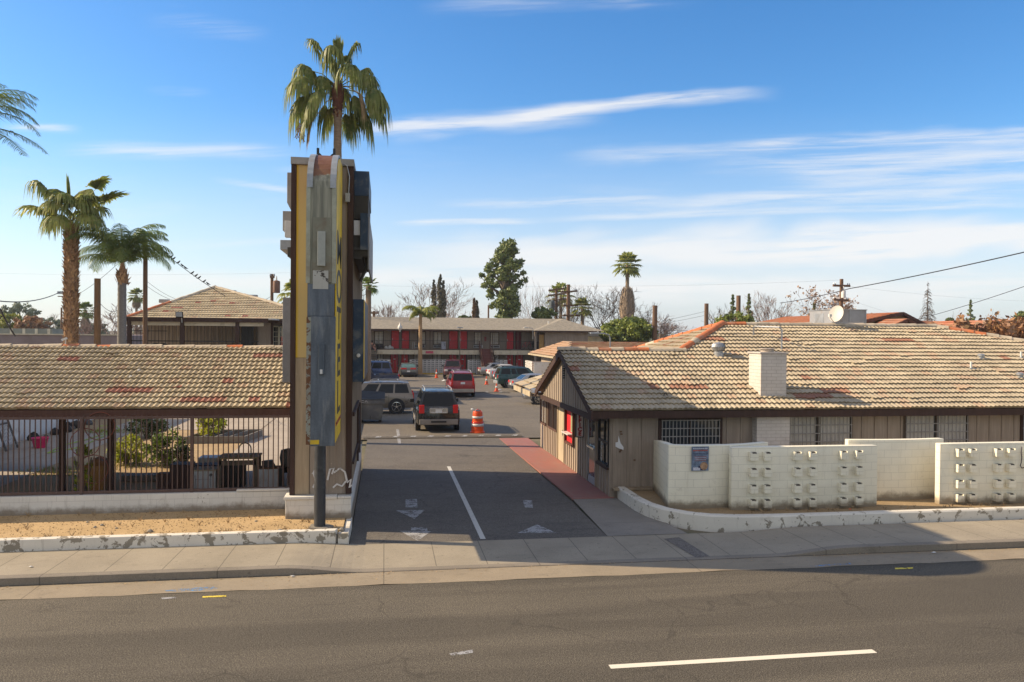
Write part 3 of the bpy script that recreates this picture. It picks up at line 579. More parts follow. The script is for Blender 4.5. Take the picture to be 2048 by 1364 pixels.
# sign cabinets on the two flanks
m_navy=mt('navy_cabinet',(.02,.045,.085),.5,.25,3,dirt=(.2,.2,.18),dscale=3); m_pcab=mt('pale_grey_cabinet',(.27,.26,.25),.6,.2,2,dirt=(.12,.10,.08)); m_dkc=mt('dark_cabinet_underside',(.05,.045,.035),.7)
def cab(xa,xb,ya,yb,za,zb,m,nm='cabinet',bev=.008): return MB().box(xa,ya,za,xb,yb,zb).build(nm,m,py,bevel=bev)
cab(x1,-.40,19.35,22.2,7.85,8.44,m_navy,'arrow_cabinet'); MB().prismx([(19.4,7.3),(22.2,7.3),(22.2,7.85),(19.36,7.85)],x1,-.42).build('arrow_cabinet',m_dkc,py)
cab(x1,-.60,19.25,19.6,6.90,7.25,m_white,'junction_box'); cab(-.60,-.42,19.2,24.5,6.55,7.42,m_navy,'arrow_cabinet'); cab(-.42,-.38,19.3,24.4,6.1,7.35,m_pcab,'cabinet_face'); 
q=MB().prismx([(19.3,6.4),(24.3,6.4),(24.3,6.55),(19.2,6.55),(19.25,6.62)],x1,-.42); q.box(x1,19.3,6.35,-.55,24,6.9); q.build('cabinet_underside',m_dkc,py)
q=MB().tube([(-.44,19.5,6.4),(-.43,19.5,6.2),(-.52,19.5,6.0),(-.6,19.5,5.82)],[.05,.05,.04,.04],8); q.build('broken_conduit',m_dkc,py)
cab(x1,-.50,19.2,23.8,3.42,5.38,m_navy,'vacancy_cabinet'); MB().box(-.50,19.21,3.5,-.485,19.5,5.36).build('yellow_edge',m_yel2,py); q=MB().lathe([(.0,0),(.04,.0),(.05,.04),(.03,.08),(0,.1)],(-.62,19.12,4.05),8,'y'); q.build('lamp',m_white,py)
cab(-2.31,x0,19.45,22.0,7.65,8.36,m_pcab,'arrow_cabinet'); MB().prism([(-2.31,7.65),(x0,7.35),(x0,7.65)],19.45,22).build('arrow_cabinet',m_pcab,py)
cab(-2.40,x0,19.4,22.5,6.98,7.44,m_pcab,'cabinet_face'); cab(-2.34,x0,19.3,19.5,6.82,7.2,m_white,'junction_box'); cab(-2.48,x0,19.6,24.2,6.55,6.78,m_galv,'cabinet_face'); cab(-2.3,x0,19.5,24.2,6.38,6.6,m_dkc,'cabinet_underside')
cab(-2.38,x0,19.35,23.8,3.40,5.40,mt('brushed_grey_cabinet',(.22,.22,.225),.5,.25,1.5,metal=.3,dirt=(.33,.33,.33),dscale=1.2),'vacancy_cabinet')
# graffiti strokes
q=MB()
for pts_ in [[(625,948),(631,936),(628,950),(633,962),(626,975)],[(655,960),(660,938),(668,936),(664,948)],[(668,945),(680,936),(690,944),(694,962)],[(666,975),(674,968),(684,972),(692,962)],[(694,965),(702,958),(699,975),(704,970)]]:
    P3=[ay(px,py_,y0-.018) for px,py_ in pts_]; q.tube(P3,.022,4)
for v in range(len(q.v)): q.v[v]=(q.v[v][0],y0-.034+(q.v[v][1]-y0+.018)*.1,q.v[v][2])
q.build('graffiti',worn('graffiti_paint',(.62,.60,.58),.6,9),py)
# ================================================= OFFICE BUILDING (right)
ob=empty('office_building',(14,25,.27),'long single storey motel office with weathered tile hip roof, gable end facing the driveway','building')
WX,WY=6.25,21.5; EX,EYo=5.52,21.0; zE=2.52; SL=.385
EXR=32.5; RYm,RZm=27.4,zE+SL*6.4; GZ=4.07; GY=EYo+(GZ-zE)/SL
wins=[(1323,1437,840,886,.55),(1570,1700,833,886,.3),(1810,1932,830,884,.3)]
q=MB().box(WX,WY,.0,EXR-.8,WY+9.6,2.45)
sk=[]
for a_,b_,c_,d_,_ in wins: sk.append((ay(a_,850,WY).x-.07,ay(b_,850,WY).x+.07,1.0,2.36))
sk.append((10.45,11.5,0,2.5))
battens(q,'y',WY,WX,EXR-.8,.05,2.42,sp=.42,w=.05,off=.05,skip=sk,t=.025)
q.build('wall',m_side,ob)
wsk=[(30.3,31.45,1.05,2.12),(28.25,29.95,1.05,2.12),(27.15,28.3,0,2.12),(25.7,26.98,.85,2.12),(22.95,23.95,0,2.12),(21.62,22.75,.85,2.2)]
q=MB(); battens(q,'x',WX,WY,WY+9.6,.06,2.35,sp=.31,w=.05,t=.03,off=.02,skip=wsk)
# gable wall
q.add([(WX,EYo+.3,2.3),(WX,2*GY-EYo-.3,2.3),(WX,GY,GZ-.05),(WX+.1,EYo+.3,2.3),(WX+.1,2*GY-EYo-.3,2.3),(WX+.1,GY,GZ-.05)],[(0,2,1),(3,4,5),(0,1,4,3),(1,2,5,4),(2,0,3,5)])
q.build('battens',m_side,ob)
gx=5.72
q=MB().add([(gx,EYo+.35,2.32),(gx,2*GY-EYo-.35,2.32),(gx,GY,GZ-.12),(gx+.08,EYo+.35,2.32),(gx+.08,2*GY-EYo-.35,2.32),(gx+.08,GY,GZ-.12)],[(0,2,1),(3,4,5),(0,1,4,3),(1,2,5,4),(2,0,3,5)])
y=EYo+.7
while y<2*GY-EYo-.6:
    zt_=GZ-.16-abs(y-GY)*SL; q.box(gx-.022,y,2.36,gx,y+.035,zt_); y+=.30
q.build('gable_panel',m_side,ob)
q=MB().box(gx-.05,EYo+.25,2.20,gx+.1,2*GY-EYo-.25,2.36); q.build('gable_beam',m_brown,ob)
# gable vent
q=MB(); 
for i in range(7): q.tube([(gx-.03,GY,3.66-.075*i),(gx-.028,GY,3.62-.075*i)],.055-.003*i,8)
q.build('gable_vent',m_black,ob)
q=MB().box(gx+.1,EYo+.3,2.31,WX+.02,2*GY-EYo-.3,2.35); q.build('porch_soffit',m_brown2,ob)
# rake boards with kicked eave
def rake(sgn):
    Y=lambda y: GY+sgn*(y)
    pr=[(0,GZ+.02),(3.35,GZ+.02-3.35*SL),(4.12,zE-.03)]; q=MB()
    for (ya,za),(yb,zb) in zip(pr[:-1],pr[1:]):
        q.hexa([(EX-.0,Y(ya),za-.2),(EX+.06,Y(ya),za-.2),(EX+.06,Y(yb),zb-.2),(EX,Y(yb),zb-.2),(EX,Y(ya),za),(EX+.06,Y(ya),za),(EX+.06,Y(yb),zb),(EX,Y(yb),zb)])
    q.build('rake_board',m_brown,ob,fixn=True)
rake(-1);rake(1)
# roofs
q=MB();uv=[]; Lm=math.hypot(6.4,RZm-zE); Lg=Lm*(GZ-zE)/(RZm-zE); S_=(0,6.4,RZm-zE); HX0,HX1=12.1,25.9-5.3
def extm(t):
    f=t/Lm
    if t<=Lg: return (0,EXR-EX-f*6.4*1.85)
    return (9.62-EX+(t-Lg)/(Lm-Lg)*(HX0-9.62),EXR-EX-f*6.4*1.85)
tiles(q,uv,(EX,EYo,zE-.01),(1,0,0),S_,Lm,extm,rowh=.325,tw=.30,seed=2,step=.0375,amp=.028)
HX1=EXR-6.4*1.85
# west hip face
# gable north slope + west hip as simple tiled planes
tiles(q,uv,(EX,2*GY-EYo,zE),(1,0,0),(0,-(GY-EYo),GZ-zE),Lg,lambda t:(0,4.2),rowh=.325,tw=.3,seed=4,step=.1)
# west hip: eave line at z=2.5 runs along y; plane rises to the ridge end
ZB=GZ-.25; hx=9.62-.25/SL; Lh=math.hypot(HX0-hx,RZm-ZB)
tiles(q,uv,(hx,GY-.65+0,ZB),(0,1,0),(HX0-hx,0,RZm-ZB),Lh,lambda t:((t/Lh)*(RYm-GY+.65),(2*RYm-2*GY+1.3)*1-(t/Lh)*(RYm-GY+.65)),rowh=.325,tw=.3,seed=5,step=.0375)
q.build('roof_tiles',m_tileR,ob,uv=uv)
# deck under tiles and far slope
BYo=2*RYm-EYo
q=MB().add([(EX+.02,EYo+.05,zE-.06),(EXR,EYo+.05,zE-.06),(HX1,RYm,RZm-.05),(HX0,RYm,RZm-.05),(9.62,GY,GZ-.05),(EX+.02,GY,GZ-.05),(EX+.02,2*GY-EYo,zE-.06),(9.62,2*GY-EYo,zE-.06),(HX0,BYo,zE-.06),(EXR,BYo,zE-.06),(8,BYo,zE)],
  [(0,1,2,3,4,5),(5,4,7,6),(3,2,9,8),(1,9,2),(4,3,8,7)])
q.build('roof_deck',mt('roof_deck',(.30,.23,.15),.9),ob)
q=MB().box(EX+.061,EYo+.03,zE-.22,EXR,EYo+.09,zE-.02); q.build('fascia',m_brown,ob)
q=MB().box(EX+.1,EYo+.1,zE-.10,EXR-.1,WY+.02,zE-.07); q.build('soffit',m_brown2,ob)
ridge('ridge_tiles',(EX-.02,GY,GZ+.04),(9.75,GY,GZ+.03),ob,m_ridge,m_ridger,r=.12,L=.42,seed=2,cuts=((.22,.36),(.42,.62),(.72,.78),(.82,.9)))
ridge('ridge_tiles',(HX0,RYm,RZm+.04),(HX1,RYm,RZm+.04),ob,m_ridge,m_ridger,r=.12,L=.42,seed=3,cuts=((0,.06),(.96,1.)))
ridge('hip_tiles',(9.62,GY,GZ+.06),(HX0,RYm,RZm+.06),ob,m_ridger,m_ridge,r=.13,L=.38,pr=.15,seed=4)
hb=Vector((9.62-.3,2*RYm-GY+.1,GZ-.1)); ridge('hip_tiles',hb,(HX0,RYm,RZm+.06),ob,m_ridger,m_ridge,r=.13,L=.38,pr=.1,seed=6)
ridge('hip_tiles',(HX1,RYm,RZm+.04),(EXR-.1,EYo+.1,zE+.08),ob,m_ridge,m_ridger,r=.13,L=.42,seed=7,cuts=((.03,.12),))
# windows of the front
for i,(a_,b_,t_,d_,_) in enumerate(wins):
    xa,xb=ay(a_,850,WY).x,ay(b_,850,WY).x; zt_=ay((a_+b_)/2,t_,WY).z
    window(ob,'y',WY,xa,xb,1.05,zt_,bars=16,hb=5,frame=m_brown if i==0 else m_batt,fw=.10 if i==0 else .05,curtain=(i>0),barm=mt('grille_paint',(.30,.28,.26),.6))
p=ay(2044,850,WY); window(ob,'y',WY,p.x,p.x+1.3,1.05,2.27,bars=8,hb=3)
# brick chimney column and stack
MB().box(10.45,WY-.28,.27,11.45,WY+.05,2.36).build('brick_column',m_wbrick,ob)
ch=MB().box(10.80,21.72,2.55,11.60,22.50,4.08); c_=ch.build('chimney',m_wbrick,ob,bevel=.006)
MB().box(10.76,21.68,4.082,11.64,22.54,4.12).build('cap',m_wbrick,c_) 
MB().lathe([(.19,4.12),(.19,4.20),(.24,4.205),(.24,4.225),(.17,4.23)],(11.15,22.05,0),18).build('flue',mt('flue_metal',(.42,.36,.30),.6,.2,5),c_,smooth=True)
MB().box(10.72,21.64,2.60,11.68,21.72,2.70).build('flashing',mt('mossy_mortar',(.20,.15,.10),.9,.3,8),c_)
# west wall: windows, doors
def wy(px,py_): return ax(px,py_,WX).y
window(ob,'x',WX,30.35,31.4,1.08,2.1,bars=5,hb=1,frame=m_brown2,barm=m_iron,curtain=True,fw=.06)
window(ob,'x',WX,28.35,29.9,1.08,2.1,bars=8,hb=1,frame=m_brown2,barm=m_iron,fw=.06,pane=m_dark)
d=door(ob,'x',WX,27.25,28.2,.08,2.12,m_tan,frame=m_tan)
w_=window(ob,'x',WX,25.8,26.9,.92,2.1,frame=m_brown2,sill=True,mullion=False,pane=m_redd,prot=.09,fw=.06)
MB().box(WX-.03,25.85,1.3,WX-.014,26.25,1.95).build('ticket_glass',mt('greenish_glass',(.30,.33,.20),.2),w_); MB().box(WX-.22,25.9,1.22,WX-.02,26.85,1.25).build('counter_shelf',m_white,w_)
d=door(ob,'x',WX,23.0,23.9,.08,2.10,m_glass,frame=m_side,knob=False,fw=.06); q=MB(); 
for (a1,a2,b1,b2) in ((23.0,23.08,.1,2.1),(23.82,23.9,.1,2.1),(23.0,23.9,.08,.30),(23.0,23.9,1.15,1.19),(23.0,23.9,2.0,2.1)): q.box(WX-.04,a1,b1,WX-.02,a2,b2)
q.build('door_rails',m_galv,d); MB().box(WX-.09,23.05,1.14,WX-.04,23.85,1.20).build('push_bar',m_chrome,d)
w_=window(ob,'x',WX,21.68,22.66,.92,2.16,bars=0,frame=m_black,prot=.05,fw=.06,mullion=False); MB().box(WX-.1,21.58,.80,WX+.0,22.76,.87).build('sill',m_brown,w_)
q=MB().box(WX-.045,21.68,1.5,WX-.01,22.66,1.56); q.box(WX-.045,22.05,.92,WX-.015,22.10,2.16); q.build('mullion',m_black,w_)
for i,ch_ in enumerate('OPEN'): text(ch_,'window_lettering',.17,m_white,w_,(WX-.020,22.4,1.42-i*.15),((0,0,-1),(-1,0,0),(0,1,0)),ext=.001,bold=.004)
# peeled paint patch, stains on the front
pp=[ay(*p,WY-.03) for p in ((1237,871),(1241,886),(1247,894),(1247,900),(1238,897),(1231,893),(1231,885),(1236,884))]
q=MB().add([tuple(p) for p in pp]+[(p.x,p.y+.004,p.z) for p in pp],[tuple(range(8)),tuple(range(15,7,-1))]+[(i,i+8,(i+1)%8+8,(i+1)%8) for i in range(8)]); q.build('bare_patch',mt('exposed_plaster',(.68,.67,.66),.8,.08),ob)
q=MB()
for px_,py_ in ((1242,863),(1243,868),(1242,900),(1240,903),(1269,920)): p=ay(px_,py_,WY-.028); q.box(p.x-.03,WY-.034,p.z-.025,p.x+.03,WY-.026,p.z+.02)
q.build('stains',mt('rust_stain',(.16,.09,.05),.9),ob)
q=MB().box(WX+.02,WY-.3,.27,7.4,WY-.02,.34); q.build('footing_ledge',mt('mossy_ledge',(.30,.23,.15),.9,.3,6),ob,bevel=.02)
# OFFICE sign (hangs across the walkway under the gable)
os_=empty('office_sign',(5.95,24.4,2.2),'narrow vertical white sign with red letters OFFICE in a dark frame by the glass door','sign')
p0,p1=ay(1153,873,24.4),ay(1166,818,24.4); xa,xb=p0.x,p1.x; zb=p0.z
MB().box(xa-.03,24.40,zb-.03,xb+.03,24.48,2.38).build('frame',m_black,os_); MB().box(xa,24.385,zb,xb,24.40,2.37).build('face',mt('sign_white',(.80,.70,.66),.5,.08,dirt=(.35,.2,.15)),os_)
for i,c_ in enumerate('ECIFFO'): text(c_,'letter',.165,mt('sign_letter_red',(.40,.02,.02),.5) if i==0 else bpy.data.materials['sign_letter_red'],os_,((xa+xb)/2,24.382,zb+.085+i*.137),FY,ext=.003,bold=.010,sx=1.15)
# ------------- roof furniture (each a thing)
def onroof(px,py_):
    d=ray(px,py_); # intersect front slope plane z=zE+SL*(y-EYo)
    t=(zE+SL*(0-EYo)-H)/(d.z-SL*d.y); return CP+d*t
p=onroof(1437,712); r=empty('turbine_vent',p,'galvanised spinning turbine roof vent left of the brick chimney','roof vent')
MB().lathe([(.17,-.12),(.17,.10),(.14,.12),(.14,.16)],p,14).build('base',m_galv,r,smooth=True)
q=MB()
for i in range(18):
    t=2*PI*i/18; pr=[(.10,.15),(.20,.20),(.235,.30),(.20,.40),(.08,.44)]
    for (r0,z0),(r1,z1) in zip(pr[:-1],pr[1:]):
        q.add([(p.x+r0*math.cos(t),p.y+r0*math.sin(t),p.z+z0),(p.x+r0*.93*math.cos(t+.3),p.y+r0*.93*math.sin(t+.3),p.z+z0),(p.x+r1*.93*math.cos(t+.3),p.y+r1*.93*math.sin(t+.3),p.z+z1),(p.x+r1*math.cos(t),p.y+r1*math.sin(t),p.z+z1)],[(0,1,2,3)])
q.lathe([(.1,.14),(.15,.3),(.08,.43),(.0,.46)],p,12); q.build('turbine_head',m_galv,r)
a0=onroof(1507,672);b0=onroof(1563,700); r=empty('pipe_hoop',a0,'bent galvanised pipe handrail rising over the office ridge above the chimney','handrail')
MB().tube([a0-Vector((0,0,.05)),a0+Vector((0,0,.28)),a0+Vector((.05,0,.34)),(b0.x-.08,b0.y,a0.z+.30),(b0.x,b0.y,a0.z+.22),b0-Vector((0,0,.05))],.028,8).build('pipe',m_galv,r,smooth=True)
# satellite dish
p=ay(1672,662,27.3); dc=ay(1673,628,27.3); r=empty('satellite_dish',p,'white satellite dish tilted up on the office roof ridge in front of the grey cooler','satellite dish')
nrm=Vector((-.75,-.45,.30)).normalized(); ux=nrm.cross(Z).normalized(); uy=ux.cross(nrm); q=MB(); R_=.31; nr=5;ns=24; b=0
for side in (0,1):
    b=len(q.v)
    for i in range(nr+1):
        rr=R_*i/nr; dz=(rr*rr)*.42-side*.02
        for j in range(ns): t=2*PI*j/ns; q.v.append(tuple(dc+ux*math.cos(t)*rr*.92+uy*math.sin(t)*rr*1.05+nrm*dz))
    for i in range(nr):
        for j in range(ns): q.f.append((b+i*ns+j,b+i*ns+(j+1)%ns,b+(i+1)*ns+(j+1)%ns,b+(i+1)*ns+j)); q.mi.append(0)
q.build('reflector',mt('dish_white',(.48,.46,.42),.5,.08),r,smooth='all'); MB().tube([dc-nrm*.05,dc-nrm*.1-Vector((0,0,.1)),p],.022,8).build('mast',m_galv,r)
q=MB().tube([dc-uy*.36,dc-uy*.30+nrm*.30],.012,6); e=dc-uy*.22+nrm*.42; q.tube([dc-uy*.30+nrm*.30,e],.012,6); q.build('arm',m_galv,r); MB().box(e.x-.05,e.y-.05,e.z-.04,e.x+.05,e.y+.05,e.z+.05).build('receiver',m_white,r)
# evaporative cooler box
r=empty('cooler_unit',(17,31,4.3),'big grey sheet metal cooler unit behind the office ridge and the satellite dish','cooling unit')
pa=ay(1664,655,29.4); pb=ay(1732,655,29.4); zt_=ay(1700,619,29.4).z; pc=ay(1630,655,31.2)
q=MB().box(pa.x,29.4,3.4,pb.x,31.1,zt_-.02); q.build('casing',mt('cooler_metal',(.34,.345,.36),.55,.12,2,metal=.3,dirt=(.25,.2,.15)),r); q=MB()
for xx in (pa.x+.0,(pa.x+pb.x)/2,pb.x-.04): q.box(xx,29.38,3.4,xx+.04,29.4,zt_-.02)
q.box(pa.x-.03,29.37,zt_-.02,pb.x+.03,31.13,zt_+.01); q.build('casing_seams',m_galv,r)
q=MB().box(pa.x-.012,30.0,3.6,pa.x,30.7,zt_-.15); q.build('side_panel',m_galv,r); MB().tube([(pa.x-.12,29.6,4.55),(pa.x-.0,29.6,4.6)],.06,8).build('side_motor',m_black,r)
# small vents
for k,(px_,py_,kind,lab) in enumerate(((1942,739,'pipe','short white vent pipe on the right part of the office roof'),(1962,719,'cap','grey metal hooded vent high on the right part of the office roof'),(2042,718,'pipe','white vent pipe at the far right edge of the office roof'),(2040,757,'cap','grey hooded vent at the right frame edge low on the office roof'),(1328,795,'hook','small dark bent conduit end on the shaded office roof'))):
    p=onroof(px_,py_); r=empty('roof_vent',p,lab,'roof vent','small vents on the office roof')
    if kind=='pipe': MB().lathe([(.035,-.05),(.035,.26)],p,10).build('pipe',m_white,r,smooth=True); MB().box(p.x-.12,p.y-.1,p.z-.02,p.x+.16,p.y+.1,p.z+.05).build('flashing',m_galv,r)
    elif kind=='cap': MB().lathe([(.07,-.05),(.07,.1),(.11,.11),(.11,.17),(.06,.2)],p,10).build('hood',m_galv,r,smooth=True); MB().box(p.x-.12,p.y-.1,p.z-.02,p.x+.14,p.y+.1,p.z+.05).build('flashing',m_galv,r)
    else: MB().tube([p,p+Vector((0,0,.1)),p+Vector((.06,0,.14)),p+Vector((.1,0,.06))],.015,6).build('pipe',m_black,r)
# chimney guy wire
wq=MB().tube([onroof(1447,715),onroof(1470,742)+Vector((0,0,.02)),onroof(1492,772)+Vector((0,0,.02))],.012,5); tag(wq.build('roof_cable',m_wire),'thin dark cable running down the office roof from the turbine vent to the chimney','cable')
# ------------- white screen walls with planter blocks
def curvedwall(name,pts_,z0,z1,th,m,parent,bow=0):
    q=MB(); P_=[Vector((x,y)) for x,y in pts_]; k=len(P_)
    for i,p in enumerate(P_):
        t=(P_[min(k-1,i+1)]-P_[max(0,i-1)]).normalized(); n=Vector((-t.y,t.x)); zz=z1[i] if isinstance(z1,(list,tuple)) else z1
        for o_,z in ((0,z0),(0,zz),(th,zz),(th,z0)): g=p+n*o_; q.v.append((g.x,g.y,z))
    for i in range(k-1):
        for j in range(4): q.f.append((i*4+j,i*4+(j+1)%4,(i+1)*4+(j+1)%4,(i+1)*4+j)); q.mi.append(0)
    q.f+= [(0,1,2,3),tuple(k*4-1-j for j in range(4))]; q.mi+=[0,0]
    return q.build(name,m,parent,fixn=True,bevel=.012,smooth=30)
r=empty('screen_wall',(7.4,19.4,.27),'cream block screen wall with the poster, nearest the office door','wall','cream screen walls')
curvedwall('wall',[(7.42,21.3),(7.28,20.4),(7.13,19.6),(7.0,18.98)],.2,[1.66,1.74,1.80,1.86],.2,m_cream,r)
curvedwall('wall',[(7.0,18.96),(7.4,18.88),(7.9,18.84),(8.6,18.92),(9.2,19.1),(9.9,19.45)],.2,[1.86,1.85,1.85,1.84,1.83,1.82],.2,m_cream,r)
pw=empty('poster',(7.6,18.85,1.3),'blue event poster with small lettering pasted on the cream wall','poster')
pa,pb=ay(1383,942,18.80),ay(1418,893,18.80); 
def pq(x0_,z0_,x1_,z1_,m,nm,d=0): return MB().box(pa.x+(pb.x-pa.x)*x0_,18.808-d,pa.z+(pb.z-pa.z)*z0_,pa.x+(pb.x-pa.x)*x1_,18.815-d,pa.z+(pb.z-pa.z)*z1_).build(nm,m,pw)
m_pos=mt('poster_blue',(.15,.20,.28),.6,.5,9); pq(0,0,1,1,m_pos,'sheet');
m_pt1=mt('poster_ink_red',(.40,.10,.08),.6,.3,30); m_pt2=mt('poster_ink_pale',(.55,.55,.62),.6,.2,30); m_pt3=mt('poster_ink_dark',(.03,.03,.08),.6,.2,30)
Wp=pb.x-pa.x; Hp=pb.z-pa.z; cx=(pa.x+pb.x)/2
for zz,zh,mm,n_ in ((.92,.03,m_pt2,4),(.84,.05,m_pt1,6),(.715,.022,m_pt3,9),(.66,.02,m_pt3,8)):
    q=MB(); rr=random.Random(n_); x=.08
    while x<.9: w2=rr.uniform(.25,.75)/n_; q.box(pa.x+Wp*x,18.801,pa.z+Hp*(zz-zh/2),pa.x+Wp*min(.94,x+w2),18.807,pa.z+Hp*(zz+zh/2)); x+=w2+.022
    q.build('lettering_line',mm,pw)
for i,zz in enumerate((.58,.54,.50,.46,.42)): 
    q=MB(); rr=random.Random(i); x=.16+.03*i%.1
    while x<.84: w2=rr.uniform(.03,.09); q.box(pa.x+Wp*x,18.802,pa.z+Hp*(zz-.008),pa.x+Wp*(x+w2),18.807,pa.z+Hp*(zz+.008)); x+=w2+.02
    q.build('fine_print',m_pt2 if i%2 else m_pt1,pw)
q=MB().lathe([(.10,18.80),(.10,18.806)],(pa.x+Wp*.72,0,pa.z+Hp*.2),14,'y'); q.build('picture_patch',mt('poster_warm',(.36,.22,.13),.6,.5,14),pw); pq(.1,.02,.5,.14,m_pt2,'logo_strip',.004); pq(.52,.02,.66,.14,m_pt3,'logo_strip',.005); pq(.4,.12,.55,.2,m_pt3,'logo_strip',.006)
def panel(xa,xb,lab,cols,rows,z1=1.84,open_right=False):
    r=empty('screen_wall',(xa,18.5,.27),lab,'wall','cream screen walls'); k=10
    pts_=[(xa+(xb-xa)*i/k,18.50+.10*(2*i/k-1)**2) for i in range(k+1)]
    curvedwall('wall',pts_,.15,[z1-.02*(2*i/k-1)**2-.0 for i in range(k+1)],.2,m_cream,r)
    for x in cols:
        f=(x-xa)/(xb-xa); yy=18.50+.10*(2*f-1)**2
        for z in rows:
            c=MB(); s=.10
            c.box(x-s,yy-.14,z-s,x+s,yy+.0,z+s-.034); c.box(x-s,yy-.14,z+s-.034,x-s+.035,yy,z+s); c.box(x+s-.035,yy-.14,z+s-.034,x+s,yy,z+s); 
            b_=c.build('planter_block',m_cream,r); MB().box(x-s+.036,yy-.10,z+s-.044,x+s-.036,yy+.03,z+s-.004).build('hollow_shade',m_pot_in,b_)  # dark box in the notch: shade of the opening put into its colour
    return r
cx_=[ay(px_,950,18.4).x for px_ in (1510,1537,1596,1626,1689,1721)]; rz=[ay(1600,py_,18.4).z for py_ in (912,944,977,1006)]
panel(8.5,12.45,'cream screen wall with three pairs of block columns, middle of the frontage',cx_,rz)
cx_=[ay(px_,950,18.4).x for px_ in (1925,1949,1999,2024)]+[16.75,17.1,18,18.35]
panel(14.22,20.2,'cream screen wall with block columns at the right edge of the frame',cx_,rz,1.86)
r=empty('screen_wall',(13,19.2,.27),'plain cream block wall set back between the two walls with block columns','wall','cream screen walls')
k=8; curvedwall('wall',[(12.1+(14.9-12.1)*i/k,19.35-.12*math.sin(PI*i/k)) for i in range(k+1)],.2,1.87,.2,m_cream,r)
gq=MB(); p=[ay(px_,py_,18.47) for px_,py_ in ((2043,893),(2042,905),(2043,915),(2042,925),(2040,931),(2043,936),(2048,935))]; gq.tube([v-Vector((0,.01,0)) for v in p],.012,5); tag(gq.build('graffiti',mt('dark_graffiti',(.09,.07,.08),.8)),'dark painted hook shaped scrawl on the wall at the right frame edge','graffiti')
# ================================================= MOTEL (two storeys, far side of the car park)
mo=empty('motel_block',(9,91,0),'two storey motel block with red doors, long balcony and grey shingle roof','building')
MY=91.0; MX0,MX1=-7.5,18.3
def mx(cx,y=MY): return ay(700+cx/4.096,700,y).x   # from the measured elevation
q=MB().box(MX0,MY,0,MX1,MY+9,4.95); dsk=[]
ups=[(340,400),(425,483),(812,880),(900,957),(1282,1337)]
for a_,b_ in ups: dsk.append((mx(a_)-.1,mx(b_)+.1,2.7,5.0))
battens(q,'y',MY,MX0,MX1,2.78,4.9,sp=.42,w=.05,t=.03,skip=dsk); battens(q,'y',MY,MX0,MX1,.05,2.25,sp=.42,w=.05,t=.03); q.build('wall',m_sideg,mo)
for a_,b_ in ups:
    door(mo,'y',MY,mx(a_),mx(b_),2.80,4.82,m_redd)
door(mo,'y',MY,mx(1355),mx(1398),2.80,4.82,mt('dark_red_curtain',(.16,.01,.015),.8,.3,3,st=(6,6,.5)),knob=False)
for a_,b_ in [(335,393),(422,478),(815,875),(897,950),(1285,1335),(1360,1415)]:
    D=door(mo,'y',MY,mx(a_),mx(b_),.05,2.12,m_redd)
    xx=(mx(a_)+mx(b_))/2; MB().box(xx-.12,MY-.04,1.55,xx+.12,MY-.026,1.64).build('number_plate',m_plate,D)
m_amb=mt('amber_curtain',(.42,.25,.08),.8,.15)
for i,(a_,b_) in enumerate([(205,268),(558,613),(685,745),(1022,1068),(1153,1213)]):
    w_=window(mo,'y',MY,mx(a_),mx(b_),3.35,4.66,frame=m_brown,curtain=True,bars=4,hb=4,barm=m_creamp,pane=m_glass if i!=4 else m_amb,fw=.1,sill=False)
for a_,b_ in [(528,560),(683,743),(1000,1060),(1192,1215),(232,268)]:
    window(mo,'y',MY,mx(a_),mx(b_),1.2,2.15,frame=m_brown,curtain=True,bars=3,hb=2,barm=m_creamp,fw=.08,sill=False)
for i,(a_,b_,mm) in enumerate([(212,275,m_dark),(530,612,m_galv),(683,750,m_galv),(1010,1085,m_white),(1150,1222,m_white)]):
    xa,xb=mx(a_),mx(b_); A_=MB().box(xa,MY-.2,2.92,xb,MY-.03,3.24).build('wall_air_unit',mm,mo); q=MB()
    for k in range(6): q.box(xa+.06+(xb-xa-.12)*k/6,MY-.215,2.97,xa+.06+(xb-xa-.12)*(k+.75)/6,MY-.2,3.19)
    q.build('louvres',m_dark,A_)
# walkway slab
xa,xs1,xs2,xe=MX0,mx(1085,89.5),mx(1180,89.5),mx(1505,89.5)
q=MB().box(MX0,89.62,2.45,xe,MY,2.74); q.build('walkway_deck',m_conc,mo)
q=MB(); x=MX0
while x<xe-.2:
    x2=min(xe,x+1.2); 
    if not (x<xs2 and x2>xs1): q.box(x,89.5,2.18,x2-.02,89.6,2.68)
    elif x<xs1: q.box(x,89.5,2.18,xs1,89.6,2.68)
    elif x2>xs2: q.box(xs2,89.5,2.18,x2-.02,89.6,2.68)
    x=x2
q.build('walkway_fascia',m_cfasc,mo); q=MB().box(MX0,89.48,2.70,xe,89.62,2.76); q.build('deck_edge',m_brown,mo)
q=MB().box(MX0,89.53,3.70,xs1,89.57,3.74); q.box(xs2,89.53,3.70,xe,89.57,3.74); x=MX0
while x<xe:
    if not xs1<x<xs2: q.box(x,89.54,2.76,x+.016,89.556,3.7)
    x+=.15
q.build('balcony_railing',m_black,mo)
for cx in (412,655,895,1075,1168,1280,1512,128):
    xx=mx(cx,89.6); MB().box(xx-.06,89.56,.05,xx+.06,89.68,2.18).build('post',m_batt,mo); MB().box(xx-.06,89.58,2.76,xx+.06,89.7,4.9).build('post',m_batt,mo)
# roof
EVY,EVZ,RGY,RGZ=88.9,4.98,94.6,6.42
HXp=ay(1130,640,90.5).x
q=MB().add([(MX0-1,EVY,EVZ+.02),(25.0,EVY,EVZ+.0),(HXp+.6,RGY,RGZ),(MX0-1,RGY,RGZ),(MX0-1,RGY+6,EVZ),(25,RGY+6,EVZ)],[(0,1,2,3),(3,2,5,4),(1,5,2)])
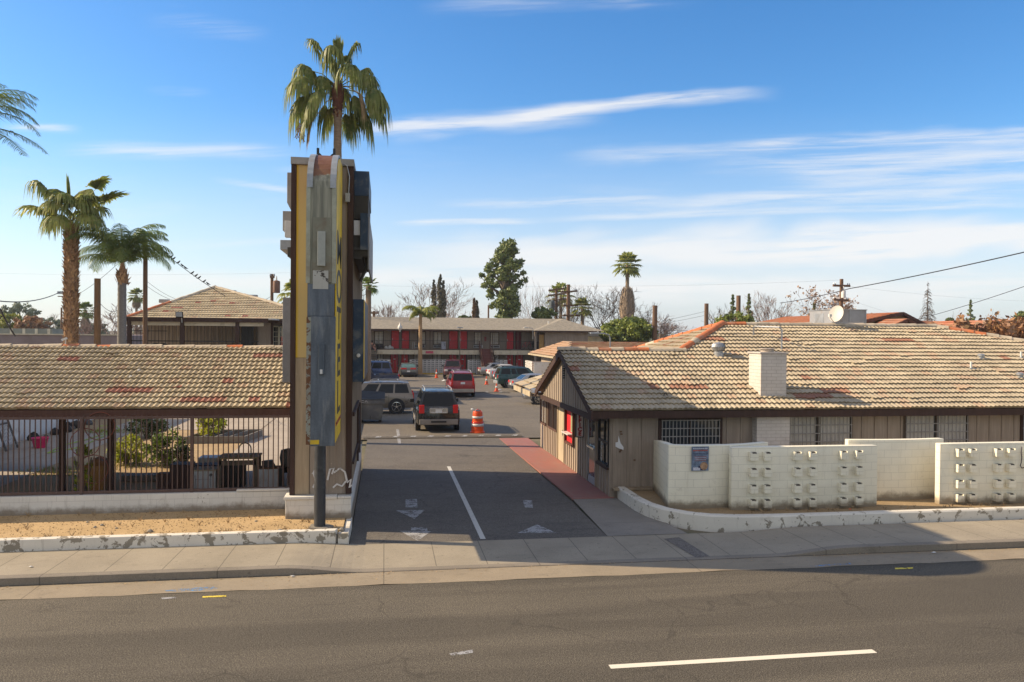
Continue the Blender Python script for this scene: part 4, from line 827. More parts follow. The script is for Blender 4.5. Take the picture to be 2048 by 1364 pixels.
# cross wing hip projecting forward
wx0,wx1,wyf=ay(1068,663,88.0).x,ay(1191,663,88.0).x,87.6; wzx=(wx0+wx1)/2
q.add([(wx0,wyf,4.96),(wx1,wyf,4.96),(wzx+.7,wyf+4.3,6.38),(wzx+.7,RGY,6.44),(wx0,RGY+2,4.96),(wx1,RGY+2,4.96)],[(0,1,2),(0,2,3,4),(1,5,3,2)])
q.build('roof',m_shing,mo); q=MB().box(MX0-1,EVY-.03,EVZ-.16,wx0,EVY+.05,EVZ+.0); q.box(wx0,wyf-.03,4.80,wx1,wyf+.04,4.95); q.box(wx1-.04,wyf,4.8,wx1+.03,RGY,4.95); q.build('fascia',m_brown,mo); q=MB().box(MX0,EVY+.06,4.80,wx0,MY,4.83); q.build('soffit',m_brown2,mo)
for px_,z_ in ((1163/1,0),): pass
p=ay(1097,648,91.5); MB().lathe([(.09,-.5),(.09,.35)],p,8).build('vent_pipe',m_white,mo)
# end block of cross wing
bx0,bx1=ay(1090,680,88.3).x,ay(1176,680,88.3).x
q=MB().box(bx0,88.3,0,bx1,96,4.82); battens(q,'y',88.3,bx0,bx1,.1,4.8,sp=.34,w=.045,t=.03); q.build('end_wall',m_side,mo)
q=MB().box(ay(1074,680,88.6).x,88.7,2.5,bx0,88.9,2.75); q.build('corner_slab',m_cfasc,mo); window(mo,'y',88.7,ay(1078,680,88.7).x,ay(1088,680,88.7).x,2.9,4.5,frame=m_brown,pane=m_amb,mullion=False)
MB().box(ay(1069,680,88.6).x,88.55,0,ay(1073,680,88.6).x,88.7,4.9).build('corner_post',m_side,mo)
# fire extinguishers and number sign
for cx in (157,1107): xx=mx(cx); MB().box(xx-.12,MY-.12,3.7,xx+.12,MY-.03,4.2).build('extinguisher_box',mt('extinguisher_red',(.25,.04,.03),.5),mo)
xx=mx(1200); 
text('2','building_number',.9,m_plate,mo,(mx(1203),MY-.09,1.75),FY,ext=.01,bold=.03); 
xx=mx(652,89.45); MB().box(xx-.42,89.44,2.30,xx+.42,89.48,2.55).build('pink_graffiti_patch',worn('pink_spray',(.60,.10,.16),.56,5),mo)
# stairs
def stair(lab,xa,xb,yt,yb,zt,m,ms,open_=True,n=15):
    r=empty('staircase',((xa+xb)/2,yb,0),lab,'staircase','outdoor staircases'); q=MB()
    for i in range(n):
        f=(i+.5)/n; y=yb+(yt-yb)*f; z=zt*(i+1)/(n+.0); q.box(xa,y-.17,z-.05,xb,y+.15,z)
        if not open_: q.box(xa,y+.1,z-.05,xb,y+.13,z+zt/n-.05)
    q.build('steps',m,r); q=MB()
    for x in (xa,xb): q.bar((x,yb-.1,.05),(x,yt,zt),.06,.28)
    q.build('stringers',ms,r); q=MB()
    for x in (xa,xb):
        q.bar((x,yb-.1,.95),(x,yt,zt+.95),.05,.05); q.bar((x,yb-.1,0),(x,yb-.1,.95),.05,.05); q.bar((x,yt,zt),(x,yt,zt+1.0),.08,.08)
        for k in range(1,8): f=k/8; q.bar((x,yb+(yt-yb)*f,zt*f),(x,yb+(yt-yb)*f,zt*f+.95),.02,.02)
    q.build('handrail',ms,r); return r
p0,p1=ay(967,745,85.6).x,ay(989,745,85.6).x
stair('red brown painted staircase up the middle of the motel block, behind the red suv',p0,p1,89.5,85.4,2.72,mt('red_stair_paint',(.14,.045,.035),.7,.25,6),m_brown2,False,16)
p0,p1=ay(732,745,87).x,ay(753,745,87).x
stair('grey open tread staircase at the left end of the motel block, under the person',p0,p1,89.5,86.0,2.72,mt('grey_stair',(.10,.095,.09),.7),m_black,True,15)
# breeze block screens
def breeze(lab,xa,xb,y,z1,n_rows=None,axis='y'):
    r=empty('breeze_block_wall',(xa,y,0),lab,'wall','breeze block walls'); q=MB(); W=xb-xa; nr=int(round(z1/.235)); rh=z1/nr
    def B(a0,z0,a1,z1_):
        if axis=='y': q.box(a0,y,z0,a1,y+.14,z1_)
        else: q.box(y,a0,z0,y+.14,a1,z1_)
    for j in range(nr+1): z=j*rh; B(xa,max(.0,z-.045),xb,min(z1,z+.045))
    x=xa; k=0; B(xa,0,xa+.22,z1)
    x=xa+.22; 
    while x<xb-.5: x+=.125; B(x,0,x+.05,z1); x+=.175; B(x,0,x+.14,z1); x+=.14
    B(min(x,xb-.1),0,xb,z1); w_=q.build('block_lattice',m_white2,r)
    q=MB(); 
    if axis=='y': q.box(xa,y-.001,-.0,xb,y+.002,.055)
    q.box(*( (xa+.02,y+.12,.05,xb-.02,y+.135,z1-.03) if axis=='y' else (y+.12,xa+.02,.05,y+.135,xb-.02,z1-.03))); q.build('hollow_shade_sheet',mt('hollow_shade_dark',(.03,.028,.03),.9),r)  # near-black sheet behind the lattice stands in for shade in the holes
for a_,b_,lab in ((490,820,'white breeze block wall behind the short palm on the far side of the car park'),(965,1092,'white breeze block wall left of the red staircase'),(1195,1290,'short white breeze block wall right of the red staircase'),(135,332,'white breeze block wall behind the grey staircase and blue suv')):
    breeze(lab,mx(a_,89.0),mx(b_,89.0),89.0,1.62)
pb=gz(1072,738); breeze('lit white breeze block enclosure at the right corner of the car park',80.5,84.5,ay(1059,712,82).x,1.75,axis='x')
q=MB().box(ay(1059,712,82).x,80.3,0,ay(1092,712,80.3).x+1,80.45,1.75); r=empty('utility_wall',(16,80.4,0),'pinkish grey block wall beside the lit white enclosure behind the gable','wall'); q.build('wall',mt('pinkish_wall',(.36,.26,.24),.9,.1,2),r)
q=MB(); 
for j in range(6):
    for i in (0,2): x=ay(1065+i*2,712,80.3).x; q.box(x,80.285,.35+j*.23,x+.12,80.3,.45+j*.23)
q.build('wall_holes',m_dark,r)
r=empty('white_board',(15,70,0),'bright white board standing beyond the office gable','board'); x=ay(1085,712,72).x; MB().box(x-.8,72,0,x+1.4,72.1,1.95).build('panel',m_white2,r); MB().box(x-.85,71.98,1.95,x+1.45,72.12,2.0).build('edge',m_white,r)
# yellow kerb
for k,(a_,b_) in enumerate(((487,820),(965,1020))): tag(MB().box(mx(a_,88.6),88.3,0,mx(b_,88.6),88.5,.15).build('yellow_kerb',mt('kerb_yellow',(.50,.33,.04),.7,.2,4,dirt=(.3,.25,.2))),('long' if k==0 else 'short')+' yellow kerb at the foot of the breeze block wall '+('behind the short palm' if k==0 else 'left of the red stairs'),'kerb')
# ================================================= BUILDING WITH BROWN TILE ROOF behind the gable
rb=empty('rear_building',(20,76,0),'low motel wing with brown tile hip roof between the gable and the two storey block','building')
c0=gz(1068,708,2.55); yF=67.0; c1=gz(1105,716,2.55)
ex=15.2; q=MB();uv=[]; pk=ay(1135,683,76.5); Sx=(pk.x-ex); Lh=math.hypot(Sx,pk.z-2.55)
tiles(q,uv,(ex,84,2.55),(0,-1,0),(Sx,0,pk.z-2.55),Lh,lambda t:((t/Lh)*6,18-(t/Lh)*9),rowh=.4,tw=.4,seed=8,step=.2,amp=.02)
y0_=66.0; L2=math.hypot(9,pk.z-2.55); tiles(q,uv,(ex,y0_,2.55),(1,0,0),(0,9,pk.z-2.55),L2,lambda t:((t/L2)*Sx,26),rowh=.4,tw=.4,seed=9,step=.2,amp=.02)
q.build('roof_tiles',m_tileB,rb,uv=uv); q=MB().box(ex+.6,66.6,0,40,80,2.5); q.box(ex,y0_,2.38,41,83.9,2.54); q.build('wall',m_side,rb); MB().box(ex-.05,y0_-.06,2.36,41,y0_,2.52).build('fascia',m_tan,rb); MB().box(ex-.06,y0_,2.36,ex,84,2.52).build('fascia',m_tan,rb)
# lower porch roof (left of the gable, farther)
pr_=empty('porch',(7,38,0),'small tan tiled porch roof sticking out behind the office gable over a silver pickup','porch')
q=MB();uv=[]; Lp=2.6; tiles(q,uv,(5.5,33.7,2.42),(0,-1,0),(Lp,0,Lp*.42),math.hypot(Lp,Lp*.42),lambda t:(t*.92,3.9),rowh=.35,tw=.3,seed=12,step=.1)
q.build('roof_tiles',m_tileR,pr_,uv=uv); q=MB().box(5.46,29.8,2.20,5.52,33.7,2.40); q.build('fascia',m_tan,pr_); q=MB().box(6.3,31.2,0,9.5,31.9,2.35); q.box(5.6,29.9,2.2,8,31.2,2.24); q.build('wall',m_side,pr_)
MB().add([(5.52,33.69,2.3),(8.1,33.69-2.58,2.3),(8.1,33.69-2.58,3.48),(5.52,33.69,2.4)],[(0,1,2,3)]).build('roof_underside',m_brown2,pr_)
# ================================================= PATIO BUILDING (left, upper floor)
pbd=empty('patio_building',(-11,53,0),'motel wing with hip tile roof and covered barred patio behind the shed','building')
yP=53.0; xl=ay(262,640,yP).x; xr=ay(660,640,yP).x; ap=ay(430,575,59.0); zE2=5.36
S2=(0,ap.y-yP,ap.z-zE2); L3=math.hypot(S2[1],S2[2]); q=MB();uv=[]
tiles(q,uv,(xl-.4,yP,zE2),(1,0,0),S2,L3,lambda t:((t/L3)*(ap.x-xl+.4),(xr-xl+.8)-(t/L3)*(xr-ap.x+.4)),rowh=.36,tw=.36,seed=14,step=.09,amp=.025)
q.build('roof_tiles',m_tileL,pbd,uv=uv); bk=(xl-.4,2*ap.y-yP); q=MB().add([(xl-.4,yP,zE2-.05),(xr+.4,yP,zE2-.05),(ap.x,ap.y,ap.z-.04),(xl-.4,bk[1],zE2-.05),(xr+.4,bk[1],zE2-.05)],[(0,1,2),(1,4,2),(3,0,2),(4,3,2)]); q.build('roof_deck',m_tileB,pbd,uv=[(0,0)]*5)
ridge('hip_tiles',(xl-.3,yP,zE2+.06),(ap.x,ap.y,ap.z+.05),pbd,m_ridge,m_ridger,r=.14,L=.55,seed=3,cuts=((0,.42),(.93,1.)))
ridge('hip_tiles',(xr+.3,yP,zE2+.06),(ap.x,ap.y,ap.z+.05),pbd,m_ridge,m_ridger,r=.14,L=.55,seed=9)
q=MB().box(xl+.6,yP+1.4,0,xr-.2,yP+9,5.3); battens(q,'y',yP+1.4,xl+.6,xr-.2,3,5.3,sp=.40,w=.05,t=.03); q.build('wall',m_sideg,pbd)
MB().box(ay(515,660,yP).x,yP+.1,2.6,ay(541,660,yP).x,yP+1.4,5.25).build('bay_wall',m_side,pbd); MB().box(ay(541,660,yP).x,yP+.1,2.6,ay(545,660,yP).x,yP+.3,5.3).build('post',m_brown,pbd)
MB().box(xl,yP-.02,5.16,xr,yP+.06,5.34).build('fascia',m_brown,pbd)
# flat patio cover
yc=49.6; xa,xb=ay(246,640,yc).x,ay(516,640,yc).x
MB().box(xa,yc,5.31,xb+.8,yP+.4,5.38).build('patio_cover',mt('patio_cover_white',(.62,.60,.56),.8),pbd)
MB().box(xa-.02,yc-.04,5.12,xb+.6,yc,5.375).build('fascia',m_brown,pbd); MB().box(xa+.1,yc+.15,4.90,xb+.3,yc+.2,5.12).build('beam',m_cfasc,pbd)
q=MB()
for px_ in (259,365,475): x=ay(px_,660,yc+.2).x; MB().box(x-.11,yc+.1,2.5,x+.11,yc+.3,5.12).build('post',m_brown,pbd)
x=xa+.3
while x<xb: q.box(x,yc+.2,2.7,x+.02,yc+.22,5.1); x+=.2
for z in (2.8,3.95): q.box(xa,yc+.18,z,xb,yc+.24,z+.06)
q.box(xa+.4,yc+.18,4.55,xa+2.4,yc+.23,4.59); q.build('patio_bars',m_black,pbd)
MB().box(xa,yc+.1,2.2,xb+6,yP+1.4,2.5).build('deck',m_conc,pbd); x=ay(489,660,yP+1).x; MB().box(x,yP-.2,2.5,x+.75,yP-.1,4.9).build('screen_door',m_black,pbd)
x=ay(560,660,yP).x; MB().box(x-.1,yP+1.3,3.5,x+.1,yP+1.4,4.3).build('red_sign',m_redd,pbd)
for px_ in (550,566,574): x=ay(px_,660,yP+1.4).x; window(pbd,'y',yP+1.36,x-.25,x+.25,3.6,4.9,frame=m_creamp,mullion=False,sill=False,bars=3,hb=4,barm=m_creamp)
for i,(px_,lab) in enumerate(((311,'left one of two round black chairs on the covered patio'),(326,'right one of two round black chairs on the covered patio'))):
    p=ay(px_,688,yP-1.4); p.z=2.5; r=empty('patio_chair',p,lab,'chair','round backed patio chairs'); q=MB().lathe([(.38,-.04),(.40,0),(.38,.04)],(p.x,p.y,3.45),18,'y'); q.build('backrest',m_black,r,smooth=True); MB().lathe([(.35,2.95),(.38,3.0),(.36,3.05)],(p.x,p.y-.3,0),16).build('seat',m_black,r)
    q=MB(); 
    for s in (-1,1): q.bar((p.x+s*.28,p.y-.5,2.5),(p.x+s*.25,p.y-.3,3.0),.03); q.bar((p.x+s*.28,p.y,2.5),(p.x+s*.25,p.y-.1,3.3),.03)
    q.build('legs',m_black,r)
p=ay(356,690,yP-1); r=empty('patio_table',(p.x,p.y,2.5),'small glass topped table beside the chairs on the covered patio','table'); MB().box(p.x-.5,p.y-.3,3.1,p.x+.5,p.y+.3,3.14).build('table_top',m_galv,r); q=MB(); [q.box(p.x+s*.45-.02,p.y+t*.25-.02,2.5,p.x+s*.45+.02,p.y+t*.25+.02,3.1) for s in(-1,1) for t in (-1,1)]; q.build('legs',m_galv,r)
# floodlight
p=ay(360,630,yc-.1); r=empty('floodlight',p,'black square floodlight on the edge of the patio cover','floodlight'); MB().hexa([(p.x-.2,p.y-.15,p.z-.16),(p.x+.22,p.y-.15,p.z-.16),(p.x+.2,p.y-.02,p.z-.16),(p.x-.2,p.y-.02,p.z-.16),(p.x-.2,p.y-.25,p.z+.2),(p.x+.22,p.y-.25,p.z+.2),(p.x+.2,p.y-.12,p.z+.2),(p.x-.2,p.y-.12,p.z+.2)]).build('lamp_head',m_black,r); MB().box(p.x-.16,p.y-.262,p.z-.1,p.x+.18,p.y-.2,p.z+.16).build('lens',m_galv,r); MB().tube([p+Vector((.1,0,-.15)),p+Vector((.1,.05,-.45))],.03,6).build('bracket',m_galv,r)
for px_,py_,lab in ((462,582,'dark vent hood high on the right slope of the patio wing roof'),(328,600,'flat grey vent hood on the left hip of the patio wing roof'),(505,591,'dark vent hood lower on the right slope of the patio wing roof')):
    p=ay(px_,py_,58.5); r=empty('roof_vent',p,lab,'roof vent','vents on the patio wing roof'); MB().box(p.x-.3,p.y-.2,p.z-.2,p.x+.35,p.y+.2,p.z+.05).build('hood',m_galv,r,bevel=.03); MB().box(p.x-.12,p.y-.1,p.z-.8,p.x+.12,p.y+.1,p.z-.15).build('base',m_galv,r)
# security camera on shed ridge
p=ay(131,687,RY); r=empty('security_camera',p,'small white security camera on the ridge of the left shed roof','camera'); MB().tube([p-Vector((0,0,.05)),p+Vector((0,0,.12))],.018,6).build('mount',m_white,r); MB().bar(p+Vector((-.09,-.03,.09)),p+Vector((.04,0,.15)),.06,.06).build('camera_body',m_white,r)
# shed ridge debris/vents
for k,(px_,py_,lab) in enumerate(((278,744,'small pale vent stub left on the tan shed roof'),(262,757,'broken pale vent cap just below the other stub on the shed roof'),(466,757,'dark hole with broken tile on the right side of the shed roof'),(378,769,'chipped tile lump mid way along the shed roof'))):
    d=ray(px_,py_); sl=(RZ-EZ)/(RY-EY); t=(EZ-sl*EY-H)/(d.z-sl*d.y); p=CP+d*t; r=empty('roof_vent',p,lab,'roof vent'); MB().lathe([(.05,-.05),(.045,.03+.03*(k<2)),(.02,.05+.03*(k<2))],p,8).build('stub',m_white if k<2 else m_dark if k==2 else m_tileB,r,**({'uv':[(0,0)]*24} if k==3 else {}))
# ================================================= far walls & buildings
r=empty('mauve_building',(-40,75,0),'long flat roofed building with mauve stucco wall beyond the shed ridge','building')
za=ay(100,670,75).z; q=MB().box(-80,75,0,ay(236,675,75).x,90,za); q.build('wall',m_mauve,r); MB().box(-80,74.9,za,ay(236,675,75).x+.1,75.2,za+.1).build('parapet_cap',m_cfasc,r)
r=empty('grey_panel_building',(-60,95,0),'low grey panelled roof building behind the mauve wall at the far left','building'); za=ay(50,657,100).z
q=MB().box(-95,100,0,ay(105,665,100).x,110,za); q.build('wall',mt('grey_green_panel',(.27,.28,.23),.8,.15,.6,dirt=(.35,.33,.25),dscale=.2),r); 
for i in range(4): x=ay(20+i*25,665,100).x; MB().box(x,99.95,3,x+.3,100,za).build('seam',m_creamp,r)
r=empty('pale_house',(22,112,0),'small pale flat roofed house between the motel end and the round green tree','house'); xa,xb=ay(1176,680,110).x,ay(1262,680,110).x
MB().box(xa+.5,110,0,xb,118,ay(1200,673,110).z).build('wall',m_creamp,r); MB().box(xa-1.,109.3,ay(1200,673,110).z,xb+1,119,ay(1200,667,110).z+.1).build('roof',mt('pale_flat_roof',(.36,.33,.28),.9),r); q=MB().box(xa+3,109.95,1.5,xa+8,110,4.2); q.build('garage_opening',m_grey,r)
def gable_house(lab,pxl,pxr,pxp,pyp,pye,y,depth,wm,rm,grp='terracotta roofed houses',base='house'):
    xl,xr=ay(pxl,pye,y).x,ay(pxr,pye,y).x; ze=ay(pxl,pye,y).z; pkp=ay(pxp,pyp,y); r=empty(base,((xl+xr)/2,y,0),lab,'house',grp)
    q=MB().add([(xl+.6,y+.4,0),(xr-.6,y+.4,0),(xr-.6,y+.4,ze),(pkp.x,y+.4,pkp.z-.15),(xl+.6,y+.4,ze),(xl+.6,y+depth,0),(xr-.6,y+depth,0),(xr-.6,y+depth,ze),(pkp.x,y+depth,pkp.z-.15),(xl+.6,y+depth,ze)],[(0,1,2,3,4),(9,8,7,6,5),(0,4,9,5),(1,6,7,2)]); q.build('wall',wm,r)
    q=MB();uv=[]
    for xe_,sg in ((xl,1),(xr,-1)):
        S_=(pkp.x-xe_,0,pkp.z-ze); L=Vector(S_).length; tiles(q,uv,(xe_,y,ze),(0,1,0),S_,L,lambda t:(0,depth),rowh=.4,tw=.5,seed=int(pxl)%17,step=.25,amp=.03)
    R_=q.build('roof',rm,r,uv=uv); q=MB()
    for xe_ in (xl,xr): q.bar((xe_,y-.05,ze-.1),(pkp.x,y-.05,pkp.z-.08),.12,.25)
    q.build('rake_board',m_brown2,R_); q=MB()
    for dx_,dz_ in ((0,-1.0),(-.22,-1.25),(.22,-1.25)): q.lathe([(.1,y+.37),(.1,y+.4)],(pkp.x+dx_,0,pkp.z+dz_),8,'y')
    q.build('gable_vents',m_dark,r); return r
m_tanw=mt('tan_stucco',(.33,.24,.13),.9,.1,1)
gable_house('large terracotta gabled house behind the cooler unit',1600,1895,1806,625,668,62,20,m_tanw,m_tileT)
gable_house('small front gable in terracotta tile below the large gable',1765,1862,1816,638,662,59,3.5,m_tanw,m_tileT)
def long_roof(lab,pxl,pxr,pyt,pye,y,dep,rm=m_tileT):
    a0,b0=ay(pxl,pye,y),ay(pxr,pye,y); zt_=ay((pxl+pxr)/2,pyt,y+dep).z; r=empty('house',((a0.x+b0.x)/2,y,0),lab,'house','terracotta roofed houses'); S_=(0,dep,zt_-a0.z); L=Vector(S_).length; q=MB();uv=[]
    tiles(q,uv,(a0.x,y,a0.z),(1,0,0),S_,L,lambda t:(0,b0.x-a0.x),rowh=.4,tw=.5,seed=3,step=.25,amp=.03); q.build('roof',rm,r,uv=uv); MB().box(a0.x+.5,y+.5,0,b0.x-.5,y+dep*2,a0.z-.02).build('wall',m_tanw,r); MB().box(a0.x,y-.04,a0.z-.2,b0.x,y,a0.z).build('fascia',m_brown2,r)
long_roof('long terracotta roofed house right of the large gable',1830,2040,643,672,70,7)
long_roof('terracotta roofed house wing low behind the right hip of the office roof',1890,2140,655,690,56,4)
gable_house('brown gabled porch among the bare shrubs at the right edge',1945,2020,1980,657,680,52,8,mt('brown_wall',(.14,.09,.05),.9),m_tileT)
gable_house('yellow ochre gabled house at the far right edge',1985,2110,2022,640,668,66,14,mt('ochre_stucco',(.55,.33,.06),.85,.1,1),m_tileT)
long_roof('low terracotta roof seen left of the cooler unit',1560,1640,656,675,64,5)
# white storage building left in the courtyard
r=empty('white_outbuilding',(-16,30,.25),'white painted outbuilding wall at the left of the courtyard','building'); MB().box(-18,27.6,.2,-13.95,42,3.0).build('wall',m_white2,r); MB().box(-18.1,27.5,3.0,-13.75,42.1,3.12).build('roof_edge',m_brown,r)
# ================================================= VEHICLES
def lerp(a,b,t): return a+(b-a)*t
m_cglass=N('car_glass'); m_cglass=m_cglass.out((.008,.010,.011),.05,0,.32)
m_cglass2=mt('green_tint_glass',(.10,.17,.15),.1,.3,2,spec=.8); m_trim=mt('black_trim',(.02,.02,.022),.5,.1); m_silvr=mt('wheel_silver',(.5,.5,.5),.3,.1,metal=.8)
def vehicle(label,cat,x,y,hd,P_,pm,group='parked cars in the motel car park',name='parked_car',low=None,base_z=.03,chrome=False,glass=None,lights=True,spokes=6,rim=m_silvr):
    """+x is forward in local space; hd = heading in degrees"""
    r=empty(name,(x,y,base_z),label,cat,group,rz=rad(hd)); r['_loc']=1
    L,W,Hh=P_['L'],P_['W'],P_['H']; zb=P_.get('zb',.28); st=P_['st']; w=W/2; wr=P_.get('wr',.36); G_=glass or m_cglass
    # lower body loft : stations (x, top z, half width)
    q=MB(); ringn=None; secs=[]
    for (xx,zt,hw) in st:
        zm=lerp(zb,zt,.55); zsh=zt-.10*min(1,(zt-zb)/.5)
        ring=[(hw*.93,zb),(hw*.995,zb+.10),(hw,zm),(hw*.985,zsh),(hw*.90,zt-.01),(hw*.45,zt+.015)]
        ring=ring+[(-a_,b_) for a_,b_ in reversed(ring)]; secs.append([(xx,a_,b_) for a_,b_ in ring])
    k=len(secs[0])
    for s in secs: q.v+=s
    for i in range(len(secs)-1):
        for j in range(k): q.f.append((i*k+j,i*k+(j+1)%k,(i+1)*k+(j+1)%k,(i+1)*k+j)); q.mi.append(0)
    q.f.append(tuple(range(k))); q.f.append(tuple((len(secs)-1)*k+j for j in range(k))[::-1]); q.mi+=[0,0]
    nlow=len(q.v)
    body=q.build('body',pm,r,smooth=38,fixn=True)
    # greenhouse
    xb0,xt0,xt1,xb1=P_['gh']; zbelt=P_['belt']; hb=P_.get('hb',w*.93); ht=P_.get('ht',w*.76); rc=.04
    def top(xx): 
        return Hh-.05*((xx-(xt0+xt1)/2)/((xt1-xt0)/2+1e-6))**2
    B=[(xb0,-hb,zbelt-.03),(xb1,-hb,zbelt-.03),(xb1,hb,zbelt-.03),(xb0,hb,zbelt-.03)]; T=[(xt0,-ht,Hh-.07),(xt1,-ht,Hh-.07),(xt1,ht,Hh-.07),(xt0,ht,Hh-.07)]
    g=MB().hexa(B+T); 
    # crowned roof cap
    n_=6; b=len(g.v)
    for i in range(n_+1):
        f=i/n_; xx=lerp(xt0,xt1,f); e=1-(2*f-1)**4
        for yy,zz in ((-ht,-.07),(-ht*.9,-.02),(-ht*.4,.0),(ht*.4,.0),(ht*.9,-.02),(ht,-.07)): g.v.append((xx,yy,Hh+ (zz if zz==-.07 else (zz*e-.07*(1-e)))))
    for i in range(n_):
        for j in range(5): g.f.append((b+i*6+j,b+(i+1)*6+j,b+(i+1)*6+j+1,b+i*6+j+1)); g.mi.append(0)
    g.build('cabin',P_.get('roofm',pm),r,smooth=50)
    def quad(A,B_,C,D,u0,u1,v0,v1,off): # bilinear, A-B bottom, D-C top
        A,B_,C,D=map(Vector,(A,B_,C,D)); nn=(B_-A).cross(D-A).normalized()
        def pt(u,v): return A.lerp(B_,u).lerp(D.lerp(C,u),v)+nn*off
        return [pt(u0,v0),pt(u1,v0),pt(u1,v1),pt(u0,v1)]
    def pane(nm,A,B_,C,D,u0,u1,v0,v1,sgn=1,gm=None):
        a_=quad(A,B_,C,D,u0,u1,v0,v1,.006*sgn); b2=quad(A,B_,C,D,u0,u1,v0,v1,-.01*sgn); k=MB(); k.hexa(b2+a_) 
        return k.build(nm,gm or G_,r,fixn=True)
    Bl=[B[1],B[0],T[0],T[1]] # right side (y-) : seen from outside left->right = front..rear
    sp=P_['win'] # list of (u0,u1) from rear to front
    for u0,u1 in sp:
        pane('side_window',B[0],B[1],T[1],T[0],u0,u1,.14,.90,1); pane('side_window',B[3],B[2],T[2],T[3],u0,u1,.14,.90,-1)
    pane('windshield',B[1],B[2],T[2],T[1],.06,.94,.08,.93,1); pane('rear_window',B[3],B[0],T[0],T[3],.07,.93,.16,.9,1,P_.get('rg'))
    # wheels with arches
    for xx in P_['ax']:
        for s in (-1,1):
            yy=s*(w-.005); c=MB(); c.lathe([(wr*1.14,yy-s*.12),(wr*1.14,yy+s*.012)],(xx,0,wr*1.02),24,'y'); 
            body_a=c.build('wheel_arch',m_trim,r,fixn=True)
            t=MB().lathe([(wr*.55,s*(w-.22)),(wr*.93,s*(w-.225)),(wr,s*(w-.19)),(wr,s*(w-.03)),(wr*.95,s*(w+.012)),(wr*.68,s*(w+.02))],(xx,0,wr),24,'y'); W_=t.build('wheel',m_rub,r,smooth=35,fixn=True)
            k=MB().lathe([(wr*.66,s*(w-.02)),(wr*.66,s*(w+.024)),(wr*.60,s*(w+.026)),(wr*.58,s*(w-.0))],(xx,0,wr),20,'y')
            for a_ in range(spokes):
                t_=2*PI*a_/spokes+.3; k.bar((xx+math.cos(t_)*wr*.08,s*(w+.012),wr+math.sin(t_)*wr*.08),(xx+math.cos(t_)*wr*.6,s*(w+.012),wr+math.sin(t_)*wr*.6),wr*.2,.02)
            k.lathe([(wr*.16,s*(w)),(wr*.14,s*(w+.03))],(xx,0,wr),10,'y'); k.build('rim',rim,W_,fixn=True)
    xf,xr=st[-1][0],st[0][0]; zr=P_.get('zl',.85)
    wf=st[-1][2]; wrr=st[0][2]
    # bumpers
    bm_=P_.get('bm',m_trim); MB().box(xf-.10,-wf*1.0,zb+.02,xf+.06,wf*1.0,zb+.27).build('bumper',bm_,r,bevel=.03); MB().box(xr-.07,-wrr*1.0,zb+.02,xr+.10,wrr*1.0,zb+.27).build('bumper',bm_,r,bevel=.03)
    tl=P_.get('tl',(.62,.95,.80,1.15)) # frac width in/out, z range
    for s in (-1,1):
        MB().box(xr-.015,min(s*wrr*tl[0],s*wrr*tl[1]),tl[2],xr+.10,max(s*wrr*tl[0],s*wrr*tl[1]),tl[3]).build('taillight',m_lred,r,bevel=.012)
        zf=P_.get('zh',.72); MB().box(xf-.08,min(s*wf*.60,s*wf*.97),zf-.09,xf+.015,max(s*wf*.60,s*wf*.97),zf+.09).build('headlight',m_lwh,r,bevel=.02)
        mxx=xb1-.25; q=MB().box(mxx-.05,min(s*(w-.02),s*(w+.2)),zbelt+.0,mxx+.07,max(s*(w-.02),s*(w+.2)),zbelt+.17); q.build('mirror',P_.get('mm',m_trim),r,bevel=.03)
    pz=P_.get('pz',.78); MB().box(xr-.022,-.155,pz-.075,xr-.004,.155,pz+.075).build('license_plate',m_plate,r)
    MB().box(xf-.03,-wf*.5,P_.get('zh',.72)-.10,xf+.012,wf*.5,P_.get('zh',.72)+.08).build('grille',m_black if not chrome else m_chrome,r,bevel=.01)
    if low: 
        q=MB()
        for s in (-1,1): q.box(P_['ax'][0]+wr*1.2,min(s*(w-.03),s*(w+.012)),zb-.02,P_['ax'][1]-wr*1.2,max(s*(w-.03),s*(w+.012)),zb+.22)
        q.build('lower_cladding',low,r,bevel=.01)
    q=MB() # door seams and handles
    for xx in P_.get('doors',()):
        for s in (-1,1): q.box(xx-.006,min(s*w*.97,s*(w+.002)),zb+.12,xx+.006,max(s*w*.97,s*(w+.002)),zbelt-.02)
    if P_.get('doors'): q.build('door_seams',m_trim,r)
    q=MB()
    for xx in P_.get('doors',()):
        for s in (-1,1): q.box(xx+.08,min(s*(w-.01),s*(w+.025)),zbelt-.17,xx+.22,max(s*(w-.01),s*(w+.025)),zbelt-.13)
    if P_.get('doors'): q.build('door_handles',m_trim,r)
    if P_.get('rack'):
        q=MB()
        for s in (-1,1): q.tube([(xt0+.1,s*ht*.88,Hh-.04),(xt0+.2,s*ht*.88,Hh+.06),(xt1-.5,s*ht*.88,Hh+.07),(xt1-.35,s*ht*.88,Hh-.02)],.022,6)
        q.bar((xt0+.6,-ht*.88,Hh+.07),(xt0+.6,ht*.88,Hh+.07),.04,.03); q.bar((xt1-.8,-ht*.88,Hh+.07),(xt1-.8,ht*.88,Hh+.07),.04,.03); q.build('roof_rack',P_['rack'],r)
    return r
def suvP(L=4.8,W=1.88,H=1.78,**k):
    h=L/2; d=dict(L=L,W=W,H=H,zb=.34,st=[(-h,.95,W*.44),(-h+.04,1.10,W*.475),(-h+.35,1.13,W*.5),(-.4,1.12,W*.5),(h*.30,1.10,W*.5),(h*.40,1.08,W*.5),(h*.75,1.03,W*.485),(h-.12,.93,W*.46),(h,.70,W*.42)],
        gh=(-h+.05,-h+.28,h*.16,h*.42),belt=1.11,win=((.04,.26),(.29,.56),(.59,.86)),ax=(-h+.95,h-.92),wr=.37,doors=(-h*.42,h*-.03,h*.36),tl=(.80,.99,.82,1.10),zh=.80); d.update(k); return d
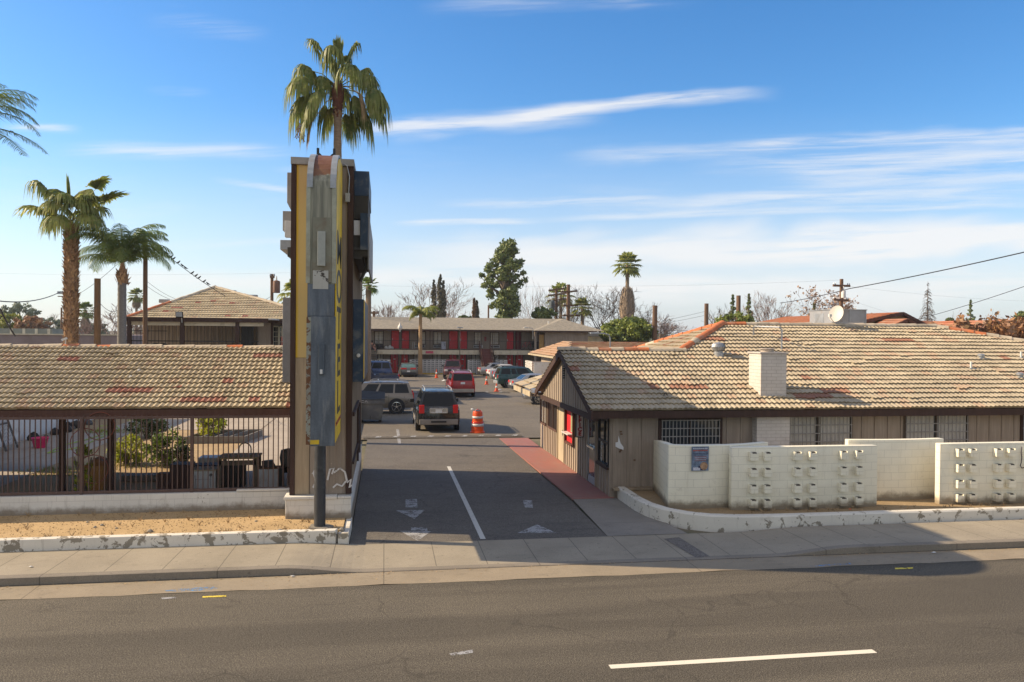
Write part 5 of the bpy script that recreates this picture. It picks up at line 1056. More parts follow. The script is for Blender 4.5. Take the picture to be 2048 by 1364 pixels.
def sedP(L=4.6,W=1.78,H=1.42,**k):
    h=L/2; d=dict(L=L,W=W,H=H,zb=.22,st=[(-h,.62,W*.42),(-h+.05,.90,W*.46),(-h+.5,.97,W*.49),(-h*.35,.94,W*.5),(h*.35,.93,W*.5),(h*.6,.88,W*.49),(h-.15,.75,W*.455),(h,.55,W*.40)],
        gh=(-h+.55,-h+1.15,h*.08,h*.46),belt=.94,win=((.17,.45),(.48,.84)),ax=(-h+.90,h-.88),wr=.31,doors=(-h*.40,h*.02,h*.42),tl=(.55,.98,.68,.86),pz=.60,zh=.62,zl=.75); d.update(k); return d
m_pblack=paint('black_car_paint',(.003,.005,.007),0,.22); m_pred=paint('red_car_paint',(.30,.012,.018)); m_pgold=paint('bronze_car_paint',(.23,.195,.155),.5); m_pblue=paint('blue_car_paint',(.015,.04,.12)); m_pnavy=paint('navy_car_paint',(.01,.018,.05))
m_psil=paint('silver_car_paint',(.42,.42,.42),.6); m_pwh=paint('white_car_paint',(.62,.62,.62),.1); m_pgrey=paint('grey_green_car_paint',(.13,.13,.11),.5); m_pmar=paint('maroon_car_paint',(.10,.02,.022)); m_pteal=paint('dark_green_car_paint',(.008,.055,.055)); m_pskyb=paint('pale_blue_car_paint',(.16,.26,.36),.4)
m_beig=mt('beige_cladding',(.34,.30,.25),.5,.1); m_bbp=mt('taupe_bumper',(.24,.215,.19),.45,.15)
# 1 black suv seen from behind
c=(gz(833,862,.03)+gz(918,868,.03))/2
v=vehicle('large black suv seen from behind beside the orange traffic barrel','car',c.x+.05,c.y+2.6,90,suvP(5.2,2.02,1.93,ht=.70,tl=(.74,1.0,.88,1.26),pz=1.0,wr=.39,bm=m_bbp,mm=m_black,rack=m_galv,ax=(-1.55,1.5)),m_pblack,low=m_bbp)
q=MB().box(-2.64,-.40,.88,-2.605,.40,.925); q.box(-2.64,-.40,1.085,-2.605,.40,1.13); q.box(-2.64,-.42,.90,-2.605,-.36,1.11); q.box(-2.64,.36,.90,-2.605,.42,1.11); q.box(-2.625,-.36,.92,-2.61,-.16,1.09); q.box(-2.625,.16,.92,-2.61,.36,1.09); q.build('chrome_plate_surround',m_chrome,v,bevel=.012)
MB().bar((-2.45,-.4,1.30),(-2.48,.1,1.28),.02,.02).build('rear_wiper',m_trim,v); q=MB(); q.bar((-2.60,-.92,.62),(-2.60,.92,.62),.05,.05); q.box(-2.7,-.35,.46,-2.6,.35,.54); q.build('bumper_step',m_trim,v)
MB().tube([(-2.62,-.45,.36),(-2.3,-.45,.38)],.04,8).build('exhaust',m_chrome,v)
# 2 red suv
c=(gz(900,793,.03)+gz(952,797,.03))/2
v=vehicle('bright red suv with beige lower cladding seen from behind, driving up the lane','car',c.x,c.y+2.4,90,suvP(4.75,1.84,1.80,tl=(.86,1.0,.85,1.35),pz=1.02,bm=m_beig,rack=m_galv,ax=(-1.45,1.4)),m_pred,low=m_beig,name='moving_car')
# 3 maroon suv front facing
c=gz(903,757,.03); vehicle('maroon suv facing the camera in front of the breeze block wall','car',c.x+.35,c.y+2.8,-96,suvP(4.7,1.84,1.80,bm=m_pmar),m_pmar,chrome=False)
# 4 grey sedan rear
c=gz(817,754,.03); vehicle('grey sedan parked tail out left of the short palm','car',c.x,c.y+2.2,90,sedP(4.9,1.84,1.42,tl=(.25,.98,.80,.95),rg=m_cglass2),m_pgrey)
# 5 bronze suv side on
wc=gz(793,828,.03); v=vehicle('bronze suv side on behind the grey dumpster','car',wc.x-1.45,wc.y+.92,180,suvP(4.8,1.90,1.80,rack=m_galv,wr=.41,tl=(.72,1.0,.86,1.2),win=((.05,.30),(.33,.60),(.64,.88))),m_pgold,glass=None,spokes=5,rim=m_chrome)
# 6 white car left of it (just a hood) 7 navy pickup 8 blue suv
p=gz(735,800,.03); vehicle('pale car mostly hidden by the pylon behind the bronze suv','car',p.x-2.2,p.y+1.3,180,sedP(4.6,1.8,1.55),m_psil)
v=gz(775,781,.03); pk=vehicle('navy blue pickup truck side on, tail to the right, behind the bronze suv','truck',v.x-1.7,v.y+3.1,180,dict(L=5.3,W=1.85,H=1.65,zb=.38,st=[(-2.65,1.0,.86),(-2.6,1.12,.9),(-1.2,1.12,.92),(-.2,1.10,.92),(1.3,1.08,.92),(2.2,1.0,.9),(2.6,.8,.82)],gh=(-.65,-.35,.75,1.4),belt=1.10,win=((.08,.42),(.46,.86)),ax=(-1.6,1.65),wr=.37,doors=(-.6,.2,1.2),tl=(.82,1.,.85,1.12),zh=.82),m_pnavy,name='pickup_truck')
MB().box(-2.55,-.78,1.085,-.75,.78,1.135).build('truck_bed',m_dark,pk)
v=gz(782,766,.03); vehicle('blue suv side on, farthest of the vehicles on the left of the car park','car',v.x-2.3,v.y+4.0,180,suvP(4.9,1.9,1.85),m_pblue)
# right side row
wc=gz(1007,776,.03); vehicle('dark green suv with silver wheels parked tail out on the right of the lane','car',wc.x+1.75,wc.y+.85,4,suvP(4.6,1.80,1.75,bm=m_galv,rack=m_trim,roofm=m_pteal,win=((.05,.32),(.36,.50),(.53,.88))),m_pteal,rim=m_silvr)
c=gz(978,757,.03); vehicle('white sedan parked tail out behind the dark green suv','car',c.x+2.2,c.y+.6,6,sedP(4.6,1.78,1.42),m_pwh)
c=gz(985,764,.03); vehicle('pale blue car between the white sedan and the dark green suv','car',c.x+2.3,c.y+.4,4,sedP(4.3,1.75,1.50,tl=(.7,.98,.72,.98)),m_pskyb)
c=gz(962,752,.03); vehicle('small silver car nose only, left of the white sedan at the wall','car',c.x+2.,c.y+.9,5,sedP(4.3,1.7,1.4),m_psil)
c=gz(1022,783,.03); vehicle('silver sedan parked tail out in front of the dark green suv','car',c.x+2.4,c.y+.5,6,sedP(4.8,1.80,1.40),m_psil)
wc=gz(1074,810,.03); v=vehicle('silver pickup with chrome grille and wheels under the porch roof by the office gable','truck',wc.x+1.95,wc.y+.95,180-6,suvP(5.3,1.9,1.85,bm=m_chrome,tl=(.8,1,.8,1.1)),m_psil,chrome=True,spokes=8,rim=m_chrome,name='pickup_truck')
# vehicle roof box behind the mauve wall is hidden ; dark car at far left
p=ay(105,668,96); r=vehicle('dark car behind the mauve wall at the far left','car',p.x,96,180,sedP(),m_pgrey,base_z=p.z-1.2+.0) if False else None
# ================================================= STREET PROPS
def cone(px_,py_,lab,h=.71):
    p=gz(px_,py_,.03); r=empty('traffic_cone',p,lab,'traffic cone','orange traffic cones'); MB().box(p.x-.19,p.y-.19,p.z,p.x+.19,p.y+.19,p.z+.04).build('base',m_orange,r,bevel=.01)
    MB().lathe([(.145,.04),(.10,h*.42),(.065,h*.68),(.03,h)],p,16).build('cone_body',m_orange,r,smooth=50); MB().lathe([(.103,h*.42),(.068,h*.68)],p,16).build('reflective_band',m_white,r,smooth='all')
cone(873,756,'orange cone with a white band, farthest one, in front of the breeze block wall',.9); cone(973,769,'orange cone at the tail of the pale blue car',.75); cone(993,783,'small orange cone in the lane nearest the silver sedan',.65)
p=gz(955,865,.03); r=empty('traffic_barrel',p,'orange traffic barrel with white bands, rubbish on top, beside the black suv','traffic barrel')
MB().lathe([(.34,0),(.34,.05),(.30,.07),(.285,.07),(.28,.30),(.268,.31),(.262,.52),(.25,.53),(.245,.74),(.232,.75),(.225,.92),(.20,.98),(.0,.98)],p,24).build('barrel_body',m_orange,r,smooth=30)
for z0,z1,r0,r1 in ((.30,.42,.289,.283),(.66,.76,.262,.256)): MB().lathe([(r0,z0),(r1,z1)],p,24).build('reflective_band',mt('dull_white_band',(.55,.55,.55),.4,.1),r,smooth='all')
MB().lathe([(.285,.46),(.283,.50)],p,24).build('grip_groove',m_lred,r,smooth='all')
q=MB().box(p.x-.1,p.y-.12,p.z+.98,p.x+.08,p.y+.05,p.z+1.05); q.build('barrel_rubbish',m_pskyb,r,bevel=.02); MB().tube([(p.x-.12,p.y,p.z+.99),(p.x+.0,p.y,p.z+1.07),(p.x+.14,p.y,p.z+1.0)],.03,6).build('barrel_handle',m_orange,r)
# dumpster
a0,b0=gz(727,846,.03),gz(770,845,.03); xa,xb,yy=a0.x-.25,b0.x-.05,a0.y; r=empty('dumpster',(xa,yy,.03),'grey wheeled metal dumpster beside the pylon in front of the bronze suv','dumpster')
mg=mt('dumpster_grey',(.105,.11,.115),.6,.25,3,dirt=(.22,.2,.17)); q=MB().hexa([(xa,yy,.18),(xb-.12,yy,.18),(xb-.12,yy+1.0,.18),(xa,yy+1.0,.18),(xa,yy-.05,1.1),(xb,yy-.05,1.1),(xb,yy+1.2,1.45),(xa,yy+1.2,1.5)]); q.build('bin',mg,r,bevel=.01)
q=MB().hexa([(xa-.02,yy-.1,1.0),(xb+.03,yy-.1,1.0),(xb+.03,yy-.04,1.0),(xa-.02,yy-.04,1.0),(xa-.02,yy-.1,1.18),(xb+.03,yy-.1,1.18),(xb+.03,yy-.04,1.18),(xa-.02,yy-.04,1.18)]); q.build('rim',mg,r); MB().hexa([(xa-.03,yy-.12,1.19),(xb+.04,yy-.12,1.19),(xb+.04,yy+1.22,1.47),(xa-.03,yy+1.22,1.55),(xa-.03,yy-.12,1.23),(xb+.04,yy-.12,1.23),(xb+.04,yy+1.22,1.51),(xa-.03,yy+1.22,1.59)]).build('lid',mt('dumpster_lid',(.05,.052,.055),.9,.2,3,spec=.1),r)
q=MB(); q.box((xa+xb)/2-.07,yy-.012,.2,(xa+xb)/2-.04,yy,1.0); q.build('seam',m_black,r)
for x in (xa+.15,xb-.2): 
    for dy in (.15,.85): MB().lathe([(.08,-.03),(.08,.03)],(x,yy+dy,.11),12,'y').build('caster',m_rub,r)
q=MB(); P3=[(xa+.25,1.38),(xa+.15,1.36),(xa+.14,1.29),(xa+.25,1.28)]; 
q.tube([(x,yy-.13+ (z-1.23)*.0,z-.2) for x,z in P3],.012,5); q.tube([(xa+.32,yy-.13,1.08),(xa+.38,yy-.13,1.18),(xa+.44,yy-.13,1.08)],.012,5); q.build('scrawl',m_white,r)
# striped mattress leaning on it
q=MB().box(xa-.02-.16,yy-.1,.03,xa-.04,yy+1.1,1.35); a=N('striped_ticking'); X=a.sep(); s=a.math('GREATER_THAN',a.math('FRACT',a.math('MULTIPLY',a.math('ADD',X[0],X[1]),9)),.5); m_tick=a.out(a.mix(s,(.50,.42,.28),(.14,.10,.07)),.8)
q2=MB().box(xa-.05,yy-.32,.05,xa+.12,yy-.16,1.2); tag(q2.build('mattress',m_tick,bevel=.04),'striped mattress leaning upright between the pylon and the dumpster','mattress')
# balcony items
def bike(x,y,z,lab,s=1):
    r=empty('bicycle',(x,y,z),lab,'bicycle')
    for dx in (-.5,.5):
        q=MB(); q.tube([(x+dx+.33*math.cos(t*2*PI/16),y,z+.34+.33*math.sin(t*2*PI/16)) for t in range(17)],.022,5,cap=False)
        for t in range(6): q.bar((x+dx,y,z+.34),(x+dx+.32*math.cos(t),y,z+.34+.32*math.sin(t)),.008)
        q.build('wheel',m_rub,r)
    f=[(x-.5,y,z+.34),(x-.15,y,z+.85),(x+.38,y,z+.88),(x-.05,y,z+.32)]; q=MB().tube([f[0],f[1],f[2],f[3],f[0]],.02,6); q.tube([f[1],f[3]],.02,6); q.tube([(x+.5,y,z+.34),(x+.36,y,z+.98)],.02,6); q.build('frame',m_redd,r)
    q=MB().tube([(x+.36,y-.25,z+1.0),(x+.36,y+.25,z+1.0)],.015,6); q.build('handlebar',m_black,r); MB().box(x-.3,y-.06,z+.93,x-.05,y+.06,z+.98).build('saddle',m_black,r)
p=ay(1053,692,90.2); bike(p.x,90.2,2.75,'bicycle parked on the right end of the motel balcony')
p=ay(1062,688,90.4); r=empty('covered_cart',(p.x+.8,90.4,2.75),'dark covered cart heaped beside the bicycle on the balcony','cart'); MB().box(p.x+.2,90.3,3.0,p.x+1.3,90.8,3.7).build('cover',m_dark,r,bevel=.08); MB().lathe([(.28,90.25),(.28,90.3)],(p.x+.9,0,3.05),14,'y').build('wheel',m_rub,r)
p=ay(887,690,89.9); r=empty('white_fridge',(p.x,89.9,2.75),'small white refrigerator standing on the motel balcony','refrigerator'); MB().box(p.x-.24,89.8,2.75,p.x+.24,90.3,3.62).build('cabinet',mt('fridge_bluish',(.42,.44,.52),.4,.1),r,bevel=.02); MB().box(p.x+.12,89.77,3.1,p.x+.16,89.8,3.45).build('handle',m_black,r)
p=ay(777,694,90.3); r=empty('laundry_pile',(p.x,90.3,2.75),'pile of white bags on the motel balcony left of the first red door','bag'); 
for dx,s in ((-.25,.2),(.15,.24),(.42,.16)): MB().lathe([(s,-.02),(s*1.1,s*.6),(s*.7,s*1.3),(s*.2,s*1.6)],(p.x+dx,90.3,2.77),9).build('bag',m_white,r,smooth='all')
p=ay(827,688,90.2); r=empty('walking_frame',(p.x,90.2,2.75),'white walking frame by the balcony railing','walking frame'); MB().tube([(p.x-.12,90.2,2.75),(p.x-.08,90.2,3.5),(p.x+.08,90.2,3.55),(p.x+.15,90.2,2.75)],.02,6).build('tube_frame',m_white,r)
p=ay(757,690,89.9); r=empty('black_bag',(p.x,89.9,2.75),'black bag on the balcony floor beside the sitting person','bag'); MB().lathe([(.2,-.02),(.24,.2),(.15,.42),(.05,.5)],(p.x,89.9,2.77),10).build('bag_body',m_black,r,smooth='all')
# street / lot lamps
def lot_lamp(px_,py_,y,lab,kind,zb=4.9):
    p=ay(px_,py_,y); r=empty('lot_lamp',(p.x,y,zb),lab,'lamp')
    if kind=='bulb': MB().tube([(p.x,y,zb-.2),(p.x,y,p.z-.1)],.05,6).build('bracket',m_white,r); MB().lathe([(.09,-.25),(.24,-.1),(.26,.12),(.14,.3),(.03,.62)],p,12).build('lamp_head',mt('lamp_white',(.65,.63,.58),.4,.05),r,smooth='all')
    elif kind=='T': MB().tube([(p.x,y,0),(p.x,y,p.z-.05)],.05,6).build('pole',m_batt,r); MB().box(p.x-.32,y-.2,p.z-.06,p.x+.32,y+.2,p.z+.06).build('lamp_head',m_galv,r,bevel=.02)
    else: MB().tube([(p.x,y,zb-.9),(p.x,y,p.z-.1),(p.x-.1,y,p.z),(p.x-.6,y,p.z+.02)],.035,6).build('arm',m_galv,r); MB().box(p.x-1.05,y-.15,p.z-.03,p.x-.5,y+.15,p.z+.1).build('lamp_head',mt('lamp_pale',(.6,.58,.52),.4),r,bevel=.03)
lot_lamp(800,656,88.7,'white teardrop lamp on the motel eave left of the short palm','bulb'); lot_lamp(920,655,88.4,'flat topped lamp on a thin pole in front of the middle of the motel','T'); lot_lamp(1066,656,88.3,'pale cobra head lamp at the inner corner of the motel roof','arm')
p=gz(1220,700,.0); r=empty('street_lamp',(ay(1220,690,60).x,60,0),'thin bent grey lamp post rising behind the brown tile roof','street lamp'); b=ay(1220,700,60); t=ay(1217,667,60); MB().tube([(b.x,60,0),(b.x,60,t.z-.4),(b.x-.1,60,t.z-.1),(b.x-.5,60,t.z),(b.x-.9,60,t.z)],.05,8).build('pole',m_galv,r,smooth=True); MB().box(b.x-1.6,59.9,t.z-.05,b.x-.85,60.1,t.z+.06).build('lamp_head',m_galv,r,bevel=.02)
# far street lamp at left
p=ay(124,585,110); r=empty('street_lamp',(p.x,110,0),'distant street lamp at the end of the sagging cable by the shaggy palm','street lamp'); MB().tube([(p.x+.9,110,0),(p.x+.9,110,p.z+.2)],.12,8).build('pole',m_wood,r); MB().box(p.x-.5,109.8,p.z-.2,p.x+.3,110.2,p.z+.15).build('lamp_head',m_galv,r); MB().bar((p.x,110,p.z-.05),(p.x+.9,110,p.z-.1),.08).build('arm',m_galv,r); MB().bar((p.x-.5,110,p.z-.5),(p.x+.9,110,p.z-.5),.12).build('cross_arm',m_wood,r)
# ------------------------------------------------ courtyard things
def rct(px0,px1,py_b,y,z,h,dep): 
    a_=ay(px0,900,y).x; b_=ay(px1,900,y).x; return a_,b_
FZ=.275
def boxthing(name,lab,cat,px0,px1,pyt,y,dep,m,grp=None,z=FZ,bev=.01):
    a_,b_=ay(px0,pyt,y),ay(px1,pyt,y); r=empty(name,((a_.x+b_.x)/2,y,z),lab,cat,grp); return r,a_.x,b_.x,a_.z,MB().box(a_.x,y,z,b_.x,y+dep,a_.z).build('cabinet',m,r,bevel=bev)
r,a_,b_,z_,_=boxthing('washing_machine','white front panelled appliance with a tan top behind the fence, left of the desk','appliance',381,431,943,22.7,.6,m_white)
MB().box(a_-.01,22.69,z_+.001,b_+.01,23.31,z_+.04).build('top',m_tan,r); q=MB().box(a_+.12,22.685,FZ+.05,a_+.125,22.7,z_-.1); q.box(a_+.12,22.685,z_-.22,b_-.12,22.7,z_-.215); q.box(b_-.13,22.685,FZ+.05,b_-.125,22.7,z_-.1); q.build('panel_seams',m_grey,r); MB().lathe([(.04,22.66),(.04,22.7)],(b_-.12,0,z_-.1),10,'y').build('dial',m_grey,r)
r,a_,b_,z_,_=boxthing('white_cabinet','white cabinet door standing behind the fence right of the desk','cabinet',517,556,939,22.6,.35,m_white); MB().box(b_+.0,22.6,FZ,b_+.12,23.0,z_+.02).build('side_board',m_black,r); MB().box(a_-.02,22.62,z_+.001,b_+.12,23.0,z_+.04).build('top',m_wood,r)
a_,b_=ay(434,915,22.8),ay(516,915,22.8); zt_=a_.z; r=empty('wooden_desk',((a_.x+b_.x)/2,22.8,FZ),'weathered wooden desk behind the fence between two white appliances','desk'); m_dw=mt('grey_brown_wood',(.20,.155,.11),.8,.2,4)
MB().box(a_.x,22.75,zt_-.05,b_.x,23.6,zt_).build('desk_top',mt('ochre_top',(.42,.30,.14),.7),r,bevel=.01); MB().box(a_.x+.02,22.78,zt_-.22,b_.x-.05,22.82,zt_-.09).build('apron',m_dw,r); q=MB()
for x in (a_.x+.02,b_.x-.12): q.box(x,22.78,FZ,x+.09,22.9,zt_-.05); q.box(x,23.5,FZ,x+.09,23.6,zt_-.05)
q.build('legs',m_dw,r); MB().box(a_.x+.12,22.9,FZ,a_.x+.68,23.4,zt_-.23).build('dark_drawer_unit',m_dark,r)
a2,b2=ay(478,886,23.2),ay(502,915,23.2); r=empty('metal_hoop',((a2.x+b2.x)/2,23.2,zt_),'thin grey arched metal hoop standing on the wooden desk','hoop'); q=MB(); cxh=(a2.x+b2.x)/2; wH=(b2.x-a2.x)/2; q.tube([(cxh-wH,23.2,zt_)]+[(cxh-wH*math.cos(t),23.2,a2.z-wH+wH*math.sin(t)) for t in [PI*i/10 for i in range(11)]]+[(cxh+wH,23.2,zt_)],.018,6); q.build('hoop',m_galv,r)
r,a_,b_,z_,_=boxthing('white_chest','long white chest low behind the appliances in the yard','chest',396,436,916,25.2,.6,m_white,z=.25)
r,a_,b_,z_,_=boxthing('dark_dresser','dark red brown dresser in the shade left of the white appliance','dresser',339,381,930,22.8,.6,mt('dark_red_wood',(.05,.018,.013),.6)); MB().box(a_-.35,22.9,FZ,a_-.0,23.2,z_-.25).build('side_part',m_brown2,r)
r,a_,b_,z_,_=boxthing('dark_low_shelf','long low dark shelf behind the white appliance','shelf',381,440,931,23.7,.5,mt('dark_maroon_wood',(.05,.012,.012),.7))
r,a_,b_,z_,_=boxthing('plywood_crate','orange brown plywood crate with a slanted lid behind the fence','crate',168,207,932,22.9,.6,mt('orange_plywood',(.36,.16,.035),.7,.15,3)); MB().hexa([(a_,22.88,z_+.001),(b_,22.88,z_+.001),(b_,23.5,z_+.001),(a_,23.5,z_+.001),(a_+.25,22.95,z_+.20),(b_-.0,22.95,z_+.10),(b_,23.4,z_+.10),(a_+.25,23.4,z_+.20)]).build('lid',mt('orange_plywood_lid',(.28,.11,.03),.7),r)
r,a_,b_,z_,_=boxthing('concrete_trough','long low concrete block in the shade behind the shed post','block',240,338,952,24.3,.5,m_gconc,z=.25)
r=empty('dark_armchair',(-2.8,23.2,FZ),'dark office chair and rubbish heap beside the pylon','chair'); p=ay(580,908,23.4)
MB().lathe([(.0,-.28),(.2,-.24),(.24,.0),(.2,.22),(0,.27)],(p.x-.05,23.4,p.z-.1),10).build('backrest',m_grey,r,smooth='all'); MB().box(p.x-.3,23.2,.6,p.x+.2,23.7,.75).build('seat',m_black,r,bevel=.03); MB().box(p.x-.08,23.4,FZ,p.x,23.48,.6).build('stem',m_black,r)
p=ay(543,925,23.1); r=empty('black_box_tv',p,'small black broken appliance on top of the white cabinet','appliance'); MB().hexa([(p.x-.18,22.7,p.z-.2),(p.x+.25,22.7,p.z-.2),(p.x+.2,22.95,p.z-.2),(p.x-.15,22.95,p.z-.2),(p.x-.22,22.75,p.z+.1),(p.x+.08,22.75,p.z+.12),(p.x+.05,22.9,p.z+.12),(p.x-.15,22.9,p.z+.1)]).build('casing',m_black,r)
# concrete planter trough with four bays
a_,b_=gz(368,888,.25),gz(490,886,.25); yy=(a_.y+b_.y)/2; r=empty('divided_trough',((a_.x+b_.x)/2,yy,.25),'long grey trough divided into bays lying in the dirt yard','trough'); q=MB(); xa,xb=a_.x,b_.x; m_tr=mt('grey_trough',(.20,.185,.16),.8,.15,4)
q.box(xa,yy,.25,xb,yy+.06,.52); q.box(xa+.35,yy+2.14,.25,xb+.35,yy+2.2,.52)
for i in range(5): x=xa+(xb-xa-.06)*i/4; q.hexa([(x,yy+.061,.25),(x+.06,yy+.061,.25),(x+.41,yy+2.139,.25),(x+.35,yy+2.139,.25),(x,yy+.061,.51),(x+.06,yy+.061,.51),(x+.41,yy+2.139,.51),(x+.35,yy+2.139,.51)])
q.build('trough_walls',m_tr,r); MB().box(xa+.4,yy+.07,.26,xb-.02,yy+2.13,.30).build('trough_floor',m_dark,r)
# pink basin
p=gz(80,895,.27); r=empty('pink_basin',p,'bright pink plastic basin on the courtyard path','basin'); MB().lathe([(.20,0),(.28,.34),(.30,.36),(.29,.37),(.26,.34),(.19,.03)],p,20).build('basin',mt('pink_plastic',(.72,.03,.16),.4,.05),r,smooth=40)
# hoops hanging on the fence
m_hoop=mt('red_brown_hoop',(.22,.06,.035),.5)
for k,(px_,py_,rp,lab) in enumerate(((171,885,26,'large red brown hula hoop hanging on the bar fence, lowest and leftmost'),(200,852,26,'second hoop hanging higher on the bar fence beside the post'),(187,938,26,'third hoop lying against the fence in front of the plywood crate'))):
    p=ay(px_,py_,20.15); R_=rp*20.3/1593; q=MB().tube([(p.x+R_*math.cos(t),20.13+.02*math.sin(t),p.z+R_*math.sin(t)) for t in [2*PI*i/32 for i in range(33)]],.011,5,cap=False); tag(q.build('hoop',m_hoop,smooth='all'),lab,'hoop','hoops on the fence')
# green hose
hp=[(95,906),(110,898),(135,888),(170,880),(205,868),(240,858),(230,850),(200,852),(195,858),(215,862)]; q=MB().tube([gz(a_,b_,.29) for a_,b_ in hp],.018,5); q.tube([gz(a_,b_,.29) for a_,b_ in ((95,906),(130,900),(160,894),(190,880),(215,868))],.018,5); tag(q.build('garden_hose',mt('lime_hose',(.35,.50,.05),.5)),'lime green garden hose looping over the shaded courtyard path','hose')
# screens and junk leaning on the outbuilding
r=empty('leaning_screens',(-13.7,29,.27),'framed wire screens leaning against the white outbuilding wall','screen'); q=MB()
for y in (28.2,29.0,30.6): 
    for f0,f1 in (((-13.2,y,.27),(-13.85,y,2.2)),((-13.2,y+.9,.27),(-13.85,y+.9,2.2)),((-13.85,y,2.2),(-13.85,y+.9,2.2)),((-13.5,y,1.2),(-13.5,y+.9,1.2))): q.bar(f0,f1,.05,.05)
q.build('frames',m_grey,r); q=MB()
for y in (28.2,29.0,30.6):
    for i in range(9): q.bar((-13.2,y+.1*i,.27),(-13.85,y+.1*i,2.2),.012)
    for i in range(16): f=i/16; q.bar((-13.2-.65*f,y,.27+1.93*f),(-13.2-.65*f,y+.9,.27+1.93*f),.012)
q.build('wire_mesh',m_galv,r)
r=empty('junk_pile',(-13.2,33,.27),'dark heap of scrap and black bags along the white outbuilding','junk'); rr=random.Random(3)
for i in range(16):
    x,y,s=-13.5+rr.uniform(-.2,.3),33.5+rr.uniform(0,6),rr.uniform(.10,.26); q=MB().lathe([(s*.9,0),(s,s*.5),(s*.6,s*1.1),(s*.1,s*1.4)],(x,y,.26),7); q.build('scrap',[m_black,m_grey,m_dark][i%3],r)
p=ay(13,880,27.2); MB().box(-14.05,27.2,.26,-13.8,27.4,3.0).build('post',m_batt,shed)
# street litter
def litter(px_,py_,z,s,m,lab,seed):
    p=gz(px_,py_,z); rr=random.Random(seed); q=MB(); n=6; q.v=[(p.x+s*math.cos(2*PI*i/n)*rr.uniform(.6,1.1),p.y+s*.8*math.sin(2*PI*i/n)*rr.uniform(.6,1.1),z+.003+rr.uniform(0,s*.3)) for i in range(n)]+[(p.x,p.y,z+s*.5)]; q.f=[(i,(i+1)%n,n) for i in range(n)]; q.mi=[0]*n
    tag(q.build('litter',m),lab,'litter','scraps of litter')
litter(1868,1106,.01,.07,m_white,'crumpled white paper in the gutter at the right side of the street',1); litter(145,1164,.01,.06,m_white,'white scrap in the gutter at the left side of the street',2)
litter(62,1134,.14,.05,m_white,'small white scrap on the left pavement',3); litter(1645,1030,.29,.10,m_creamp,'crumpled yellow and white wrapper in the bed below the planter blocks',4); litter(1700,1019,.29,.045,m_orange,'small orange scrap in the bed right of the wrapper',5); litter(585,1153,.01,.05,m_white,'white scrap in the gutter just left of the driveway',6)
litter(888,762,.04,.3,m_white,'flattened white paper in the car park right of the far cone',7); litter(945,819,.04,.16,m_white,'white paper in the lane above the traffic barrel',8); litter(1000,776+4,.04,.2,m_white,'pale scrap left of the small cone',9)
rr=random.Random(11); 
for k,(px_,py_,s) in enumerate(((175,1045,.03),(190,1055,.035),(204,1051,.04),(300,1064,.06),(288,1070,.03),(233,1057,.03),(560,1062,.05),(512,1043,.03),(660,1057,.05),(684,1060,.06))):
    p=gz(px_,py_,.30); q=MB().lathe([(s,-.01),(s*1.1,s*.4),(s*.5,s*.9),(.005,s)],(p.x,p.y,.30),6); tag(q.build('stone',m_gconc),['dark pebble','brown clod','small stone'][k%3]+' lying on the sandy dirt strip '+['at its left','left of its middle','near the pylon post'][0 if px_<220 else 1 if px_<400 else 2],'stone','stones on the dirt strip')
rr=random.Random(5); q=MB()
for i in range(2600):
    x=rr.uniform(-14,-1.0); y=rr.uniform(17.7,19.85); s=rr.uniform(.006,.022); q.add([(x-s,y,.298),(x+s,y-s*.3,.298),(x,y+s,.298),(x,y,.30+s)],[(0,1,3),(1,2,3),(2,0,3)])
tag(q.build('gravel_grains',m_dirt2),kind='stuff')
# ------------------------------------------------ person on the stairs
px_=ay(744,700,89.3).x; per=empty('person',(px_,89.3,2.75),'person in dark top and shorts sitting on the top stair, looking down','person'); per['_loc']=0
def skin(name,verts,edges,radii,m,parent,root=0,sub=2):
    me=bpy.data.meshes.new(name); me.from_pydata(verts,edges,[]); o=bpy.data.objects.new(name,me); COL.objects.link(o); md=o.modifiers.new('s','SKIN'); 
    for i,r_ in enumerate(radii): me.skin_vertices[0].data[i].radius=(r_,r_) if not isinstance(r_,tuple) else r_
    me.skin_vertices[0].data[root].use_root=True; md.use_smooth_shade=True; sb=o.modifiers.new('u','SUBSURF'); sb.levels=sb.render_levels=sub
    bpy.context.view_layer.update(); nm=bpy.data.meshes.new_from_object(o.evaluated_get(bpy.context.evaluated_depsgraph_get())); bpy.data.objects.remove(o); nm.materials.clear()
    for mm in (m if isinstance(m,list) else [m]): nm.materials.append(mm)
    nm.name=name; o=bpy.data.objects.new(name,nm); COL.objects.link(o); o.parent=parent
    if wpar(parent).length: o.matrix_parent_inverse=Matrix.Translation(-wpar(parent))
    return o
m_skin=mt('skin',(.45,.22,.15),.6,.08); m_hair=mt('dark_hair',(.03,.018,.012),.7); m_top=mt('dark_top',(.02,.018,.02),.9)
X_,Y_,Z_=px_,89.3,2.75
V=[(0,.0,.12),(0,-.02,.38),(0,-.10,.56),(0,-.16,.66),(0,-.22,.76),(-.2,-.10,.52),(-.34,-.22,.34),(-.12,-.38,.34),(-.04,-.42,.38),(.2,-.10,.52),(.34,-.22,.34),(.12,-.38,.34),(.05,-.42,.38),(-.14,-.08,.12),(-.34,-.42,.14),(-.30,-.62,-.18),(-.30,-.76,-.2),(.14,-.08,.12),(.36,-.40,.14),(.34,-.62,-.18),(.36,-.76,-.2)]
E_=[(0,1),(1,2),(2,3),(3,4),(2,5),(5,6),(6,7),(7,8),(2,9),(9,10),(10,11),(11,12),(0,13),(13,14),(14,15),(15,16),(0,17),(17,18),(18,19),(19,20)]
Rr=[.15,.15,.13,.06,.10,.07,.05,.035,.03,.07,.05,.035,.03,.11,.075,.05,.045,.11,.075,.05,.045]
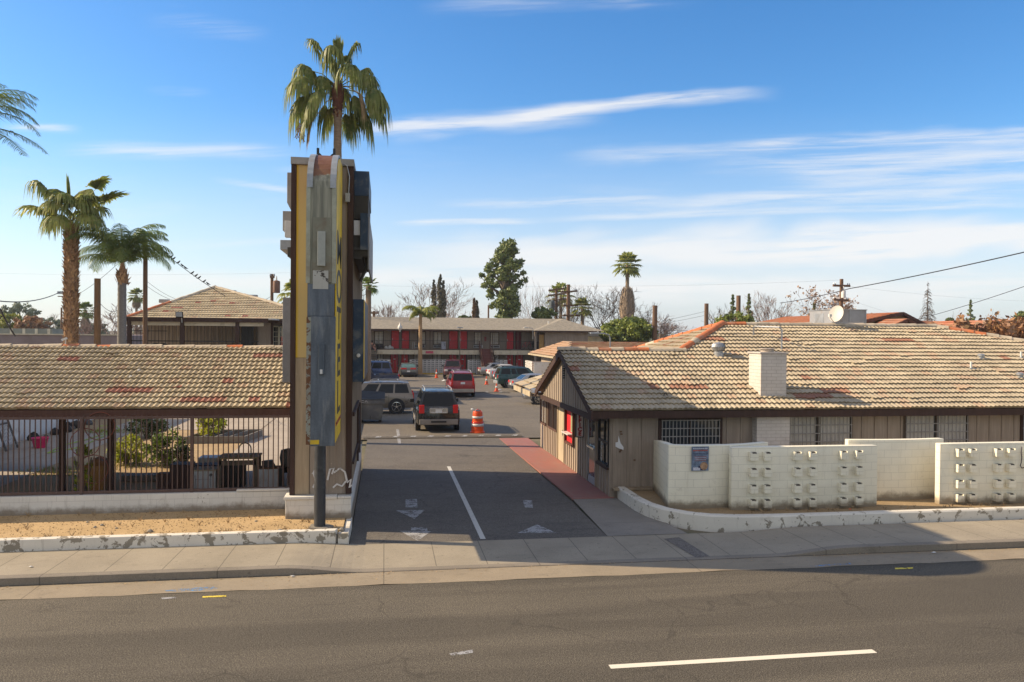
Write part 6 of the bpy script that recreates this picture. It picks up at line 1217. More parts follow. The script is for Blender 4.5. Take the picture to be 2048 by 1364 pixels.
bd=skin('body',[(X_+a_,Y_+b_,Z_+c_) for a_,b_,c_ in V],E_,Rr,m_skin,per)
def shell(name,idx,grow,m):
    mp={i:k for k,i in enumerate(idx)}; return skin(name,[(X_+V[i][0],Y_+V[i][1],Z_+V[i][2]) for i in idx],[(mp[a_],mp[b_]) for a_,b_ in E_ if a_ in mp and b_ in mp],[Rr[i]+grow for i in idx],m,per)
shell('dark_top',[1,2,5,9],.03,m_top); shell('shorts',[0,13,17],.035,m_top)
MB().lathe([(.02,-.06),(.11,.0),(.135,.08),(.11,.16),(.03,.2)],(X_,Y_-.19,Z_+.74),12).build('hair',m_hair,per,smooth='all')
q=MB(); 
for s in (-.04,.04): q.lathe([(.012,-.0),(.013,.02)],(X_+s,Y_-.325,Z_+.75),6)
q.lathe([(.012,0),(.006,.03)],(X_,Y_-.335,Z_+.72),6); q.build('face_features',m_hair,per)
for s in (-.32,.35): MB().box(X_+s-.05,Y_-.88,Z_-.27,X_+s+.05,Y_-.66,Z_-.19).build('shoe',m_black,per,bevel=.02)
q=MB(); q.box(X_-.06,Y_-.47,Z_+.34,X_+.06,Y_-.45,Z_+.44); tag(q.build('phone',m_black),'small dark phone held by the person on the stairs','phone')
# ================================================= VEGETATION
m_fan=leafmat('fan_palm_green',(.26,.29,.07),(.12,.17,.04),(.36,.34,.14),1.5,.42,7,.5); m_fan2=leafmat('fan_palm_lime',(.33,.35,.08),(.17,.23,.05),(.44,.38,.14),1.5,.45,5,.45); m_feath=leafmat('feather_palm_green',(.19,.26,.06),(.10,.17,.045),(.32,.33,.09),2,.42,8,.45)
m_feathy=leafmat('yellow_green_feather_palm',(.22,.24,.03),(.12,.16,.02),(.34,.30,.05),2,.3); m_deadf=mt('dead_frond',(.38,.27,.15),.9,.3,6)  # feather palm fronds in yellow green
m_pt=mt('palm_trunk_ringed',(.26,.19,.13),.9,.25,5,st=(1,1,7)); m_boot=mt('palm_boots',(.34,.20,.105),.9,.35,7,dirt=(.10,.055,.03),dscale=5,damt=.8); m_boot2=mt('palm_boot_edge',(.46,.28,.14),.9,.3,5)
def fanleaf(q,base,dirv,L,R_,droop,rr,n=20,fold=.25,ang=2.35,w=.045,m=0):
    """petiole then a pleated fan of drooping tapering segments"""
    base=Vector(base);d=Vector(dirv).normalized(); side=d.cross(Z)
    if side.length<.05: side=Vector((1,0,0))
    side.normalize(); up=side.cross(d).normalized()
    hub=base+d*L+Vector((0,0,-.12*L*droop)); mid=base+d*(L*.5)+Vector((0,0,.03*L)); q.tube([base,mid,hub],[.022,.018,.014],4,cap=False,m=1)
    dd=(hub-mid).normalized()
    for i in range(n):
        a_=(i/(n-1)-.5)*2*ang+rr.uniform(-.03,.03); v=(dd*math.cos(a_)+side*math.sin(a_)+up*(fold*abs(math.sin(a_))*.5+ .04)).normalized()
        RR=R_*(1-.22*abs(a_)/ang)*rr.uniform(.85,1.08); pw=v.cross(up).normalized()
        p=[];steps=((0,.35),(.35,1),(.62,.8),(.82,.5),(1.,.06))
        for f,wf in steps:
            dr=droop*rr.uniform(.8,1.15)*max(0,f-.28)**1.6*RR*1.5; pt=hub+v*(RR*f*(1-.45*droop*max(0,f-.4)))-Vector((0,0,dr)); ww=w*wf*R_*1.25+ (0.0 if f else .0); tw=up*(.35*ww*(1 if i%2 else -1)); p+= [pt-pw*ww+tw,pt+pw*ww-tw]
        b=len(q.v); q.v+=[tuple(t) for t in p]
        for k in range(4): q.f.append((b+2*k,b+2*k+1,b+2*k+3,b+2*k+2)); q.mi.append(m)
def feather(q,base,az,el,L,droop,rr,n=34,ll=.5,w=.022,m=0,hang=.5,curl=1.0):
    p=Vector(base); pts=[p.copy()]; e=el; st=12
    for i in range(st):
        p=p+Vector((math.cos(az)*math.cos(e),math.sin(az)*math.cos(e),math.sin(e)))*(L/st); pts.append(p.copy()); e-=droop/st*(.35+1.6*i/st)
    q.tube(pts,[.03*(1-.85*i/st) for i in range(st+1)],4,cap=False,m=1)
    for i in range(n):
        f=.10+.9*i/(n-1); x=f*st; k=min(st-1,int(x)); c=pts[k].lerp(pts[k+1],x-k); d=(pts[k+1]-pts[k]).normalized(); side=d.cross(Z); 
        if side.length<.1: side=Vector((-math.sin(az),math.cos(az),0))
        side.normalize(); LL=ll*(math.sin(PI*min(1,f*.92+.08))**.5)*rr.uniform(.8,1.1)
        for s in (-1,1):
            v=(side*s*(1-.3*hang)+d*.55+Vector((0,0,rr.uniform(-.1,.35)-hang*.7))).normalized(); m1=c+v*LL*.55; t_=c+v*LL*.95-Vector((0,0,LL*hang*.35)); ww=d*w
            b=len(q.v); q.v+=[tuple(a_) for a_ in (c-ww*.6,c+ww*.6,m1+ww,m1-ww,t_)]; q.f+=[(b,b+1,b+2,b+3),(b+3,b+2,b+4)]; q.mi+=[m,m]
def trunk_ring(q,x,y,z0,z1,r0,r1,n=14,steps=24,rr=None,lean=(0,0),bulge=0):
    pts=[];rs=[]
    for i in range(steps+1):
        f=i/steps; pts.append((x+lean[0]*f*f,y+lean[1]*f*f,z0+(z1-z0)*f)); rs.append(lerp(r0,r1,f)*(1+ (.03 if i%2 else -.02)))
    q.tube(pts,rs,n)
def palm_boots(q,x,y,z0,z1,r,rr,n=260,s=.17):
    for i in range(n):
        z=z0+(z1-z0)*(i+rr.random())/n; a_=i*2.4+rr.uniform(-.2,.2); d=Vector((math.cos(a_),math.sin(a_),0)); t=Vector((-d.y,d.x,0)); w=s*rr.uniform(.35,.6); o_=Vector((x,y,z))+d*r*.9
        tip=o_+d*rr.uniform(.06,.20)*(s/.17)+Vector((0,0,rr.uniform(.05,.26)*(s/.17)))+t*rr.uniform(-.06,.06); b=len(q.v); lo=o_-Vector((0,0,.12*s/.17))
        q.v+=[tuple(v) for v in (lo-t*w,lo+t*w,o_+t*w*.7+d*.05+Vector((0,0,.05)),o_-t*w*.7+d*.05+Vector((0,0,.05)),tip)]; q.f+=[(b,b+1,b+2,b+3),(b+3,b+2,b+4),(b,b+3,b+4),(b+1,b+4,b+2)]; mm=1 if rr.random()<.4 else 0; q.mi+=[mm]*4
def dirv(az,el): return Vector((math.cos(az)*math.cos(el),math.sin(az)*math.cos(el),math.sin(el)))
# A: tall fan palm behind the pylon
rr=random.Random(21); c=ay(676,172,33.5); base=(c.x,33.5,0); r=empty('fan_palm',(c.x,33.5,.2),'tall fan palm with drooping fans rising directly behind the sign pylon','palm tree','palm trees')
q=MB(); trunk_ring(q,c.x,33.5,0,c.z-.2,.24,.15,14,60); q.build('trunk',m_pt,r,smooth=True)
q=MB(); q.lathe([(.17,-.9),(.24,-.4),(.26,-.1),(.2,.15),(.1,.3)],(c.x,33.5,c.z-.1),12); palm_boots(q,c.x,33.5,c.z-1.3,c.z,.17,rr,70,.10); q.build('leaf_bases',[mt('red_brown_boots',(.13,.05,.03),.9,.3,6),m_boot],r)
q=MB(); specs=[]
for i,(dx,dz,sz) in enumerate([(-.95,2.0,1.0),(-.15,2.1,.9),(.65,2.0,1.05),(-1.35,1.15,1.05),(-.2,1.2,1.1),(1.0,1.35,1.0),(-1.5,.35,1.05),(-.55,.45,.9),(.5,.75,.95),(1.55,.0,1.1),(-1.45,-.45,1.1),(-.85,-.4,1.0),(.05,.05,.9),(.75,-.5,1.05),(1.5,-.55,1.0),(-1.05,-1.0,1.0),(1.05,-1.0,1.0),(-.45,-.9,.8),(.45,-1.05,.8),(-.2,1.6,.9),(.25,1.65,.8),(1.25,.75,.9)]):
    dy=rr.uniform(-1.0,.9); v=Vector((dx*1.18,dy*(.6 if abs(dx)>1 else 1),dz*1.05+.05)); L=v.length*.80; fanleaf(q,(c.x,33.5,c.z-.05),v.normalized(),max(.5,L),1.10*sz,1.3 if dz<1.7 else .85,rr,44,w=.040,ang=2.3,fold=.6)
for k in range(3): fanleaf(q,(c.x,33.5,c.z),(rr.uniform(-.15,.15),rr.uniform(-.2,.2),1),1.1,1.1,.1,rr,8,ang=.22,w=.03)
q.build('fan_leaves',[m_fan,m_fan2],r)
q=MB(); fanleaf(q,(c.x,33.5,c.z-.3),(-.75,-.2,-.75),1.3,.9,1.4,rr,14,ang=.5,w=.04); fanleaf(q,(c.x,33.5,c.z),(.55,-.3,-.1),.8,1.0,1.5,rr,10,ang=.3,w=.04)
for k in range(34): 
    s=Vector((c.x-1.45+rr.uniform(-.12,.12),33.3+rr.uniform(-.1,.1),c.z-1.55-rr.random()*.75)); q.bar(s,s+Vector((rr.uniform(-.12,.12),0,-.22)),.03)
q.build('dead_fronds',[m_deadf,m_deadf],r)
# B: shaggy fan palm left
rr=random.Random(5); c=ay(143,450,46.0); KB=1.39; r=empty('fan_palm',(c.x,46,0),'stout fan palm with a shaggy brown trunk behind the left shed, leftmost whole palm','palm tree','palm trees')
q=MB(); trunk_ring(q,c.x,46,0,c.z,.34,.30,16,30); palm_boots(q,c.x,46,.4,c.z+.1,.33,rr,900,.18); q.build('trunk',[m_boot,m_boot2],r)
q=MB()
for dx,dy,dz,sz,dr in [(-1.15,-.3,1.55,1.15,.9),(-1.5,.2,.45,1.1,.55),(-.8,.6,1.35,.95,.8),(1.2,-.1,1.6,1.0,.4),(1.55,.2,1.0,1.1,.3),(.9,-.6,.9,.95,.7),(0,-.8,.85,1.0,.9),(-.45,-.7,.55,1.0,.95),(.5,-.6,.65,1.0,.9),(.9,.5,.6,.9,.8),(-.8,.4,.15,.9,1.0),(.95,-.5,.15,.9,1.0),(-.3,-1.0,.0,.8,1.1),(.3,.9,.5,1.0,.9),(.35,.6,1.35,.9,.8)]:
    v=Vector((dx,dy,dz+.2)); fanleaf(q,(c.x,46,c.z+.2),v.normalized(),v.length*.75*KB,1.15*sz*KB,dr*1.0,rr,42,w=.04,ang=2.1 if dz<1.35 else 1.4,fold=.5)
fanleaf(q,(c.x,46,c.z),(-.10,0,1),1.1,2.1,.12,rr,11,ang=.10,w=.04)
q.build('fan_leaves',[m_fan2,m_fan2],r)
# C: queen palm
rr=random.Random(8); c=ay(245,545,47.0); r=empty('queen_palm',(c.x,47,0),'feathery queen palm with a smooth grey trunk right of the shaggy palm','palm tree','palm trees')
q=MB(); trunk_ring(q,c.x-.02,47,0,c.z-.5,.25,.22,14,50); q.build('trunk',mt('grey_ringed_trunk',(.20,.185,.17),.85,.25,5,st=(1,1,8)),r,smooth=True)
q=MB(); q.lathe([(.22,-.6),(.28,-.4),(.24,.0),(.13,.35),(.07,.6)],(c.x,47,c.z),12); palm_boots(q,c.x,47,c.z-.6,c.z+.1,.29,rr,26,.19); q.build('crown_shaft',[m_boot,m_boot2],r)
q=MB()
for i in range(30):
    az=i*2.4+rr.uniform(-.2,.2); el=[1.4,1.2,1.0,.8,.6,1.3][i%6]+rr.uniform(-.1,.1); feather(q,(c.x,47,c.z+.5),az,el,3.4+rr.uniform(-.35,.35),1.9+ (1.2-el)*.2,rr,58,.80,.022,hang=.8)
q.build('fronds',[m_feath,m_feathy],r)
# D: palm whose crown enters at the left edge
rr=random.Random(18); c=ay(-95,235,27.0); r=empty('queen_palm',(c.x,27,.2),'tall feathery palm standing outside the left edge, only its frond tips in view','palm tree','palm trees')
q=MB(); trunk_ring(q,c.x,27,0,c.z,.22,.16,12,40); q.build('trunk',m_pt,r,smooth=True); q=MB()
for i in range(18):
    az=i*2.4+.25; el=[.9,.5,.15,1.2][i%4]; feather(q,(c.x,27,c.z),az,el,2.7,1.5,rr,46,.55,.016,hang=.55)
for az,el,L,dr in ((-.15,.25,2.95,1.25),(.1,.75,2.6,1.6),(-.35,-.05,2.9,.9),(-.05,.05,3.0,.9)): feather(q,(c.x,27,c.z+(.0 if el>.2 else -.25)),az,el,L,dr,rr,50,.6,.016,hang=.35)
q.build('fronds',[m_feath,m_feath],r)
# E: short queen palm in the car park
rr=random.Random(4); c=ay(842,628,88.2); r=empty('queen_palm',(c.x,88.2,0),'short queen palm with bright yellow green fronds in front of the motel breeze block wall','palm tree','palm trees')
q=MB(); trunk_ring(q,c.x-.05,88.2,0,c.z,.27,.17,10,40); q.build('trunk',mt('warm_brown_palm_trunk',(.36,.23,.12),.9,.3,4,st=(1,1,6)),r,smooth=True); q=MB()  # trunk in warm brown with ringed variation
for az,el,L in ((2.9,.95,2.7),(3.4,1.1,2.2),(.1,.95,2.7),(.5,.5,2.2),(-.3,.8,2.3),(1.6,1.2,2.0),(4.2,.9,2.0),(5.2,.7,2.0),(2.3,.6,1.9),(0,1.3,1.5),(3.1,.3,1.6),(-.1,.2,1.5)): feather(q,(c.x,88.2,c.z),az,el,L,2.1,rr,26,.75,.05,hang=.9)
q.build('fronds',[m_feathy,m_feathy],r)
# F: distant tall fan palm with skirt
def farfan(px_,py_top,py_bot,y,size,lab,skirt=None,seed=1,trunk=.2,m=m_fan,nleaf=26,droop=.6):
    rr=random.Random(seed); c=ay(px_,py_top,y); r=empty('fan_palm',(c.x,y,0),lab,'palm tree','palm trees'); q=MB(); q.tube([(c.x,y,0),(c.x,y,c.z)],[trunk*1.2,trunk],8); q.build('trunk',m_pt,r); q=MB()
    for i in range(nleaf):
        az=i*2.4; el=[1.3,.9,.5,.1,-.3,-.6][i%6]; fanleaf(q,(c.x,y,c.z),dirv(az,el),size*.42,size*.52,droop*.55,rr,11,ang=1.5,w=.075)
    q.build('fan_leaves',[m,m],r)
    if skirt:
        q=MB(); zt_,zb=ay(px_,skirt[0],y).z,ay(px_,skirt[1],y).z; rm=skirt[2]
        for i in range(620):
            f=rr.random(); z=lerp(zt_,zb,f); rad_=rm*(.55+.45*math.sin(min(1,.10+f*1.0)*PI*.72))*(1 if f<.85 else .85); az=rr.uniform(0,2*PI); d=Vector((math.cos(az),math.sin(az),0)); t=Vector((-d.y,d.x,0)); o_=Vector((c.x,y,z))+d*rad_*rr.uniform(.8,1.03); L=rr.uniform(.5,1.2)*size*.35; b=len(q.v)
            q.v+=[tuple(o_-t*.08+Vector((0,0,L*.5))-d*.15),tuple(o_+t*.08+Vector((0,0,L*.5))-d*.15),tuple(o_+d*.06-Vector((0,0,L*.5))+t*rr.uniform(-.1,.1))]; q.f.append((b,b+1,b+2)); q.mi.append(0)
        q.lathe([(rm*.5,0),(rm*.78,-.3*(zt_-zb)),(rm*.92,-.62*(zt_-zb)),(rm*.8,-.9*(zt_-zb)),(rm*.7,-(zt_-zb))],(c.x,y,zt_),10); q.build('dead_skirt',mt('dead_palm_skirt',(.27,.205,.145),.95,.3,3,st=(4,4,.6)),r)
    return r
farfan(1255,530,680,118,3.0,'lone tall fan palm with a big dead skirt above the round green tree',(580,640,1.35),3,.28,m_fan2,34)
farfan(1165,616,665,108,2.2,'small fan palm between bare trees right of the double utility pole',None,4,.24,m_fan2); farfan(1122,592,650,125,3.2,'pale fan palm behind the double utility pole',None,5,.25,m_fan2)
farfan(273,592,640,140,2.0,'tiny distant fan palm right of the tall pole on the left',(598,615,.7),6); farfan(171,622,670,110,1.8,'small dark fan palm partly behind the shaggy palm trunk',(635,660,.6),7,m=m_feath)
farfan(737,572,640,60,1.1,'fan palm crown peeping out right of the pylon',None,9,.2,m_feath,18); farfan(590,588,640,58,1.7,'pale drooping palm peeping out left of the pylon above the patio roof',None,10,.2,m_fan2,20,.9)
# ---------- foliage builder
def clump(q,c,R_,n,s,rr,shell=.55,m=0,flat=1.0):
    c=Vector(c)
    for i in range(n):
        v=Vector((rr.gauss(0,1),rr.gauss(0,1),rr.gauss(0,1))).normalized()*(R_*(shell+(1-shell)*rr.random())); v.z*=flat; p=c+v; a_=Vector((rr.gauss(0,1),rr.gauss(0,1),rr.gauss(0,1))).normalized(); b_=a_.cross(v if v.length>.01 else Z).normalized(); k=s*rr.uniform(.6,1.3); b=len(q.v)
        q.v+=[tuple(p-a_*k*.5),tuple(p+b_*k*.35),tuple(p+a_*k*.6),tuple(p-b_*k*.35)]; q.f.append((b,b+1,b+2,b+3)); q.mi.append(m)
def tree(lab,px_,pyt,pyb,y,pw,seed,m,cat='tree',name='broadleaf_tree',shape='round',n=60,dens=1.,leaf=None,group=None,trunk=.2,zb=None,per=70,csz=.17):
    """pw: crown width in photo px"""
    rr=random.Random(seed); b0=ay(px_,pyb,y); t0=ay(px_,pyt,y); Wd=pw*math.hypot(b0.x,y)/1593*.5; Hc=t0.z-b0.z; x=b0.x; r=empty(name,(x,y,0),lab,cat,group); s=leaf or Wd*.14
    q=MB(); q.tube([(x,y,-.1),(x+rr.uniform(-.1,.1),y,b0.z*.5),(x,y,b0.z+Hc*.45),(x,y,b0.z+Hc*.85)],[trunk*1.3,trunk,trunk*.6,trunk*.15],7)
    cs=[]
    for i in range(n):
        f=(i+.5)/n
        if shape=='round': u=rr.uniform(-1,1); a_=rr.uniform(0,2*PI); k=math.sqrt(max(0,1-u*u)); R_=rr.uniform(.55,.92); cs.append((k*math.cos(a_)*R_*Wd,k*math.sin(a_)*R_*Wd,Hc*(.5+.46*u*R_),Wd*csz*rr.uniform(.8,1.5)))
        elif shape=='tall': prof=math.sin(PI*min(1,(1-f)*.80+.16))**.8*(1 if f<.78 else .6); a_=rr.uniform(0,2*PI); k=rr.uniform(.25,1)*prof; cs.append((k*math.cos(a_)*Wd,k*math.sin(a_)*Wd,Hc*f,Wd*rr.uniform(.14,.27)))
        elif shape=='cone': k=(1-f)**.9*rr.uniform(.2,1); a_=rr.uniform(0,2*PI); cs.append((k*math.cos(a_)*Wd,k*math.sin(a_)*Wd,Hc*f,Wd*(.10+.25*(1-f))))
        elif shape=='col': k=(math.sin(PI*min(1,.12+f*.88))**.35 if f<.5 else ((1-f)/.5)**.7)*.55; a_=rr.uniform(0,2*PI); cs.append((k*math.cos(a_)*Wd,k*math.sin(a_)*Wd,Hc*f,Wd*.42*max(.15,k/.55)))
        elif shape=='tier': t=(int(f*6)+rr.uniform(-.1,.3))/6; k=(1-f)*rr.uniform(.1,1.1)*(1.15 if rr.random()<.3 else .8); a_=rr.uniform(0,2*PI); cs.append((k*math.cos(a_)*Wd,k*math.sin(a_)*Wd,Hc*(f*.75+t*.25)-k*Wd*.3,Wd*rr.uniform(.16,.30)*(1.15-f)))
    for cx_,cy_,cz_,R_ in cs:
        if R_>.2 and rr.random()<.5 and shape in('round','tall'): q.tube([(x,y,b0.z+cz_*.6),(x+cx_*.6,y+cy_*.6,b0.z+cz_*.9),(x+cx_,y+cy_,b0.z+cz_)],[trunk*.35,trunk*.2,trunk*.05],4,cap=False)
    q.build('trunk',m_bark,r); q=MB()
    for cx_,cy_,cz_,R_ in cs: clump(q,(x+cx_,y+cy_,b0.z+cz_),R_,int(per*dens),s*rr.uniform(.8,1.2),rr,.35,0,.8)
    q.build('crown',m,r); return r
m_ever=leafmat('evergreen_oak_leaf',(.17,.21,.06),(.09,.13,.04),(.27,.29,.08),.7,.2,3); m_round=leafmat('round_tree_leaf',(.20,.24,.035),(.11,.16,.03),(.30,.32,.05),.7,.2,3)
m_cyp=leafmat('cypress_leaf',(.17,.155,.10),(.11,.11,.07),(.27,.22,.15),1,.1); m_cypb=leafmat('brown_cypress_leaf',(.30,.18,.10),(.19,.13,.07),(.34,.22,.13),1,.1); m_con=leafmat('conifer_leaf',(.22,.26,.10),(.14,.19,.08),(.32,.34,.15),1,.1)
m_haz=leafmat('distant_leaf',(.20,.24,.16),(.15,.19,.14),(.28,.29,.17),.5,.1,2); m_aut=leafmat('autumn_leaf',(.34,.17,.08),(.26,.14,.08),(.38,.24,.10),.7,.2,2); m_autp=leafmat('pale_dry_leaf',(.40,.27,.19),(.32,.22,.15),(.45,.33,.24),.7,.2,2); m_yg=leafmat('yellow_green_leaf',(.26,.27,.04),(.15,.19,.03),(.36,.33,.05),1.2,.3,4)
tree('tall irregular evergreen tree behind the motel roof, tallest tree in the background',1012,486,640,104,98,31,m_ever,shape='tall',n=125,per=70,leaf=.42,trunk=.5)
q=None
tree('dense round yellow green tree right of the motel end below the skirted palm',1256,634,700,92,112,32,m_round,shape='round',n=130,per=110,leaf=.34,trunk=.3)
for k,(px_,pt,pb_,y,pw,m,lab) in enumerate(((868,551,640,112,12,m_cyp,'thin cypress, left one of the three behind the short palm'),(880,549,640,110,18,m_cyp,'thickest and tallest cypress of the three behind the short palm'),(886,562,640,113,13,m_cyp,'cypress just right of the thickest one behind the motel roof'),(948,597,640,116,7,m_cypb,'small brown cypress of the pair left of the tall evergreen'),(953,601,640,118,10,m_cyp,'small green cypress of the pair left of the tall evergreen'))):
    if k==0: px_,pt=867,560
    tree(lab,px_,pt,pb_,y,pw*1.15,40+k,m,'cypress','cypress_tree','col',60,per=60,leaf=.28,group='cypresses behind the motel',trunk=.15)
for k,(px_,pt,pb_,y,pw,sh,m,lab,nm) in enumerate(((1465,588,650,95,26,'tier',m_con,'thin conifer left of the cut pole behind the orange hip tiles','conifer'),(1497,586,650,92,28,'tier',m_con,'conifer right of the cut pole behind the orange hip tiles','conifer'),(1470,627,665,85,90,'round',m_round,'low bushy green tree just above the left end of the office ridge','broadleaf_tree'),(1941,598,650,120,22,'tier',m_con,'small dark conifer in the distance on the right','conifer'),
      (1628,604,650,90,18,'tier',m_round,'small green conifer just left of the cooler unit','conifer'),(1084,615,645,105,60,'round',m_ever,'low green tree right of the tall evergreen behind the motel roof','broadleaf_tree'),(2045,622,650,110,26,'round',m_ever,'round dark tree at the far right edge','broadleaf_tree'),(1900,634,650,150,14,'round',m_ever,'tiny round tree on the right horizon','broadleaf_tree'),(1996,640,655,100,14,'cone',m_round,'small bush beside the pollarded trees on the right','broadleaf_tree'),
      (40,600,670,130,70,'round',m_haz,'hazy blue green tree at the far left','broadleaf_tree'),(20,622,675,115,60,'round',m_yg,'yellow green tree at the far left edge','broadleaf_tree'),(62,628,675,112,60,'round',m_aut,'orange leaved tree at the far left','broadleaf_tree'),(100,632,675,125,50,'round',m_haz,'greenish hazy tree left of the shaggy palm','broadleaf_tree'),(188,640,680,118,44,'round',m_haz,'dark bush right of the shaggy palm trunk','broadleaf_tree'),(135,650,680,135,60,'round',m_haz,'hazy trees behind the distant lamp','broadleaf_tree'),
      (930,632,645,112,30,'round',m_ever,'low dark bush left of the small cypresses','broadleaf_tree'),(858,628,642,112,30,'round',m_haz,'low grey green bush at the foot of the three cypresses','broadleaf_tree'))):
    tree(lab,px_,pt,pb_,y,pw,60+k,m,'tree',nm,sh,44 if sh=='round' else 56,per=55,leaf=.38 if sh=='round' else .25,trunk=.15)
# ---------- bare trees
def bare(lab,px_,pyt,pyb,y,pw,seed,m,group='bare winter trees',name='bare_tree',dens=1.,th=.22,up=.35,leafm=None,lean=0,levels=6,trunkf=.28):
    rr=random.Random(seed); b0=ay(px_,pyb,y); t0=ay(px_,pyt,y); Hh=t0.z; x=b0.x; Wd=pw*y/1593/2; r=empty(name,(x,y,0),lab,'tree',group); q=MB(); tips=[]
    def grow(p,d,L,rd,lv):
        pts=[p];rs=[rd]; k=4 if lv<2 else 3; c=Vector(p); dd=Vector(d)
        for i in range(k): dd=(dd+Vector((rr.gauss(0,.13),rr.gauss(0,.13),rr.gauss(0,.09)+up*.10))).normalized(); c=c+dd*(L/k); pts.append(c.copy()); rs.append(rd*(1-.45*(i+1)/k))
        q.tube(pts,rs,6 if lv==0 else 4 if lv<3 else 3,cap=False)
        if lv>=levels: tips.append(c); return
        nb=(3 if lv<3 else 2)+(1 if rr.random()<.5*dens else 0)
        for i in range(nb):
            t=rr.uniform(.35,1) if i else 1; j=min(k,max(1,int(round(t*k)))); a_=rr.uniform(0,2*PI); spread=rr.uniform(.35,.85); u=dd.cross(Vector((rr.gauss(0,1),rr.gauss(0,1),rr.gauss(0,1)))).normalized(); nd=(dd*math.cos(spread)+u*math.sin(spread)); nd.x*=1.0+.5*(Wd/(Hh*.5)-.6); nd.z+=up*.3; nd.normalize(); grow(pts[j],nd,L*rr.uniform(.6,.82),max(.014,rs[j]*.62),lv+1)
    grow(Vector((x,y,-.1)),Vector((lean,0,1)).normalized(),Hh*trunkf,th,0)
    # scale to measured size
    hx=max(v[2] for v in q.v); xs_=sorted(v[0] for v in q.v); wx=max(.5,(xs_[int(len(xs_)*.985)]-xs_[int(len(xs_)*.015)])/2); kz=Hh/hx; kx=Wd/wx
    for i,v in enumerate(q.v):
        f=min(1,max(0,v[2]/(Hh*.3))); kk=1+(kx-1)*f; q.v[i]=(x+(v[0]-x)*kk,y+(v[1]-y)*kk,v[2]*kz)
    q.build('branches',m,r)
    if leafm:
        q=MB()
        for t in tips: clump(q,(x+(t.x-x)*kx,y+(t.y-y)*kx,t.z*kz),.55,3,.30,rr,.2)
        q.build('dry_leaves',leafm,r)
    return r
for k,a_ in enumerate((('bare pinkish tree just right of the pylon, cut by the pylon edge',728,540,640,95,90,m_twigd,.25,.2),('low bare shrubby tree behind the motel roof left of the short palm',805,598,640,105,80,m_twig,.12,.9),('wide bare tree with long spreading branches behind the three cypresses',878,548,640,118,150,m_twig,.22,.9),
     ('slender bare tree between the tall evergreen and the double utility pole',1066,555,645,112,70,m_twig,.22,.6),('bare tree behind the double utility pole',1118,572,650,120,90,m_twigd,.2,.4),('dark bare tree right of the small fan palm',1205,562,660,108,100,m_twigd,.28,.4),('dark bare tree with wide crown between the double pole and the skirted palm',1150,568,660,110,80,m_twigd,.26,.4),
     ('low bare tree right of the round green tree',1290,602,665,104,60,m_twigd,.15,.4),('bare bushy tree left of the green tree on the office ridge',1435,606,650,90,62,m_twigd,.16,.4),('large bare pink brown tree above the pipe hoop',1545,578,655,85,110,m_twig,.26,.5),('hazy bare brown trees behind the leaning pole wires',1340,628,660,120,90,m_twig,.14,.5),('bare bushy tree right of the cut pole on the left, beside the patio roof',248,606,690,95,100,m_twig,.14,.8),('low bare bush behind the mauve wall right of the queen palm pole',205,630,690,90,60,m_twig,.12,.8),
     ('bare hazy twigs at the far left behind the panelled building',85,625,670,140,50,m_twig,.1,.8),('bare twiggy tree left of the patio roof transformer pole',560,590,640,75,40,m_twigd,.12,.4))):
    lab,px_,pt,pb_,y,pw,m,th,up=a_; bare(lab,px_,pt,pb_,y,pw,80+k,m,th=th,up=up,levels=5 if pw<80 else 6)
bare('pinkish brown tree with dry leaves left of the crossarm pole',1640,576,655,88,130,101,m_twig,leafm=m_autp,name='dry_leaf_tree',levels=5,th=.2)
bare('dry leaved tree behind the cooler unit',1690,600,655,92,60,102,m_twig,leafm=m_autp,name='dry_leaf_tree',levels=4,th=.18)
for k,(px_,pt,lab) in enumerate(((1921,622,'stubby pollarded tree left of the dark conifer on the right'),(1964,618,'stubby pollarded tree right of the dark conifer'),(2005,618,'pollarded tree nearest the ochre house'))): bare(lab,px_,pt,655,105,26,110+k,m_twigd,group='pollarded trees',name='pollarded_tree',levels=2,th=.3,trunkf=.5)
# dead conifer
rr=random.Random(77); c=ay(1856,563,105); r=empty('dead_conifer',(c.x,105,0),'tall dead conifer with drooping bare branches on the right horizon','tree'); q=MB(); q.tube([(c.x,105,0),(c.x,105,c.z)],[.22,.02],6); H_=c.z-4.5
for i in range(230):
    f=rr.random()**.8; z=4.6+H_*(1-f)*.97; L=(.25+2.1*f)*rr.uniform(.6,1.05); az=rr.uniform(0,2*PI); p=Vector((c.x,105,z)); pts=[p]; e=.2
    for s in range(4): p=p+dirv(az,e)*L/4; pts.append(p.copy()); e-=.42
    q.tube(pts,[.035,.028,.02,.012,.008],3,cap=False)
    for j in (2,3): q.bar(pts[j],pts[j]+dirv(az+rr.uniform(-1,1),-.9)*L*.3,.022)
q.build('branches',m_twigd,r)
# shrubs at right edge behind the roof
rr=random.Random(9)
for k,px_ in enumerate((1905,1935,1962,1990,2018,2042)):
    bare(['reddish bare shrub behind the right hip, leftmost of the row','second reddish bare shrub of the row behind the right hip','third reddish bare shrub of the row, in front of the brown porch','fourth reddish bare shrub of the row behind the right hip','fifth reddish bare shrub of the row behind the right hip','reddish bare shrub of the row at the frame edge'][k],px_,640-(k%2)*6,700,44,44,130+k,mt('red_brown_twigs',(.16,.075,.04),.9) if k==0 else bpy.data.materials['red_brown_twigs'],group='shrubs behind the right hip',name='bare_shrub',levels=5,th=.06,leafm=m_aut,up=.7)
